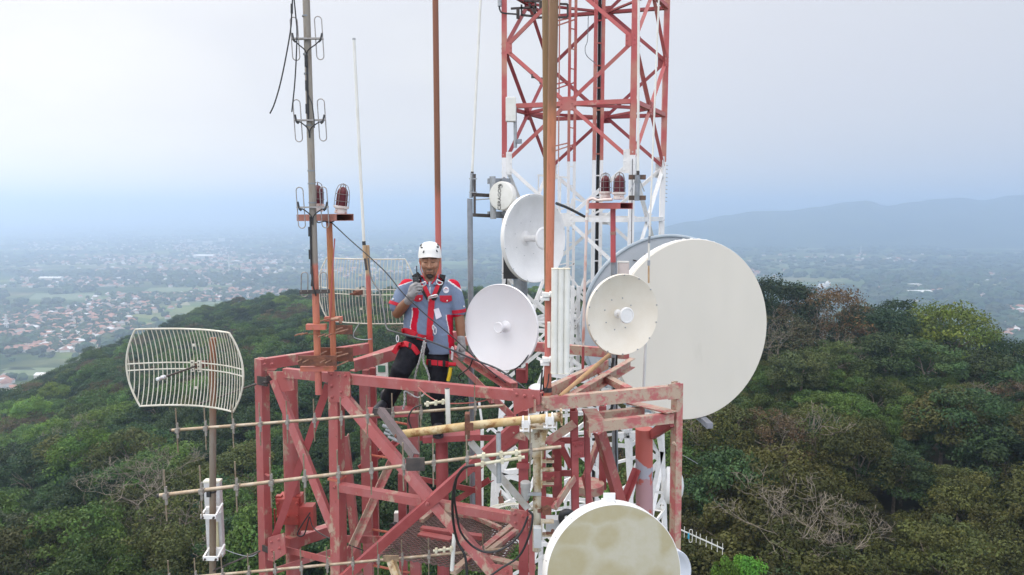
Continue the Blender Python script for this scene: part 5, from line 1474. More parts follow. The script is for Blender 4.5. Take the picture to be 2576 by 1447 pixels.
# cables hanging beside the mast
o = MB().tube(spline([P(737, -20, 5.0), P(734, 30, 5.0), P(731, 75, 5.0), P(718, 150, 5.0), P(704, 215, 5.0), P(690, 262, 5.0), P(679, 286, 5.0)], 6), .0052, 8).tube([P(734, 10, 5.0), P(734, 34, 5.0)], .009, 8).build("hanging_cable", black_mat, None, loc=P(737, -20, 5.0)); tag(o, "black cable hanging loose and curving left of the grey mast", "cable")
o = MB().tube(spline([P(738, -20, 5.02), P(744, 40, 5.02), P(747, 80, 5.02), P(745, 150, 5.02), P(741, 215, 5.02), P(734, 282, 5.02)], 6), .0050, 8).build("hanging_cable", black_mat, None, loc=P(738, -20, 5.02)); tag(o, "straighter black cable hanging between the loose one and the grey mast", "cable")

# ---- rusty clamp plates that hold the mast
t = thing("mast_clamp", "rusty clamp plates with threaded bolts at the foot of the mast", "clamp", P(802, 910, 5.12))
def cplate(x0, y0, x1, y1, d, th, m, name="plate"):
    a_, b_ = P(x0, (y0 + y1) / 2, d), P(x1, (y0 + y1) / 2, d)
    h = (P(x0, y0, d) - P(x0, y1, d)).length
    MB().bar(a_, b_, th, h).build(name, m, t)
cplate(747, 841, 846, 840, 5.10, .012, rust_mat); cplate(*C(5, 475, 645), *C(5, 850, 745), 5.10, .012, rust_mat)
cplate(*C(5, 845, 345), *C(5, 1005, 435), 5.28, .012, rust_mat); cplate(*C(5, 690, 565), *C(5, 1010, 700), 5.32, .012, rust_mat)
cplate(*C(5, 555, 335), *C(5, 745, 388), 5.12, .045, orange_mat, "clamp_block"); cplate(*C(5, 735, 262), *C(5, 905, 305), 5.3, .045, orange_mat, "clamp_block"); cplate(*C(5, 500, 748), *C(5, 825, 795), 5.14, .045, orange_mat, "clamp_block")
for (xa, ya, xb, yb, d0) in ((440, 448, 520, 425, 5.0), (500, 440, 560, 422, 5.0), (670, 462, 745, 432, 5.0), (740, 455, 800, 432, 5.0), (840, 420, 960, 388, 5.05), (845, 392, 905, 372, 5.05), (690, 305, 780, 285, 5.1), (462, 705, 520, 680, 5.0), (520, 712, 585, 682, 5.0), (690, 712, 750, 685, 5.0), (740, 715, 805, 688, 5.0), (850, 655, 960, 625, 5.05), (845, 620, 900, 612, 5.1), (690, 630, 750, 605, 5.1), (840, 750, 960, 700, 5.1)):
    MB().tube([P(*C(5, xa, ya), d0), P(*C(5, xb, yb), d0 + .12)], .0058, 8).build("threaded_bolt", mat("bolt_rust", (.30, .17, .11, 1), (.2, .1, .07, 1), scale=40, rough=.7) if "bolt_rust" not in bpy.data.materials else bpy.data.materials["bolt_rust"], t)
MB().tube([P(*C(5, 800, 290), 5.2), P(*C(5, 870, 280), 5.16), P(*C(5, 890, 320), 5.2)], .013, 8).build("hook_bolt", mat("pale_rust", (.42, .26, .19, 1), (.3, .16, .1, 1), scale=30, rough=.7), t)

# ---- aircraft warning lamps on their posts
glass_mat = mat("red_lamp_glass", (.105, .012, .018, 1), (.075, .009, .014, 1), scale=8, rough=.22, spec=.35)
lamp_base_mat = mat("flaking_white_base", (.58, .50, .47, 1), (.66, .62, .60, 1), scale=12, c3=(.38, .13, .10, 1), scale3=22, lo3=.56, hi3=.62, rough=.6)
def lamp_proto():
    t = thing("warning_lamp", "x", "warning lamp", V((0, 0, 0)))
    MB().lathe((0, 0, 0), (0, 0, 1), [(.048, 0), (.050, .01), (.046, .035), (.045, .04), (.060, .045), (.061, .062), (.050, .064)], 28).build("base", lamp_base_mat, t)
    g = MB(); g.lathe((0, 0, .062), (0, 0, 1), [(.044, 0), (.045, .01), (.043, .10), (.040, .118), (.031, .137), (.017, .149), (.001, .153)], 28)
    g.build("glass_dome", glass_mat, t)
    w = MB()
    for k in range(6):
        a = PI * k / 3 + .3; cs, sn = math.cos(a), math.sin(a)
        w.tube([V((cs * .057, sn * .057, .06)), V((cs * .055, sn * .055, .14)), V((cs * .050, sn * .050, .185)), V((cs * .036, sn * .036, .222)), V((cs * .012, sn * .012, .236)), V((0, 0, .238))], .0026, 5)
    for z, r in ((.10, .0565), (.155, .0545)):
        w.tube([V((math.cos(2 * PI * k / 24) * r, math.sin(2 * PI * k / 24) * r, z)) for k in range(24)], .0026, 5, closed=True)
    w.tube([V((0, 0, .215)), V((0, 0, .242))], .003, 5)
    w.build("wire_cage", mat('cage_wire', (.16, .14, .14, 1), (.22, .18, .17, 1), scale=40, rough=.5, metal=.3), t)
    return t
proto = lamp_proto()
for i, (x, y, d, tilt, s, lab) in enumerate(((857, 536, 5.2, 7, .95, "red warning lamp leaning in its cage on the left post"), (797, 530, 5.35, 3, .95, "red warning lamp half hidden behind the grey mast"), (1523, 497, 6.0, -1, .92, "smaller looking brighter red warning lamp on the right post"), (1557, 500, 5.85, 1, .96, "darker red warning lamp at the end of the right post"))):
    o = proto if i == 0 else proto.copy()
    if i: COL.objects.link(o)
    o.location = P(x, y + 2, d); o.rotation_euler = (0, R(tilt), .4 * i); o.scale = (s, s, s)
    o["label"] = lab; o["group"] = "caged red warning lamps"
    if i:
        for ch in proto.children:
            q = ch.copy(); COL.objects.link(q); q.parent = o
def hollow(a, b, w, h, m, parent, name="crossbeam"):
    mb = MB(); a, b, x, y, z = mb.frame(a, b, V((0, 0, 1)))
    tk = .005
    o_ = [(-w / 2, -h / 2), (w / 2, -h / 2), (w / 2, h / 2), (-w / 2, h / 2)]
    i_ = [(-w / 2 + tk, -h / 2 + tk), (w / 2 - tk, -h / 2 + tk), (w / 2 - tk, h / 2 - tk), (-w / 2 + tk, h / 2 - tk)]
    vs = [p + x * q[0] + y * q[1] for p in (a, b) for q in o_] + [p + x * q[0] + y * q[1] for p in (a, b) for q in i_]
    fs = []
    for k in range(4):
        l = (k + 1) % 4
        fs += [(k, l, 4 + l, 4 + k), (8 + l, 8 + k, 12 + k, 12 + l), (4 + k, 4 + l, 12 + l, 12 + k), (l, k, 8 + k, 8 + l)]
    mb.add(vs, fs); return mb.build(name, m, parent)
t = thing("lamp_post", "rusty orange lamp post with short beam beside the grey mast", "lamp post", P(839, 930, 5.3))
MB().tube([P(840, 930, 5.3), P(834, 735, 5.3), P(828, 556, 5.3)], [.0225, .0235, .0235], 20).build("post", pole_mat("left_lamp_post_coat", [(0, OR), (.6, (.42, .16, .08, 1)), (.9, (.44, .19, .06, 1)), (1.15, OR)], wob=.2), t)
hollow(P(768, 548, 5.52), P(868, 547, 5.16), .155, .052, mat("rusty_pink_beam", (.32, .13, .10, 1), (.22, .09, .07, 1), scale=14, rough=.65), t)
MB().tube(spline([P(842, 600, 5.26), P(836, 690, 5.25), P(833, 760, 5.26), P(828, 850, 5.26)], 5), .005, 6).build("cable", PKM := mat("painted_red_cable", (.42, .10, .09, 1), (.36, .09, .08, 1), rough=.5), t)
mb = MB(); mb.tube(spline([P(792, 548, 5.2), P(800, 560, 5.2), P(815, 557, 5.2), P(833, 560, 5.2), P(848, 549, 5.2)], 5), .005, 6); mb.build("cable", black_mat, t)
t = thing("lamp_post", "red lamp post with short beam right of the upper white dish", "lamp post", P(1543, 1230, 6.0))
MB().tube([P(1542.5, 660, 5.98), P(1542, 524, 5.98)], .0232, 20).build("post", mat("clean_red_post", (.44, .075, .085, 1), (.40, .08, .085, 1), scale=6, rough=.45), t)
hollow(P(1492, 518, 6.12), P(1576, 518, 5.80), .155, .052, mat("red_beam", (.38, .09, .09, 1), (.30, .08, .075, 1), scale=10, rough=.55), t)
MB().tube([P(1548, 1235, 6.0), P(1544, 650, 6.0)], .0275, 20).build("sleeve", grey_mat, t)
mb = MB()
for k in range(4): p = P(1542, 586 + k * 2, 5.98); mb.tube([p + V((math.cos(2 * PI * q / 12) * .025, math.sin(2 * PI * q / 12) * .025, .001 * q)) for q in range(12)], .0022, 4, closed=True)
mb.build("wire_tie", boom_mat, t)
t = thing("lamp_conduit", "pinkish white conduit bending up to the right pair of lamps", "conduit", P(1467, 930, 5.95))
mb = MB(); mb.tube(spline([P(1467, 870, 5.95), P(1471, 720, 5.95), P(1476, 560, 5.95), P(1478, 516, 5.95)], 4) + spline([P(1480, 505, 5.95), P(1490, 500, 5.93), P(1504, 504, 5.9), P(1520, 503, 5.86), P(1540, 502, 5.82)], 4), .0125, 12); mb.build("pipe", mat("pinkish_conduit", (.62, .52, .49, 1), (.50, .24, .20, 1), scale=5, lo=.52, hi=.66, rough=.5), t)
MB().tube([P(1466, 945, 5.95), P(1467, 872, 5.95)], .0125, 12).build("lower_pipe", dark_red_mat, t)
mb = MB()
for x, y in ((1478, 532), (1476, 550), (1492, 500)): p = P(x, y, 5.95); mb.tube([p - V((0, 0, .012)), p + V((0, 0, .012))], .0155, 12)
mb.build("coupling", plastic_white, t)

# ---- sector panels
c = P(1410, 808, 4.5)
t = thing("panel_antenna", "white ribbed panel antenna clamped to the orange pole", "panel antenna", c)
hh = .348
mb = MB(); prof = []
for k in range(31):
    x = -.061 + .122 * k / 30
    prof.append((x, -.020 - .016 * abs(math.sin((x + .061) / .122 * PI * 3)) ** .6))
poly = [(x, -y) for x, y in prof][::-1]
poly = [(x, y) for x, y in prof] + [(.061, .03), (-.061, .03)]
zc = c
vs = [c + V((p[0], p[1], -hh)) for p in poly] + [c + V((p[0], p[1], hh)) for p in poly]
n_ = len(poly)
mb.add(vs, [(i, (i + 1) % n_, n_ + (i + 1) % n_, n_ + i) for i in range(n_)] + [tuple(reversed(range(n_))), tuple(range(n_, 2 * n_))]); mb.build("radome", plastic_white, t)
mb = MB()
for s_ in (-1, 1):
    vs = [c + V((p[0] * 1.03, p[1] * 1.06, s_ * hh)) for p in poly] + [c + V((p[0] * 1.03, p[1] * 1.06, s_ * (hh + .006))) for p in poly]
    f_ = [(i, (i + 1) % n_, n_ + (i + 1) % n_, n_ + i) for i in range(n_)] + [tuple(reversed(range(n_))), tuple(range(n_, 2 * n_))]
    mb.add(vs, f_ if s_ > 0 else [tuple(reversed(f)) for f in f_])
mb.build("end_cap", mat("cream_cap", (.68, .66, .56, 1), (.6, .57, .46, 1), rough=.5), t)
for yy in (741, 904):
    mb = MB(); q = P(1378, yy, 4.58)
    mb.box(q + V((0, 0, 0)), (.075, .075, .028)); mb.box(q + V((-.02, .01, -.028)), (.06, .08, .02)); mb.bar(q + V((.02, 0, .01)), c + V((-.03, .02, q.z - c.z - .008)), .025, .03)
    mb.bolt(q + V((.01, -.038, 0)), (0, -1, 0), .008, .01); mb.build("clamp", dish_white, t)
MB().box(P(1381, 842, 4.55), (.02, .05, .17)).build("tilt_bracket", plastic_white, t)
t = thing("panel_antenna", "small pinkish white panel antenna behind the cream dish", "panel antenna", P(1567, 760, 6.05))
MB().box(P(1567, 745, 6.05), (.098, .05, .60)).build("radome", mat("pinkish_white", (.62, .55, .53, 1), (.56, .49, .47, 1), rough=.5), t, bevel=.008)
MB().box(P(1567, 659, 6.05), (.104, .056, .012)).build("end_cap", plastic_white, t)
c = P(540, 1306, 5.55)
t = thing("panel_antenna", "long white panel antenna strapped to the brown grey left pole", "panel antenna", c)
MB().box(c, (.138, .06, .66)).build("radome", mat("grey_white_panel", (.55, .55, .56, 1), (.50, .50, .51, 1), rough=.5), t, bevel=.010)
MB().box(c + V((0, 0, .338)), (.142, .066, .022)).build("end_cap", mat("cream_cap_left", (.70, .68, .60, 1), (.62, .60, .5, 1), rough=.5), t, bevel=.005)
MB().box(c + V((.024, -.034, -.12)), (.035, .012, .22)).build("label_strip", mat("yellowed_label", (.58, .55, .36, 1), (.54, .50, .33, 1), rough=.6), t)
for dz in (.115, -.245):
    mb = MB(); q = V((P(535, 1300, 5.42).x, 5.36, c.z + dz))
    mb.box(q + V((.0, -.012, 0)), (.125, .014, .035)); mb.box(q + V((.005, .08, .02)), (.13, .03, .05)); mb.bar(q + V((.06, -.01, .01)), q + V((.075, .09, .07)), .014); mb.bar(q + V((-.06, -.01, .01)), q + V((-.06, .09, .03)), .014)
    mb.build("clamp", dish_white, t)
    mb = MB()
    for dx in (-.045, .045): mb.bolt(q + V((dx, -.02, -.004)), (0, -1, 0), .010, .012)
    mb.build("bolt", dark_steel, t)
mb = MB(); p = P(535, 1236, 5.42); mb.tube([p - V((0, 0, .008)), p + V((0, 0, .008))], .030, 18); mb.box(p + V((-.02, -.03, -.01)), (.03, .02, .05)); mb.build("hose_clamp", black_mat, t)

# ---- yagis
clampm = mat('weathered_clamp', (.30, .28, .26, 1), (.22, .19, .165, 1), scale=40, rough=.5, metal=.2)
def yagi(label, p0, p1, xs, ln, rod=.0045, boom=.0105, sl=True, m=None, em=None, group="yagi antennas"):
    a_, b_ = P(*p0), P(*p1)
    t = thing("yagi_antenna", label, "yagi antenna", (a_ + b_) / 2, group)
    MB().tube([a_, b_], boom, 12).build("boom", m or boom_mat, t)
    MB().tube([a_ - (b_ - a_).normalized() * .006, a_ + (b_ - a_).normalized() * .006], boom * 1.08, 12).build("end_cap", black_mat, t)
    for x in xs:
        k = (x - p0[0]) / (p1[0] - p0[0]); 
        q0, q1 = proj(a_), proj(b_)
        # depth-correct parameter along the boom
        k = k * q0[2] / (q1[2] + k * (q0[2] - q1[2]))
        p = a_ + (b_ - a_) * k + V((0, -boom * 1.3, 0))
        lx = ln * (1.0 + .10 * (xs.index(x) == len(xs) - 1))
        mb = MB(); mb.tube([p - V((0.004, 0, lx / 2)), p + V((-.004, 0, lx / 2))], rod, 8)
        e = mb.build("element", em or rod_mat, t)
        if sl:
            mb = MB(); mb.tube([p - V((0, 0, .05)), p + V((0, 0, .05))], rod * 1.75, 8); mb.box(p, (.022, .03, .028)); mb.build("element_clamp", clampm, e)
    return t
yagi("upper rusty yagi antenna crossing in front of the worker's boots", (430, 1083, 4.30), (1266, 1020, 4.62), [449, 520, 589, 657, 725, 793, 860, 926, 989, 1060, 1196], .29)
yagi("middle yagi antenna, longest and nearest, crossing the red tower", (398, 1247, 3.50), (1411, 1124, 3.95), [421, 510, 598, 685, 769, 853, 936, 1017, 1092, 1176, 1335], .285)
yagi("lowest yagi antenna along the bottom edge of the picture", (420, 1458, 4.45), (1276, 1380, 4.85), [429, 495, 562, 628, 694, 760, 825, 889, 953, 1013, 1080, 1216], .285)
for (pts, d, r, mm, par, ttl) in (
    ([(1125, 978), (1128, 1068)], 4.5, .0165, plastic_white, "yagi_antenna", None), ([(1254, 1088), (1255, 1214)], 3.82, .0145, galv_mat, "yagi_antenna.001", None), ([(1143, 1342), (1137, 1435)], 4.68, .015, plastic_white, "yagi_antenna.002", None)):
    pr = bpy.data.objects[par]
    MB().tube([P(*pts[0], d), P(*pts[1], d)], r, 16).build("driven_element", mm, pr)
    MB().tube([P(pts[0][0] - .2, pts[0][1] - 1, d), P(pts[0][0], pts[0][1] + 3, d)], r * .9, 16).build("tube_cap", dark_steel, pr)
for (pts, d, par) in (([(1068, 1017), (1120, 1010)], 4.44, "yagi_antenna"), ([(1195, 1170), (1320, 1150)], 3.78, "yagi_antenna.001"), ([(1200, 1148), (1310, 1138)], 3.80, "yagi_antenna.001"), ([(1090, 1386), (1140, 1380)], 4.62, "yagi_antenna.002")):
    pr = bpy.data.objects[par]; mb = MB(); a_, b_ = P(*pts[0], d), P(*pts[1], d); mb.tube([a_, b_], .0095, 10)
    for k in (.15, .55, .9): q = a_ + (b_ - a_) * k; mb.box(q, (.018, .03, .03))
    mb.build("balun", mat("cream_tube", (.56, .54, .42, 1), (.46, .42, .30, 1), scale=18, rough=.45) if "cream_tube" not in bpy.data.materials else bpy.data.materials["cream_tube"], pr)
yagi("small white yagi antenna at the right above the vivid treetop", (1708, 1331, 5.6), (1819, 1381, 5.9), [1722, 1742, 1752, 1762, 1777, 1791, 1805, 1818], .098, rod=.0028, boom=.0065, sl=False, m=plastic_white, em=plastic_white)
p = P(1737, 1347, 5.65); MB().tube([p + V((math.cos(a) * .014, -.01, .045 + math.sin(a) * .014)) for a in [PI * k / 6 for k in range(7)]] + [p + V((math.cos(a) * .014, -.01, -.045 + math.sin(a) * .014)) for a in [PI + PI * k / 6 for k in range(7)]], .0028, 6, closed=True).build("folded_dipole", plastic_white, bpy.data.objects["yagi_antenna.003"])
MB().box(p + V((-.02, -.012, 0)), (.012, .012, .05)).build("feed_box", mat("cyan_plastic", (.02, .32, .50, 1), rough=.4), bpy.data.objects["yagi_antenna.003"])

# ---- yellow boom with its rusty upright
t = thing("support_boom", "yellowed rusty support pipe lying across in front of the tower", "pipe", P(1212, 1067, 4.3))
MB().tube([P(1014, 1092, 4.35), P(1212, 1068, 4.28), P(1404, 1049, 4.22)], .0275, 24).build("pipe", brass_mat, t)
mb = MB(); a_ = P(1404, 1049, 4.22); dr = (P(1404, 1049, 4.22) - P(1212, 1068, 4.28)).normalized(); mb.box(a_ + dr * .02 + V((0, -.0, -.002)), (.012, .10, .085)); mb.tube([a_ - dr * .03, a_ + dr * .015], .0285, 24); mb.build("end_flange", stain_white, t)
for x, y in ((1323, 1062), (1382, 1053)):
    q = P(x, y, 4.22); mb = MB()
    for sx in (-.018, .018):
        mb.tube([q + V((sx, math.cos(a) * .036, math.sin(a) * .036)) for a in [PI * k / 8 for k in range(9)]], .006, 6)
        for sy in (-1, 1): mb.tube([q + V((sx, sy * .036, 0)), q + V((sx, sy * .036, -.055))], .006, 6)
    mb.box(q + V((0, -.034, -.004)), (.055, .006, .05)); mb.box(q + V((0, 0, -.045)), (.08, .09, .008)); mb.build("u_bolt", dish_white, t)
q = P(1183, 1070, 4.22); mb = MB(); mb.box(q + V((-.018, 0, .0)), (.03, .06, .16)); mb.box(q + V((.004, -.03, .0)), (.035, .01, .05)); mb.build("clamp", rust_mat, t)
t = thing("rusty_upright", "rust streaked upright pipe with flared bracket below the yellow pipe", "pipe", P(1352, 1380, 4.3))
MB().tube([P(1350, 1385, 4.3), P(1352, 1120, 4.3)], .0275, 24).build("pipe", stain_white, t)
mb = MB(); z0 = 4.27
mb.plate([P(1308, 1076, z0), P(1384, 1070, z0), P(1372, 1105, z0), P(1368, 1150, z0), P(1337, 1150, z0), P(1332, 1108, z0)], (0, -1, 0), .008); mb.box(P(1347, 1073, 4.25), (.20, .10, .008)); mb.build("flared_bracket", stain_white, t)
for yy in (1145, 1200, 1330):
    q = P(1366, yy, 4.24); mb = MB(); mb.box(q + V((-.01, -.01, 0)), (.008, .06, .12)); mb.box(q + V((.03, .0, -.04)), (.08, .05, .008)); mb.box(q + V((.03, 0, .05)), (.08, .05, .008))
    mb.build("bracket", stain_white, t)
    mb = MB(); mb.bar(q + V((.02, -.02, -.02)), q + V((.07, -.03, -.015)), .012); mb.bolt(q + V((.06, -.05, .01)), (0, -1, 0), .012, .012); mb.build("bolt", rust_mat, t)
mb = MB(); q = P(1356, 1281, 4.3); mb.tube([q - V((0, 0, .012)), q + V((0, 0, .012))], .030, 20); mb.box(q + V((.05, -.02, 0)), (.06, .03, .05)); mb.build("strap", rust_mat, t)
q = P(1322, 1235, 4.28); t2 = thing("junction_can", "grey capped cylinder strapped to the rust streaked upright", "junction box", q)
MB().lathe(q - V((0, 0, .055)), (0, 0, 1), [(.016, -.012), (.022, 0), (.030, .015), (.030, .078), (.034, .08), (.034, .112), (.028, .118)], 24).build("body", mat("grey_can", (.40, .41, .42, 1), (.34, .34, .34, 1), rough=.5), t2)
mb = MB(); mb.bar(P(1318, 1243, 4.26), P(1362, 1243, 4.26), .012, .02); mb.build("strap", galv_mat, t2)
t = thing("equipment_box", "grey white bracket box behind the stained dish", "box", P(1400, 1320, 4.4))
mb = MB(); mb.box(P(1352, 1350, 4.2), (.05, .05, .13)); mb.box(P(1392, 1320, 4.45), (.10, .08, .10)); mb.build("body", mat("box_grey", (.50, .52, .54, 1), (.44, .45, .46, 1), rough=.5), t)
MB().tube(spline([P(1420, 1330, 4.4), P(1412, 1300, 4.35), P(1425, 1288, 4.35), P(1445, 1295, 4.4)], 5), .022, 10).build("rubber_boot", black_mat, t)
# struts that carry the yagi booms
t = thing("boom_strut", "brown grey angle strut joining upper and middle yagi booms", "strut", P(1000, 1090, 4.35))
MB().angle(P(958, 1032, 4.42), P(1046, 1150, 3.85), .042, .005, V((0, 1, 0))).build("strut", mat("brown_grey_steel", (.13, .10, .105, 1), (.10, .08, .08, 1), scale=12, c3=(.5, .47, .44, 1), scale3=40, lo3=.68, hi3=.72, rough=.5), t)
mb = MB(); mb.box(P(962, 1036, 4.42), (.115, .012, .045)); mb.box(P(1045, 1168, 3.74), (.105, .012, .075)); mb.build("clamp_plate", dark_steel, t)
mb = MB(); mb.bolt(P(964, 1034, 4.40), (0, -1, 0), .014, .02); mb.bolt(P(997, 1096, 4.1), (0, -1, 0), .012, .016); mb.build("bolt", rust_mat, t)
mb = MB()
for k, (x, y) in enumerate(((962, 1070), (970, 1080), (980, 1088), (966, 1088), (976, 1098), (990, 1105))): mb.tube([P(x, y, 4.5), P(x + 16, y + 6, 4.5)], .012, 8)
mb.build("threaded_bolt", galv_mat, t)
t = thing("boom_strut", "pale grey slanting angle strut left of the rust streaked upright", "strut", P(1257, 1195, 4.2))
MB().angle(P(1184, 1110, 4.25), P(1328, 1276, 4.28), .045, .006, V((0, 1, 0)), -1).build("strut", mat("grey_rusty_strut", (.40, .40, .40, 1), (.32, .30, .27, 1), scale=8, c3=(.26, .14, .06, 1), scale3=18, lo3=.60, hi3=.68, rough=.5), t)
t = thing("boom_strut", "small brown plate and strut at the lowest yagi boom", "strut", P(984, 1406, 4.6))
MB().box(P(984, 1405, 4.6), (.11, .012, .042)).build("clamp_plate", mat("plate_brown", (.28, .20, .12, 1), (.18, .12, .08, 1), scale=20, rough=.6), t)
MB().angle(P(984, 1410, 4.62), P(1005, 1470, 4.5), .05, .006, V((0, 1, 0))).build("strut", stain_white, t)
# rods from the left post to the grid pole
t = thing("stay_rod", "dark stay rod clamped to the left post behind the grid antenna", "stay rod", P(645, 966, 5.6))
MB().tube([P(645, 966, 5.62), P(500, 1017, 5.35)], .0085, 8).build("rod", dark_steel, t)
mb = MB(); mb.box(P(660, 959, 5.66), (.125, .012, .075), axl); mb.box(P(680, 954, 5.70), (.08, .012, .065), (axl[1], axl[0], axl[2])); mb.bolt(P(668, 962, 5.62), -axl[1], .014, .02); mb.build("clamp", dark_steel, t)
t = thing("stay_rod", "dark lower stay rod clamped to the foot of the left post", "stay rod", P(680, 1385, 5.6))
MB().tube([P(655, 1386, 5.6), P(535, 1436, 5.4)], .0085, 8).build("rod", dark_steel, t)
mb = MB(); mb.box(P(675, 1384, 5.64), (.15, .012, .055), axl); mb.box(P(697, 1375, 5.7), (.07, .012, .06), (axl[1], axl[0], axl[2])); mb.build("clamp", dark_steel, t)

# ---- cables
def cable(label, pts, r, m=black_mat, k=6):
    pp = spline([P(*p) for p in pts], k)
    o = MB().tube(pp, r, 8).build("cable", m, None, loc=pp[0]); return tag(o, label, "cable")
cable("thin black cable slanting down across the worker's chest", [(834, 560, 5.25), (880, 603, 5.2), (931, 648, 5.15), (975, 690, 5.1), (1013, 737, 5.02), (1070, 791, 4.98), (1135, 845, 4.98), (1201, 906, 5.0), (1240, 938, 5.0), (1272, 963, 4.98)], .0044)
cable("thick grey black cable bending behind the worker's hip down to the dishes", [(926, 650, 6.3), (934, 700, 6.2), (955, 736, 5.9), (966, 786, 5.5), (973, 825, 5.3), (992, 835, 5.2), (1030, 845, 5.15), (1065, 853, 5.1), (1142, 883, 5.1), (1196, 906, 5.1), (1259, 932, 5.05), (1321, 978, 4.9)], .0070, mat("grey_black_sheath", (.05, .055, .065, 1), (.035, .038, .045, 1), rough=.45))
cable("black coax hanging from the middle yagi in a long loop", [(1195, 1170, 3.78), (1170, 1176, 3.8), (1150, 1200, 3.9), (1140, 1240, 4.0), (1139, 1300, 4.1), (1150, 1360, 4.2), (1170, 1400, 4.2), (1176, 1460, 4.2)], .0085)
cable("second black coax looping right under the middle yagi", [(1148, 1205, 3.95), (1143, 1250, 4.0), (1150, 1300, 4.1), (1160, 1340, 4.15), (1190, 1375, 4.2), (1230, 1390, 4.2), (1275, 1375, 4.2), (1310, 1340, 4.25), (1328, 1300, 4.25)], .0070)
cable("black cable curving along the platform to the rust streaked upright", [(1225, 1455, 4.3), (1260, 1430, 4.3), (1305, 1400, 4.3), (1330, 1350, 4.25), (1340, 1300, 4.25), (1330, 1285, 4.25)], .0075)
cable("pale red wire sagging below the front beam beside the white tube", [(1052, 975, 4.9), (1075, 995, 4.85), (1110, 1013, 4.8), (1160, 1015, 4.8), (1210, 1010, 4.75), (1245, 998, 4.7)], .0045, mat("red_wire", (.42, .13, .11, 1), rough=.5))
cable("black loop of cable between the boots and the yellow pipe", [(1062, 1018, 4.5), (1040, 1028, 4.5), (1028, 1050, 4.5), (1034, 1075, 4.5), (1048, 1095, 4.5)], .0055)
cable("black cables hanging down the orange pole's foot", [(1364, 930, 4.57), (1362, 960, 4.57), (1359, 1005, 4.56)], .0062)
cable("thin black strap cable beside the orange pole's foot", [(1381, 940, 4.57), (1378, 965, 4.56), (1370, 990, 4.55)], .0045)
cable("black cable drooping under the white dish beside the worker", [(1330, 893, 5.3), (1310, 918, 5.3), (1280, 938, 5.3), (1245, 950, 5.25)], .0052)
cable("black flex hanging from the left pipe's junction", [(780, 1290, 5.7), (760, 1320, 5.7), (748, 1345, 5.7), (765, 1345, 5.7), (778, 1300, 5.7)], .006)
cable("thin black wire from the junction across the lower braces", [(779, 1300, 5.7), (790, 1330, 5.65), (830, 1355, 5.5), (880, 1372, 5.4), (915, 1385, 5.4)], .0045)
cable("thin wire running from the left panel to the red post", [(560, 1380, 5.5), (590, 1392, 5.5), (630, 1400, 5.55), (655, 1386, 5.6)], .0035, galv_mat)
cable("black cable from the upper dish towards the lattice leg", [(1400, 512, 9.2), (1430, 524, 9.6), (1476, 548, 9.9)], .02)
cable("grey cable looping off the short red pole", [(905, 812, 6.4), (890, 838, 6.4), (893, 850, 6.4), (915, 855, 6.4), (935, 853, 6.4)], .0045, galv_mat)
cable("black cable rope going down to the lower dish support", [(1190, 900, 5.8), (1180, 925, 5.8), (1155, 945, 5.8), (1160, 960, 5.8)], .006)
cable("bent black coax hanging by the dark pipe under the cream dish", [(1543, 900, 5.8), (1540, 930, 5.8), (1546, 960, 5.8), (1540, 1020, 5.8), (1530, 1060, 5.8)], .012)
cable("thin wire from the right post towards the trees", [(1712, 1143, 5.2), (1735, 1155, 5.3), (1755, 1167, 5.4)], .0028, galv_mat)
# fittings
t = thing("pole_strap", "black tape strap round the foot of the orange pole", "strap", P(1378, 978, 4.62))
p = P(1378, 980, 4.62); MB().tube([p - V((0, 0, .016)), p + V((0, 0, .016))], .029, 20).build("band", black_mat, t)
o = MB().tube([P(1408, 998, 4.6), P(1470, 945, 5.0), P(1532, 894, 5.35)], [.0155, .0165, .0175], 12).build("bamboo_stick", mat("bamboo", (.46, .28, .13, 1), (.38, .23, .11, 1), scale=14, c3=(.26, .14, .07, 1), scale3=30, lo3=.62, hi3=.68, rough=.5), None, loc=P(1470, 945, 5.0)); tag(o, "tan bamboo stick lying in the channel under the cream dish", "stick")
c = P(1351, 977, 5.15); t = thing("safety_helmet", "red and white safety helmet lying behind the front beam", "helmet", c)
MB().lathe(c - V((0, 0, .05)), (0, 0, 1), [(.075, 0), (.074, .03), (.064, .055)], 28).build("shell", mat("red_shell", (.62, .012, .035, 1), rough=.35), t)
MB().lathe(c - V((0, 0, .05)), (0, 0, 1), [(.066, .054), (.05, .072), (.025, .083), (.001, .086)], 28).build("crown_panel", mat("white_shell", (.76, .76, .80, 1), rough=.35), t)
t = thing("dish_mount", "dark mounting box and pipe below the upper white dish", "mount", P(1308, 720, 8.8))
MB().tube([P(1309, 640, 9.75), P(1309, 760, 9.75)], .10, 18).build("pipe", grey_mat, t)
MB().box(P(1284, 672, 9.75), (.20, .2, .32)).build("box", black_mat, t)
t = thing("dish_mount", "dark bracket under the smooth white dish beside the worker", "mount", P(1303, 925, 5.5))
mb = MB(); mb.box(P(1300, 905, 5.58), (.07, .10, .11)); mb.build("box", black_mat, t)
mb = MB(); mb.box(P(1312, 945, 5.5), (.09, .06, .11)); mb.box(P(1325, 935, 5.45), (.02, .03, .14)); mb.build("bracket", dark_red_mat, t)
t = thing("radio_unit", "grey white radio box on the lattice's left leg", "radio", P(1284, 275, 10.3))
MB().box(P(1285, 276, 10.25), (.15, .12, .35)).build("body", plastic_white, t, bevel=.01)
MB().tube([P(1295.5, 268, 10.3), P(1296.5, 372, 10.3)], .025, 12).build("pipe", galv_mat, t)
MB().box(P(1306, 356, 10.25), (.08, .08, .06)).build("camera_box", grey_mat, t)
t = thing("rod_antenna", "small upright grey antenna at the top left of the lattice", "antenna", P(1256, 12, 10.4))
MB().tube([P(1257, -12, 10.4), P(1257, 16, 10.4)], .03, 10).build("body", galv_mat, t)
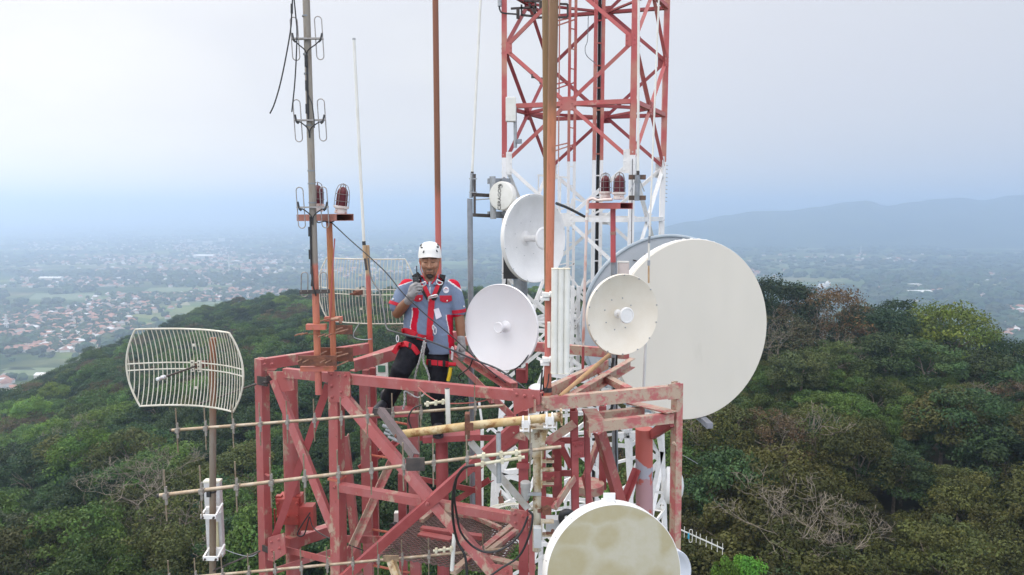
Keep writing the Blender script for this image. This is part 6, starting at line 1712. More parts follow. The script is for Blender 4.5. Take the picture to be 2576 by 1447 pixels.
MB().tube(spline([P(1256, 16, 10.4), P(1258, 26, 10.4), P(1266, 33, 10.4), P(1300, 36, 10.5)], 5), .012, 6).build("cable", black_mat, t)
t = thing("loop_array", "dark loops and rods antenna at the top between the red legs", "antenna", P(1370, 20, 10.8))
mb = MB()
for (x1, y1, x2, y2) in ((1285, 22, 1350, 18), (1330, 8, 1352, 45), (1312, 12, 1312, 40), (1347, 6, 1347, 46), (1350, 45, 1400, 42), (1408, 10, 1428, 11), (1428, 11, 1428, 42), (1428, 44, 1405, 44), (1312, 38, 1350, 42), (1318, 2, 1400, 6)): mb.bar(P(x1, y1, 10.8), P(x2, y2, 10.8), .028)
mb.tube([P(1303, 22, 10.7), P(1303, 47, 10.7)], .026, 8)
mb.tube([P(1361, 2, 10.7), P(1361, 30, 10.7)], .03, 8)
mb.build("rods", dark_steel, t)
t = thing("clamp_arm", "small grey clamp fitting on the lattice brace left of the poles", "clamp", P(1350, 195, 10.4))
mb = MB(); mb.bar(P(1340, 190, 10.4), P(1362, 203, 10.4), .04); mb.box(P(1344, 192, 10.38), (.09, .05, .05)); mb.box(P(1361, 203, 10.38), (.05, .06, .08)); mb.build("body", dark_steel, t)
t = thing("clamp_arm", "small dark clamp fitting on the lattice's right brace", "clamp", P(1594, 230, 10.3))
mb = MB(); mb.box(P(1598, 228, 10.3), (.07, .06, .13)); mb.bar(P(1586, 231, 10.3), P(1604, 222, 10.3), .03); mb.build("body", grey_mat, t)
cable("thin grey wire hanging loose inside the red lattice", [(1480, 40, 10.6), (1478, 100, 10.6), (1472, 120, 10.6), (1476, 140, 10.6), (1498, 160, 10.8)], .006, grey_mat)
t = thing("floodlight", "small white box lamp under the platform beside the dark column", "lamp", P(998, 1300, 6.2))
MB().box(P(999, 1304, 6.2), (.05, .06, .13)).build("body", plastic_white, t, bevel=.006); MB().tube([P(996, 1320, 6.18), P(986, 1325, 6.1)], .03, 12).build("lens_hood", black_mat, t)
t = thing("equipment_cabinet", "pale green white cabinet behind the worker's leg", "box", P(958, 920, 6.9))
MB().box(P(961, 930, 7.0), (.12, .05, .35)).build("body", plastic_white, t); MB().box(P(960, 928, 6.97), (.075, .01, .07)).build("label_plate", mat("green_plate", (.05, .16, .10, 1), rough=.5), t)

for i, (x0, x1, lab) in enumerate(((1374, 1370, "outer black feeder taped along the orange pole below the ribbed panel"), (1371, 1362, "inner black feeder running down beside the orange pole"))):
    cable(lab, [(x0 + 4, 760, 4.66), (x0 + 2, 850, 4.67), (x0, 925, 4.67), (x1 + 2, 1000, 4.68), (x1 - 6, 1060, 4.7), (x1 - 14, 1110, 4.75)], .0055)
cable("black feeder leaving the cream dish down the dark sleeve", [(1556, 812, 5.4), (1553, 880, 5.7), (1550, 930, 5.92), (1552, 1000, 5.93), (1549, 1100, 5.93), (1552, 1220, 5.93)], .0075)
cable("black feeder dropping behind the smooth white dish", [(1285, 850, 5.65), (1296, 930, 5.7), (1304, 990, 5.6), (1300, 1040, 5.4), (1308, 1120, 5.3)], .0065)
cable("black feeder running down the lattice's left leg", [(1276, 560, 10.35), (1274, 600, 10.35), (1276, 680, 10.35), (1270, 760, 10.35), (1268, 900, 10.35)], .013)
cable("thin black wire strapped along the lattice's front right leg", [(1591, 400, 9.93), (1590, 500, 9.93), (1588, 640, 9.93)], .005)
# ================================================================== THE WORKER
from mathutils.bvhtree import BVHTree
DM = 5.6
def M_(x, y, dd=0.0): return P(x, y, DM + dd)

def attr_mat(name, rough=.6, noise=0.12, scale=60, bump=0.0, spec=.4, sss=0.0):
    m, nt, b = newmat(name)
    at = nt('ShaderNodeAttribute', attribute_name="tone", attribute_type='GEOMETRY')
    tc = nt('ShaderNodeTexCoord')
    nz = nt('ShaderNodeTexNoise', {'Vector': tc.outputs['Object'], 'Scale': scale, 'Detail': 5.0})
    hs = nt('ShaderNodeHueSaturation', {'Color': at.outputs['Color'], 'Value': nt.math('MULTIPLY_ADD', nz.outputs[0], 2 * noise, 1 - noise)})
    nt.l.new(hs.outputs[0], b.inputs['Base Color']); b.inputs['Roughness'].default_value = rough
    b.inputs['Specular IOR Level'].default_value = spec
    if bump:
        bp = nt('ShaderNodeBump', {'Height': nz.outputs[0], 'Strength': bump, 'Distance': .01}); nt.l.new(bp.outputs[0], b.inputs['Normal'])
    return m

def fuse(mb, name, m, parent, voxel, smooth=4, tone=None, ripple=None):
    tmp = mb.build("tmp", m, parent)
    md = tmp.modifiers.new("r", 'REMESH'); md.mode = 'VOXEL'; md.voxel_size = voxel; md.use_smooth_shade = True
    if smooth:
        ms = tmp.modifiers.new("s", 'SMOOTH'); ms.factor = .5; ms.iterations = smooth
    dg = bpy.context.evaluated_depsgraph_get()
    me = bpy.data.meshes.new_from_object(tmp.evaluated_get(dg))
    bpy.data.objects.remove(tmp)
    base = W[parent.name]
    if ripple:
        nr = [v.normal.copy() for v in me.vertices]
        for v, n in zip(me.vertices, nr): v.co += n * ripple(v.co + base, n)
    me.name = name
    me.materials.clear(); me.materials.append(m)
    if tone:
        a = me.attributes.new("tone", 'FLOAT_COLOR', 'POINT')
        buf = np.ones((len(me.vertices), 4), np.float32)
        for i, v in enumerate(me.vertices): buf[i, :3] = tone(v.co + base, v.normal)
        a.data.foreach_set("color", buf.ravel())
    me.polygons.foreach_set("use_smooth", [True] * len(me.polygons))
    o = bpy.data.objects.new(name, me); COL.objects.link(o); o.parent = parent; W[o.name] = base
    return o

def cap_tube(mb, pts, rs_, n=14):
    """tapered limb with rounded ends"""
    mb.tube(pts, rs_, n); mb.ball(pts[0], rs_[0] * .99, n, 8); mb.ball(pts[-1], rs_[-1] * .99, n, 8)
def rings(mb, rr, n=28, power=2.4):
    """stack of superellipse rings: (centre, half width, front depth, back depth)"""
    vs = []; fs = []
    for c, w, f, b_ in rr:
        for k in range(n):
            a = 2 * PI * k / n
            cx, sy = math.cos(a), math.sin(a)
            e = 2 / power
            x = w * math.copysign(abs(cx) ** e, cx); y = math.copysign(abs(sy) ** e, sy)
            y = y * (b_ if y > 0 else f)
            vs.append(V(c) + V((x, y, 0)))
    for i in range(len(rr) - 1):
        for k in range(n):
            l = (k + 1) % n
            fs.append((i * n + k, i * n + l, (i + 1) * n + l, (i + 1) * n + k))
    fs += [tuple(reversed(range(n))), tuple(range((len(rr) - 1) * n, len(rr) * n))]
    z0, z1 = V(rr[0][0]).z, V(rr[-1][0]).z
    if z1 < z0: fs = [tuple(reversed(f)) for f in fs]
    mb.add(vs, fs, True)

foot_pt = M_(1102, 1088)
man = thing("person", "worker in white helmet, blue grey shirt and red harness holding a radio", "person", foot_pt)
skin = attr_mat("skin", .5, .06, 40)
SK = np.array((.34, .178, .112)); SKA = np.array((.24, .118, .068)); BEARD = np.array((.035, .024, .02)); BROW = np.array((.03, .02, .017))
# --- head frame
HC = M_(1081.5, 655.5)
HR = Matrix.Rotation(R(4), 3, 'Z') @ Matrix.Rotation(R(9), 3, 'X')
def hp(x, f, z): return HC + HR @ V((x, -f, z))      # x to the viewer's right, f forward, z up
def hinv(p):
    q = HR.transposed() @ (p - HC); return q.x, -q.y, q.z
mb = MB()
prof = [(-.130, .020, .074, .02), (-.122, .034, .086, .0), (-.105, .051, .093, .03), (-.08, .063, .094, .055), (-.05, .0715, .092, .075), (-.015, .0765, .090, .088), (.02, .078, .089, .096), (.05, .078, .091, .098), (.08, .074, .085, .095), (.10, .062, .068, .08), (.115, .035, .035, .04)]
n = 28; vs = []; fs = []
for z, w, f, b_ in prof:
    for k in range(n):
        a = 2 * PI * k / n; cx, sy = math.cos(a), math.sin(a); e = 2 / 2.25
        x = w * math.copysign(abs(cx) ** e, cx); y = math.copysign(abs(sy) ** e, sy); y *= f if y > 0 else b_
        vs.append(hp(x, y, z))
for i in range(len(prof) - 1):
    for k in range(n):
        l = (k + 1) % n; fs.append((i * n + k, (i + 1) * n + k, (i + 1) * n + l, i * n + l))
fs += [tuple(range(n)), tuple(reversed(range((len(prof) - 1) * n, len(prof) * n)))]
mb.add(vs, [tuple(reversed(f)) for f in fs], True)
mb.tube([hp(0, .090, .026), hp(0, .099, .0), hp(0, .112, -.030)], [.008, .009, .0125], 10); mb.ball(hp(0, .110, -.031), .0135, 12, 8)
for s_ in (-1, 1):
    mb.ball(hp(.0145 * s_, .099, -.034), .0105, 10, 8)
    cap_tube(mb, [hp(.006 * s_, .094, .031), hp(.032 * s_, .091, .035), hp(.056 * s_, .072, .026)], [.0085, .0095, .007], 8)
    mb.ball(hp(.031 * s_, .081, .010), .0125, 10, 8, (1.3, 1, .8))
    mb.ball(hp(.040 * s_, .072, -.025), .027, 12, 8)
    mb.ball(hp(.080 * s_, -.006, -.004), .030, 12, 8, (.34, .6, 1.0))
cap_tube(mb, [hp(-.024, .087, -.072), hp(0, .096, -.069), hp(.024, .087, -.072)], [.0045, .0065, .0045], 8)
cap_tube(mb, [hp(-.020, .087, -.081), hp(0, .094, -.083), hp(.020, .087, -.081)], [.005, .0068, .005], 8)
mb.ball(hp(0, .080, -.117), .022, 12, 8, (1.2, .8, .8))
# neck, trunk, legs and arms: one skin
NB = M_(1081, 712, .02)
cap_tube(mb, [hp(0, -.01, -.06), NB + V((0, 0, 0))], [.056, .062], 16)
rings(mb, [(M_(1081, 700, .02), .075, .06, .06), (M_(1081, 716, .02), .15, .085, .09), (M_(1080, 745, .02), .165, .10, .10), (M_(1078, 800, .02), .165, .10, .10), (M_(1076, 850, .02), .165, .10, .10), (M_(1078, 885, .02), .14, .09, .09)])
ARM_L = [M_(1024, 722, .02), M_(1008, 752, .01), M_(1000, 786, -.02)]
FORE_L = [M_(1000, 787, -.02), M_(1013, 772, -.10), M_(1031, 752, -.20)]
cap_tube(mb, ARM_L, [.052, .050, .046]); cap_tube(mb, FORE_L, [.047, .043, .031])
ARM_R = [M_(1139, 722, .02), M_(1148, 752, .02), M_(1154, 787, .02)]
FORE_R = [M_(1154, 787, .02), M_(1158, 820, .0), M_(1160.5, 860, -.02)]
cap_tube(mb, ARM_R, [.050, .046, .043]); cap_tube(mb, FORE_R, [.043, .041, .029])
LEG_L = [M_(1046, 868, .02), M_(1018, 922, -.10), M_(976, 1008, .02)]
LEG_R = [M_(1104, 872, .02), M_(1103, 955, -.03), M_(1102, 1066, .02)]
cap_tube(mb, LEG_L, [.075, .055, .036]); cap_tube(mb, LEG_R, [.075, .055, .036])
def face_tone(p, n_):
    x, f, z = hinv(p); c = SK.copy()
    if abs(x) > .11 or z < -.16 or f < -.2: return SKA
    sm = lambda e0, e1, v: min(1, max(0, (v - e0) / (e1 - e0)))
    if f > .03:
        # moustache, goatee, stubble on the jaw
        k = 0
        r1 = math.hypot(x / .036, (z + .112) / .026); k = max(k, 1 - sm(.75, 1.1, r1))
        r2 = math.hypot(x / .034, (z + .0565) / .0085); k = max(k, .75 * (1 - sm(.6, 1.1, r2)))
        if abs(abs(x) - .033) < .010 and -.105 < z < -.055: k = max(k, .55 * (1 - sm(.5, 1, abs(abs(x) - .033) / .010)))
        k = max(k, .28 * sm(-.075, -.105, z))
        c = c * (1 - k) + BEARD * k
        # brows and lash lines
        yb = .0335 + .0035 * math.sin(abs(x) * 60)
        if .010 < abs(x) < .058: k = .75 * (1 - sm(.4, 1.0, abs(z - yb) / .0062)); c = c * (1 - k) + BROW * k
        if .016 < abs(x) < .048: k = .85 * (1 - sm(.35, 1.0, abs(z - (.0045 + .25 * (abs(x) - .032) ** 2 * 40)) / .0042)); c = c * (1 - k) + BROW * k
        # lips
        k = .5 * (1 - sm(.6, 1.1, math.hypot(x / .026, (z + .076) / .0115))); c = c * (1 - k) + np.array((.19, .075, .06)) * k
        if abs(x) < .026: k = .7 * (1 - sm(.3, 1, abs(z + .0765) / .003)); c = c * (1 - k) + np.array((.05, .02, .018)) * k
        for s_ in (-1, 1):
            k = .6 * (1 - sm(.4, 1, math.hypot(x - .010 * s_, z + .043) / .006)); c = c * (1 - k) + BROW * k
    elif abs(x) > .076 and z < .03: c = np.array((.36, .15, .085))  # ears: orange of light shining through them, painted into the skin
    return c
body = fuse(mb, "body", skin, man, .0048, 3, face_tone)
# hair below the helmet
mb = MB(); mb.ball(hp(0, -.030, .028), 1.0, 20, 14, (.0835, .092, .062), HR)
mb.build("hair", mat("black_hair", (.012, .011, .011, 1), (.022, .02, .019, 1), scale=60, rough=.7, bump=.4, bumpscale=90), man)
# helmet
hel = mat("white_helmet", (.74, .74, .72, 1), rough=.32)
mb = MB(); vs = []; fs = []; nn = 40
lv_ = [(0, 1.03), (.06, 1.02), (.15, 1.0), (.30, .965), (.45, .90), (.58, .81), (.70, .69), (.80, .56), (.89, .41), (.96, .24), (1.0, .05)]
for t_, k_ in lv_:
    for q in range(nn):
        a = 2 * PI * q / nn; cx, sy = math.cos(a), math.sin(a)
        low = .034 - .008 * (abs(cx) ** 2) + (.024 * sy * sy if sy > 0 else 0) - (.018 if sy < -.2 else 0) * min(1, (-sy - .2) * 2 if sy < -.2 else 0)
        brim = (.012 if sy > 0 else .0) * (sy ** 2) * max(0, 1 - t_ * 6)
        vs.append(hp(cx * .0935 * k_, sy * (.118 if sy > 0 else .122) * k_ - .004 + brim, low + (.150 - low) * math.sin(t_ * PI / 2) ** .95))
for i in range(len(lv_) - 1):
    for q in range(nn):
        l = (q + 1) % nn; fs.append((i * nn + q, i * nn + l, (i + 1) * nn + l, (i + 1) * nn + q))
fs.append(tuple(range((len(lv_) - 1) * nn, len(lv_) * nn)))
mb.add(vs, fs, True)
helm = mb.build("helmet", hel, man)
bv = BVHTree.FromPolygons([tuple(v) for v in mb.v], mb.f)
def on(bvh, x, y, off=.003, fb=-.1):
    r_ = ray(x, y); hit = bvh.ray_cast(CAM, r_.normalized())
    if hit[0] is None: return M_(x, y, fb), V((0, -1, 0))
    nrm = hit[1] if hit[1].dot(r_) < 0 else -hit[1]
    return hit[0] + nrm * off, nrm
def drape(mb, bvh, q, off=.003, nu=6, nv=4, th=.002):
    """quad q (four picture corners) laid on the surface, with thickness"""
    G_ = []; N_ = []
    for j in range(nv + 1):
        for i in range(nu + 1):
            s_, t_ = i / nu, j / nv
            x = (q[0][0] * (1 - s_) + q[1][0] * s_) * (1 - t_) + (q[3][0] * (1 - s_) + q[2][0] * s_) * t_
            y = (q[0][1] * (1 - s_) + q[1][1] * s_) * (1 - t_) + (q[3][1] * (1 - s_) + q[2][1] * s_) * t_
            p, n_ = on(bvh, x, y, off); G_.append(p); N_.append(n_)
    m_ = len(G_); w = nu + 1
    vs = [p + n_ * th for p, n_ in zip(G_, N_)] + [p - n_ * .004 for p, n_ in zip(G_, N_)]
    fs = []
    for j in range(nv):
        for i in range(nu):
            a = j * w + i; fs.append((a, a + w, a + w + 1, a + 1))
    edge = [i for i in range(w)] + [j * w + nu for j in range(1, nv + 1)] + [nv * w + i for i in range(nu - 1, -1, -1)] + [j * w for j in range(nv - 1, 0, -1)]
    for a, b_ in zip(edge, edge[1:] + edge[:1]): fs.append((a, b_, b_ + m_, a + m_))
    mb.add(vs, fs, True)
def band(mb, bvh, path, w, off=.003, th=.002, sub=4):
    """strap along a picture path with picture width w"""
    pts = []
    pv = [V((x, y, 0)) for x, y in path]
    for i in range(len(pv) - 1):
        for k in range(sub): pts.append(pv[i].lerp(pv[i + 1], k / sub))
    pts.append(pv[-1])
    vs = []; fs = []
    for i, p in enumerate(pts):
        t_ = (pts[min(i + 1, len(pts) - 1)] - pts[max(i - 1, 0)]).normalized(); nv_ = V((-t_.y, t_.x, 0)) * (w / 2)
        a, na = on(bvh, p.x + nv_.x, p.y + nv_.y, off); c_, nc = on(bvh, p.x - nv_.x, p.y - nv_.y, off); md_, nm = on(bvh, p.x, p.y, off)
        vs += [a + na * th, md_ + nm * th * 1.3, c_ + nc * th, c_ - nc * .005, a - na * .005]
    for i in range(len(pts) - 1):
        for k in range(5):
            l = (k + 1) % 5; fs.append((i * 5 + k, i * 5 + l, (i + 1) * 5 + l, (i + 1) * 5 + k))
    fs += [(4, 3, 2, 1, 0), tuple(len(pts) * 5 - 5 + k for k in range(5))]
    mb.add(vs, fs, True)
mb = MB()
drape(mb, bv, [(1057, 617), (1063, 613.5), (1062.5, 617), (1057.5, 620.5)], .0012, 3, 2, .0015)
drape(mb, bv, [(1058.5, 621), (1064, 621), (1063, 625), (1058.5, 625)], .0012, 3, 2, .0015)
drape(mb, bv, [(1066, 630.5), (1068, 631), (1067, 636.5), (1063.5, 636)], .0012, 3, 2, .0015)
drape(mb, bv, [(1099, 613), (1103, 615.5), (1104, 619), (1100, 616)], .0012, 3, 2, .0015)
drape(mb, bv, [(1098.5, 620), (1103, 620), (1103.5, 624), (1099, 624)], .0012, 3, 2, .0015)
drape(mb, bv, [(1096.5, 629), (1098.5, 628.5), (1101.5, 634.5), (1098, 634.5)], .0012, 3, 2, .0015)
mb.build("helmet_vent", black_mat, helm)
mb = MB(); mb.tube([hp(.079, .03, -.0), hp(.074, .05, -.06), hp(.05, .07, -.115)], .0035, 6); mb.tube([hp(-.079, .03, 0), hp(-.074, .05, -.06), hp(-.05, .07, -.115)], .0035, 6)
mb.build("chin_strap", mat("orange_strap", (.55, .13, .05, 1), rough=.6), helm)
# --- shirt
BL = np.array((.165, .215, .315)); RD = np.array((.50, .008, .032)); WHT = np.array((.68, .68, .70)); CY = np.array((.02, .14, .25))
mb = MB()
rings(mb, [(M_(1081, 699, .03), .066, .060, .062), (M_(1081, 705, .03), .10, .075, .085), (M_(1081, 712, .03), .155, .098, .105), (M_(1081, 724, .02), .192, .118, .115), (M_(1080, 745, .02), .198, .130, .12), (M_(1079, 775, .02), .200, .134, .12), (M_(1078, 805, .02), .205, .140, .125), (M_(1077, 830, .02), .208, .142, .125), (M_(1077, 842, .02), .203, .140, .125)], 40)
rings(mb, [(M_(1093, 836, .02), .155, .135, .12), (M_(1100, 862, .02), .142, .128, .12), (M_(1106, 886, .02), .125, .112, .11)], 32)
cap_tube(mb, [M_(1026, 722, .02), M_(1013, 743, .01), M_(1000, 768, -.01)], [.070, .070, .072], 18)
cap_tube(mb, [M_(1137, 722, .02), M_(1146, 750, .02), M_(1152.5, 782, .02)], [.068, .066, .064], 18)
def wr(p, n_):
    q = p * 9
    r_ = .0045 * mnoise.noise(V((q.x, q.y, q.z * .7))) + .0045 * mnoise.noise(V((q.x * 2.6 + q.z * 1.8, q.y, q.z * 2.2)))
    return r_
def shirt_tone(p, n_):
    x, y, _ = proj(p); c = BL
    if p.y > DM + .16: return BL
    # yoke
    if x < 1045 and y < 711 - (x - 1016) * .35 + 3: c = RD
    elif x < 1047 and y < 713 - (x - 1016) * .35 + 3: c = WHT
    if x > 1117 and y < 690 + (x - 1117) * .72 + 3 + 4: c = RD
    elif x > 1116 and y < 693 + (x - 1117) * .72 + 3 + 5: c = WHT
    # flank stripes
    if 775 < y < 842:
        e = 1036 + 2.6 * math.sin((y - 770) * .09)
        if e < x < e + 15: c = RD
        elif e - 2 < x <= e: c = WHT
        e = 1139 + 4 * math.sin((y - 815) * .055)
        if x > e - 12 and y > 792: c = RD
        elif x > e - 14 and y > 792: c = WHT
    if y >= 842 and x > 1126 + (y - 842) * .1: c = RD
    # opening at the neck
    w_ = max(0, 709 - y) * .8
    if abs(x - 1081) < w_ and y < 709: c = CY
    if x < 1100 and abs(x - (1081 + .2)) < .9 and 709 < y < 745: c = WHT
    return c
shirt = fuse(mb, "shirt", attr_mat("shirt_cloth", .8, .10, 90, .25, .2), man, .0062, 3, shirt_tone, wr)
def bvh_of(*obs):
    vv, ff = [], []
    for o in obs:
        b0 = len(vv); bs = W[o.name]
        vv += [v.co + bs for v in o.data.vertices]; ff += [tuple(i + b0 for i in p.vertices) for p in o.data.polygons]
    return BVHTree.FromPolygons(vv, ff)
bs_ = bvh_of(shirt)
cloth = lambda nm, c, r_=.75: mat(nm, c, tuple(k * .82 for k in c[:3]) + (1,), scale=40, rough=r_, bump=.15, bumpscale=120)
red_web = cloth("red_webbing", (.52, .010, .028, 1)); blk_web = cloth("black_webbing", (.016, .016, .018, 1)); red_cloth = cloth("red_cloth", (.46, .008, .03, 1))
# collar
mb = MB()
for s_ in (-1, 1):
    cx = 1081
    a = M_(cx + 20 * s_, 689, .06); b_ = M_(cx + 19 * s_, 701, -.035); c_ = M_(cx + 7 * s_, 715, -.105); d_ = M_(cx + 16 * s_, 717, -.10); e_ = M_(cx + 27 * s_, 703, -.02)
    mb.add([a, b_, c_, d_, e_, a + V((0, .012, 0)), b_ + V((0, .012, 0)), c_ + V((0, .012, 0)), d_ + V((0, .012, 0)), e_ + V((0, .012, 0))], [(0, 1, 4), (1, 2, 3, 4), (5, 9, 6), (6, 9, 8, 7), (0, 4, 9, 5), (4, 3, 8, 9), (3, 2, 7, 8), (2, 1, 6, 7), (1, 0, 5, 6)])
mb.build("collar", mat("collar_cloth", (.165, .215, .315, 1), (.14, .185, .28, 1), scale=50, rough=.8), shirt)
mb = MB()
for s_ in (-1, 1): mb.tube([M_(1081 + 17 * s_, 694, -.0), M_(1081 + 13 * s_, 704, -.06), M_(1081 + 5 * s_, 714, -.098)], .0062, 8)
mb.build("collar_lining", red_cloth, shirt)
# cuffs, pocket flaps, patch, card
mb = MB(); ca, cb = M_(1002, 763, -.008), M_(999, 771, -.014); mb.tube([ca, cb], [.0755, .076], 24); mb.build("cuff", red_cloth, shirt)
mb = MB(); ca, cb = M_(1152, 777.5, .02), M_(1153, 786, .02); mb.tube([ca, cb], [.0675, .068], 24); mb.build("cuff", red_cloth, shirt)
mb = MB(); mb.ball(M_(989, 753, -.06), .008, 8, 6); mb.ball(M_(1167, 771, -.03), .007, 8, 6); mb.build("cuff_button", plastic_white, shirt)
for q, tip, bt in (([(1038, 742), (1064, 742), (1063, 755), (1040, 755)], (1052, 759), (1056.5, 752.5)), ([(1106, 743.5), (1136.5, 743.5), (1137, 756), (1107, 757)], (1121, 761), (1124, 756.5))):
    mb = MB(); drape(mb, bs_, q, .002, 8, 4, .003); drape(mb, bs_, [q[3], q[2], (tip[0] + 4, tip[1]), (tip[0] - 4, tip[1])], .002, 6, 2, .003)
    fl_ = mb.build("pocket_flap", red_cloth, shirt)
    p, n_ = on(bs_, *bt, .004); MB().lathe(p, n_, [(.0065, 0), (.0065, .003), (.004, .0045)], 12).build("button", plastic_white, shirt)
p, n_ = on(bs_, 1121.5, 729.5, .001)
pt = MB(); pt.lathe(p, n_, [(.0265, 0), (.0265, .004), (.0, .0045)], 28); pt = pt.build("round_patch", mat("patch_white", (.72, .70, .74, 1), rough=.7), shirt)
xr = V((0, 0, 1)).cross(n_).normalized(); xr = xr if xr.x > 0 else -xr
uy_ = n_.cross(xr); uy_ = uy_ if uy_.z > 0 else -uy_
lettering("SQUAT", p + n_ * .0055, xr, uy_, .0135, mat("patch_blue", (.05, .07, .30, 1), rough=.7), shirt, .0006)
MB().box(p + n_ * .0055 + uy_ * .011, (.019, .0012, .005), (xr, n_, uy_)).build("patch_mark", red_cloth, shirt)
mb = MB(); drape(mb, bs_, [(1091, 778), (1102.5, 774.5), (1111, 796), (1097, 804)], .010, 5, 5, .0015); mb.build("name_card", mat("white_card", (.70, .68, .76, 1), rough=.5), shirt)
# --- gloves
glove = mat("grey_glove", (.23, .225, .23, 1), (.30, .295, .30, 1), scale=26, c3=(.10, .10, .10, 1), scale3=34, lo3=.66, hi3=.72, rough=.85, bump=.2, bumpscale=120)
GD = -.235
def fing(mb, pts, r0, r1):
    pts = [M_(*p) for p in pts]; m_ = len(pts)
    cap_tube(mb, pts, [r0 + (r1 - r0) * i / (m_ - 1) for i in range(m_)], 10)
mb = MB()
cap_tube(mb, [M_(1027, 757, -.18), M_(1033, 747, -.21), M_(1036, 740, -.22)], [.0365, .036, .035], 14)
cap_tube(mb, [M_(1035, 741, GD), M_(1042, 735, GD), M_(1049, 724, GD - .01)], [.034, .036, .028], 14)
cap_tube(mb, [M_(1034, 734, GD), M_(1038, 722, GD), M_(1046, 714, GD)], [.026, .026, .018], 12)
fing(mb, [(1040, 719, GD - .02), (1049, 713.5, GD - .035), (1056, 714.5, GD - .025), (1058, 718, GD)], .0098, .0086)
fing(mb, [(1042, 725, GD - .022), (1052, 720, GD - .042), (1060, 720.5, GD - .03), (1062, 724, GD)], .0102, .0088)
fing(mb, [(1043, 731, GD - .022), (1053, 727, GD - .042), (1060.5, 727.5, GD - .028), (1062, 731, GD)], .0098, .0084)
fing(mb, [(1042, 738, GD - .02), (1050, 734.5, GD - .036), (1057.5, 734.5, GD - .026), (1059, 737, GD - .005)], .0092, .0078)
fing(mb, [(1036, 733, GD + .015), (1042, 719, GD + .030), (1048, 709, GD + .028), (1053, 704, GD + .02)], .0125, .0095)
fuse(mb, "glove", glove, man, .0036, 2)
mb = MB(); GR = -.02
cap_tube(mb, [M_(1159.5, 850, GR), M_(1160.5, 862, GR)], [.034, .033], 14)
cap_tube(mb, [M_(1161, 864, GR), M_(1162, 876, GR - .005)], [.034, .037], 14); mb.ball(M_(1161, 876, GR), .036, 12, 8, (1, .62, 1))
for k, (x0, x1, x2, yl) in enumerate(((1153.5, 1152, 1154.5, 902), (1158.5, 1157.5, 1159.5, 907), (1163.5, 1163, 1164, 906), (1168, 1168.5, 1168, 900))):
    fing(mb, [(x0, 881, GR - .01), (x1, 891, GR - .028), (x2, 898, GR - .030), (x2 + .8, yl, GR - .012)], .0098 if k < 3 else .0088, .0084)
fing(mb, [(1155, 868, GR - .02), (1151, 878, GR - .045), (1151, 887, GR - .055), (1154, 893, GR - .05)], .0125, .0098)
fuse(mb, "glove", glove, man, .0036, 2)
# --- trousers
mb = MB()
rings(mb, [(M_(1077, 832, .02), .176, .115, .11), (M_(1077, 852, .02), .186, .122, .12), (M_(1078, 874, .02), .180, .112, .12), (M_(1080, 890, .02), .135, .085, .10)], 32)
cap_tube(mb, [M_(1043, 866, .02), M_(1030, 893, -.05), M_(1010, 930, -.11), M_(993, 970, -.05), M_(977, 1006, .01), M_(973, 1017, .02)], [.100, .096, .084, .072, .062, .062], 20)
cap_tube(mb, [M_(1102, 872, .02), M_(1101, 905, .0), M_(1102, 955, -.02), M_(1101, 1010, .01), M_(1101, 1050, .02), M_(1101, 1060, .02)], [.098, .092, .074, .064, .060, .062], 20)
def wr2(p, n_):
    q = p * 10; return .006 * mnoise.noise(V((q.x * 1.2 + q.z * .8, q.y, q.z * 1.6))) + .003 * mnoise.noise(q * 3)
trs = fuse(mb, "trousers", mat("black_trousers", (.010, .011, .016, 1), (.016, .017, .024, 1), scale=30, rough=.85, bump=.2, bumpscale=100, spec=.2), man, .0085, 2, None, wr2)
# --- boots
boot = mat("dark_boot_leather", (.014, .016, .024, 1), (.03, .033, .045, 1), scale=30, rough=.5, bump=.3, bumpscale=70)
def boot_mesh(an, toe, heel, zs):
    mb = MB()
    cap_tube(mb, [an + V((0, 0, .06)), an], [.050, .046], 14)
    mid_ = (an + toe) / 2
    cap_tube(mb, [an + V((0, .01, -.02)), V((mid_.x, mid_.y, zs + .045)), V((toe.x, toe.y, zs + .036))], [.046, .044, .036], 14)
    mb.ball(V((heel.x, heel.y, zs + .04)), .040, 12, 8)
    o = fuse(mb, "boot", boot, man, .006, 2)
    s = MB(); d = (toe - heel); d.z = 0; dn = d.normalized(); sd = V((-dn.y, dn.x, 0)); 
    h0, t0 = V((heel.x, heel.y, zs)) - dn * .045, V((toe.x, toe.y, zs)) + dn * .04
    poly = [h0 - sd * .030, h0 + sd * .030, V((mid_.x, mid_.y, zs)) + sd * .040, t0 - dn * .04 + sd * .044, t0 + sd * .018, t0 - sd * .018, t0 - dn * .04 - sd * .044, V((mid_.x, mid_.y, zs)) - sd * .040]
    s.plate(poly, (0, 0, 1), .022); s.build("sole", black_mat, o)
    return o
an = M_(972, 1010, .02); zs = M_(966, 1029, 0).z
boot_mesh(an, V((an.x - .05, an.y - .15, 0)), V((an.x + .01, an.y + .04, 0)), zs)
an2 = M_(1101, 1058, .02); zs2 = M_(1103, 1088, 0).z
boot_mesh(an2, V((an2.x + .02, an2.y - .15, 0)), V((an2.x, an2.y + .04, 0)), zs2)
# what he stands on
beam("step_beam", V((an.x - .16, an.y - .06, zs - .022)), V((an.x + .24, an.y + .0, zs - .022)), .04, .20, kind='bar', m=dark_red_mat)
beam("step_beam", V((an2.x - .12, an2.y - .04, zs2 - .041)), V((an2.x + .36, an2.y + .0, zs2 - .028)), .05, .14, kind='bar', m=dark_red_mat)
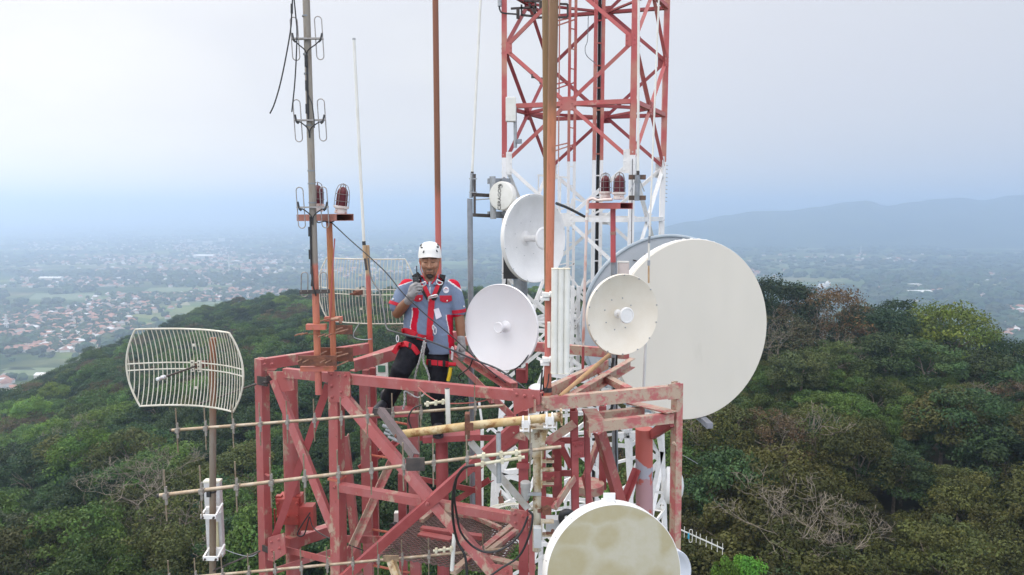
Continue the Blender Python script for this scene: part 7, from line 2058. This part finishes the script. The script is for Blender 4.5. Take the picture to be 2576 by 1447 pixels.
# --- harness
har = bpy.data.objects.new("harness", None)
har = MB(); band(har, bs_, [(1050, 691), (1055, 704), (1066, 727), (1080, 751)], 15, .003, .004); band(har, bs_, [(1114, 691), (1111, 706), (1103, 726), (1090, 751)], 15, .003, .004)
drape(har, bs_, [(1036, 694), (1052, 684), (1058, 694), (1043, 712)], .003, 5, 5, .003)
har = har.build("harness", blk_web, man)
mb = MB(); band(mb, bs_, [(1056, 694), (1062, 708), (1071, 728), (1083, 752)], 9.5, .008, .003); band(mb, bs_, [(1109, 693), (1106, 706), (1099, 726), (1088, 750)], 10, .008, .003)
mb.build("shoulder_strap", red_web, har)
bt_ = bvh_of(shirt, trs)
mb = MB(); band(mb, bt_, [(1086, 752), (1085, 775), (1083, 800), (1081, 830), (1080, 858)], 15, .007, .003); mb.build("chest_strap", red_web, har)
mb = MB(); band(mb, bt_, [(1011, 834), (1022, 831), (1036, 836), (1048, 842)], 12, .006, .006); band(mb, bt_, [(1050, 846), (1066, 850), (1090, 852)], 14, .006, .004); mb.build("waist_strap", red_web, har)
btr = bvh_of(trs)
mb = MB(); band(mb, btr, [(990, 888), (1004, 868), (1022, 866), (1040, 874), (1052, 890)], 13, .005, .006); mb.build("thigh_strap", red_web, har)
mb = MB(); band(mb, btr, [(1072, 910), (1090, 912), (1110, 914), (1130, 917)], 13, .005, .006); mb.tube([P(1128, 916, 5.5), P(1147, 917, 5.5)], .016, 8); mb.build("thigh_strap", red_web, har)
mb = MB()
for q in ([(1030, 864), (1036, 866), (1034, 878), (1027, 876)], [(1080, 905), (1087, 905), (1087, 921), (1080, 921)], [(1112, 906), (1118, 907), (1118, 923), (1112, 922)], [(1100, 906), (1102, 906), (1102, 922), (1100, 922)]): drape(mb, btr, q, .011, 3, 3, .004)
mb.build("strap_keeper", blk_web, har)
def dring(x, y, r_, rot, dd):
    c_ = M_(x, y, dd); pts = []
    for k in range(12): a = PI * k / 11; pts.append((math.cos(a) * r_, -math.sin(a) * r_ * .9))
    pts += [(-r_, r_ * .25), (r_, r_ * .25)]
    cs, sn = math.cos(rot), math.sin(rot)
    return [c_ + V((p[0] * cs - p[1] * sn, -.002, p[0] * sn + p[1] * cs)) for p in pts]
ringm = mat("silver_ring", (.72, .72, .74, 1), rough=.3, metal=.55)
mb = MB(); mb.tube(dring(1064, 713, .024, R(20), -.165), .0042, 8, closed=True); mb.tube(dring(1106, 709, .026, R(-25), -.155), .0042, 8, closed=True); mb.build("ring", ringm, har)
mb = MB(); c_ = M_(1088, 747, -.165); mb.tube(spline([M_(1078, 757, -.165), M_(1079, 748, -.18), M_(1088, 744, -.185), M_(1098, 742, -.18), M_(1101, 746, -.165)], 5), .0062, 8); mb.tube(spline([M_(1079, 751, -.165), M_(1088, 749, -.17), M_(1100, 746, -.165)], 5), .005, 8); mb.build("buckle", ringm, har)
mb = MB(); mb.ball(M_(1091, 751, -.155), .022, 10, 8, (1, .5, .8)); mb.build("buckle_pad", blk_web, har)
mb = MB()
for x, y, r_ in ((1094, 832, .020), (1090, 824, .013), (1000, 852, .018), (1138, 880, .016)):
    mb.tube([M_(x, y, -.15) + V((math.cos(a) * r_ * .55, 0, math.sin(a) * r_ * 1.5)) for a in [2 * PI * k / 14 for k in range(14)]], .0042, 6, closed=True)
mb.build("carabiner", ringm, har)
rope = mat("white_rope", (.52, .52, .52, 1), (.36, .36, .37, 1), scale=50, lo=.45, hi=.55, rough=.9, bump=.6, bumpscale=80, stretch=(1, 1, 1))
def twist(mb, pts, r_):
    pp = spline([P(*p) for p in pts], 10); t_ = 0
    for s_ in (0, PI):
        q = []
        for i, p in enumerate(pp): a = i * .9 + s_; q.append(p + V((math.cos(a), math.sin(a), 0)) * r_ * .55)
        mb.tube(q, r_ * .62, 6)
mb = MB(); twist(mb, [(1069, 850, 5.42), (1062, 880, 5.44), (1056, 905, 5.46), (1048, 930, 5.5), (1042, 960, 5.55)], .0085); twist(mb, [(1070, 862, 5.42), (1065, 892, 5.45), (1066, 912, 5.48), (1074, 930, 5.5), (1080, 955, 5.52), (1072, 985, 5.55), (1052, 1000, 5.55), (1030, 990, 5.55), (1018, 985, 5.52), (1018, 1010, 5.5), (1014, 1030, 5.5)], .0085); mb.build("lanyard", rope, har)
mb = MB(); mb.tube([P(1134, 925, 5.5), P(1131, 942, 5.5), P(1127, 958, 5.5)], [.014, .016, .015], 10); mb.build("yellow_strap", mat("yellow_web", (.62, .44, .02, 1), rough=.7), har)
mb = MB(); mb.tube([P(1139, 876, 5.48), P(1137, 905, 5.48)], .009, 8); mb.build("hook", ringm, har)
# --- radio in his hand: a thing of its own
rp = M_(1047, 706, GD - .002)
rad = thing("handheld_radio", "black handheld radio gripped in the worker's raised glove", "radio", M_(1047, 722, GD))
xa = V((.30, 0, 1)).normalized(); 
MB().bar(M_(1050, 736, GD), M_(1045, 697, GD + .012), .046, .028, (0, 1, 0)).build("body", black_mat, rad, bevel=.005)
mb = MB(); mb.tube([M_(1049, 698, GD + .012), M_(1048.5, 684, GD + .012), M_(1048, 669, GD + .012)], [.0065, .005, .0042], 10); mb.build("aerial", black_mat, rad)
mb = MB(); mb.tube([M_(1044, 697, GD + .01), M_(1044, 692, GD + .01)], .006, 10); mb.build("knob", black_mat, rad)
mb = MB(); mb.box(M_(1045.5, 703, GD - .006), (.018, .004, .014)); mb.build("display", mat("radio_screen", (.06, .07, .075, 1), rough=.2), rad)
# ------------------------------------------------------------------ render settings
scene.view_settings.view_transform = 'Standard'
scene.view_settings.look = 'None'
scene.view_settings.exposure = 0.28
scene.view_settings.gamma = 1.0
scene.cycles.use_denoising = True
scene.cycles.max_bounces = 6
scene.cycles.diffuse_bounces = 3
scene.cycles.glossy_bounces = 2
scene.cycles.transmission_bounces = 4
scene.cycles.transparent_max_bounces = 8
scene.cycles.volume_bounces = 2
scene.cycles.caustics_reflective = False
scene.cycles.caustics_refractive = False
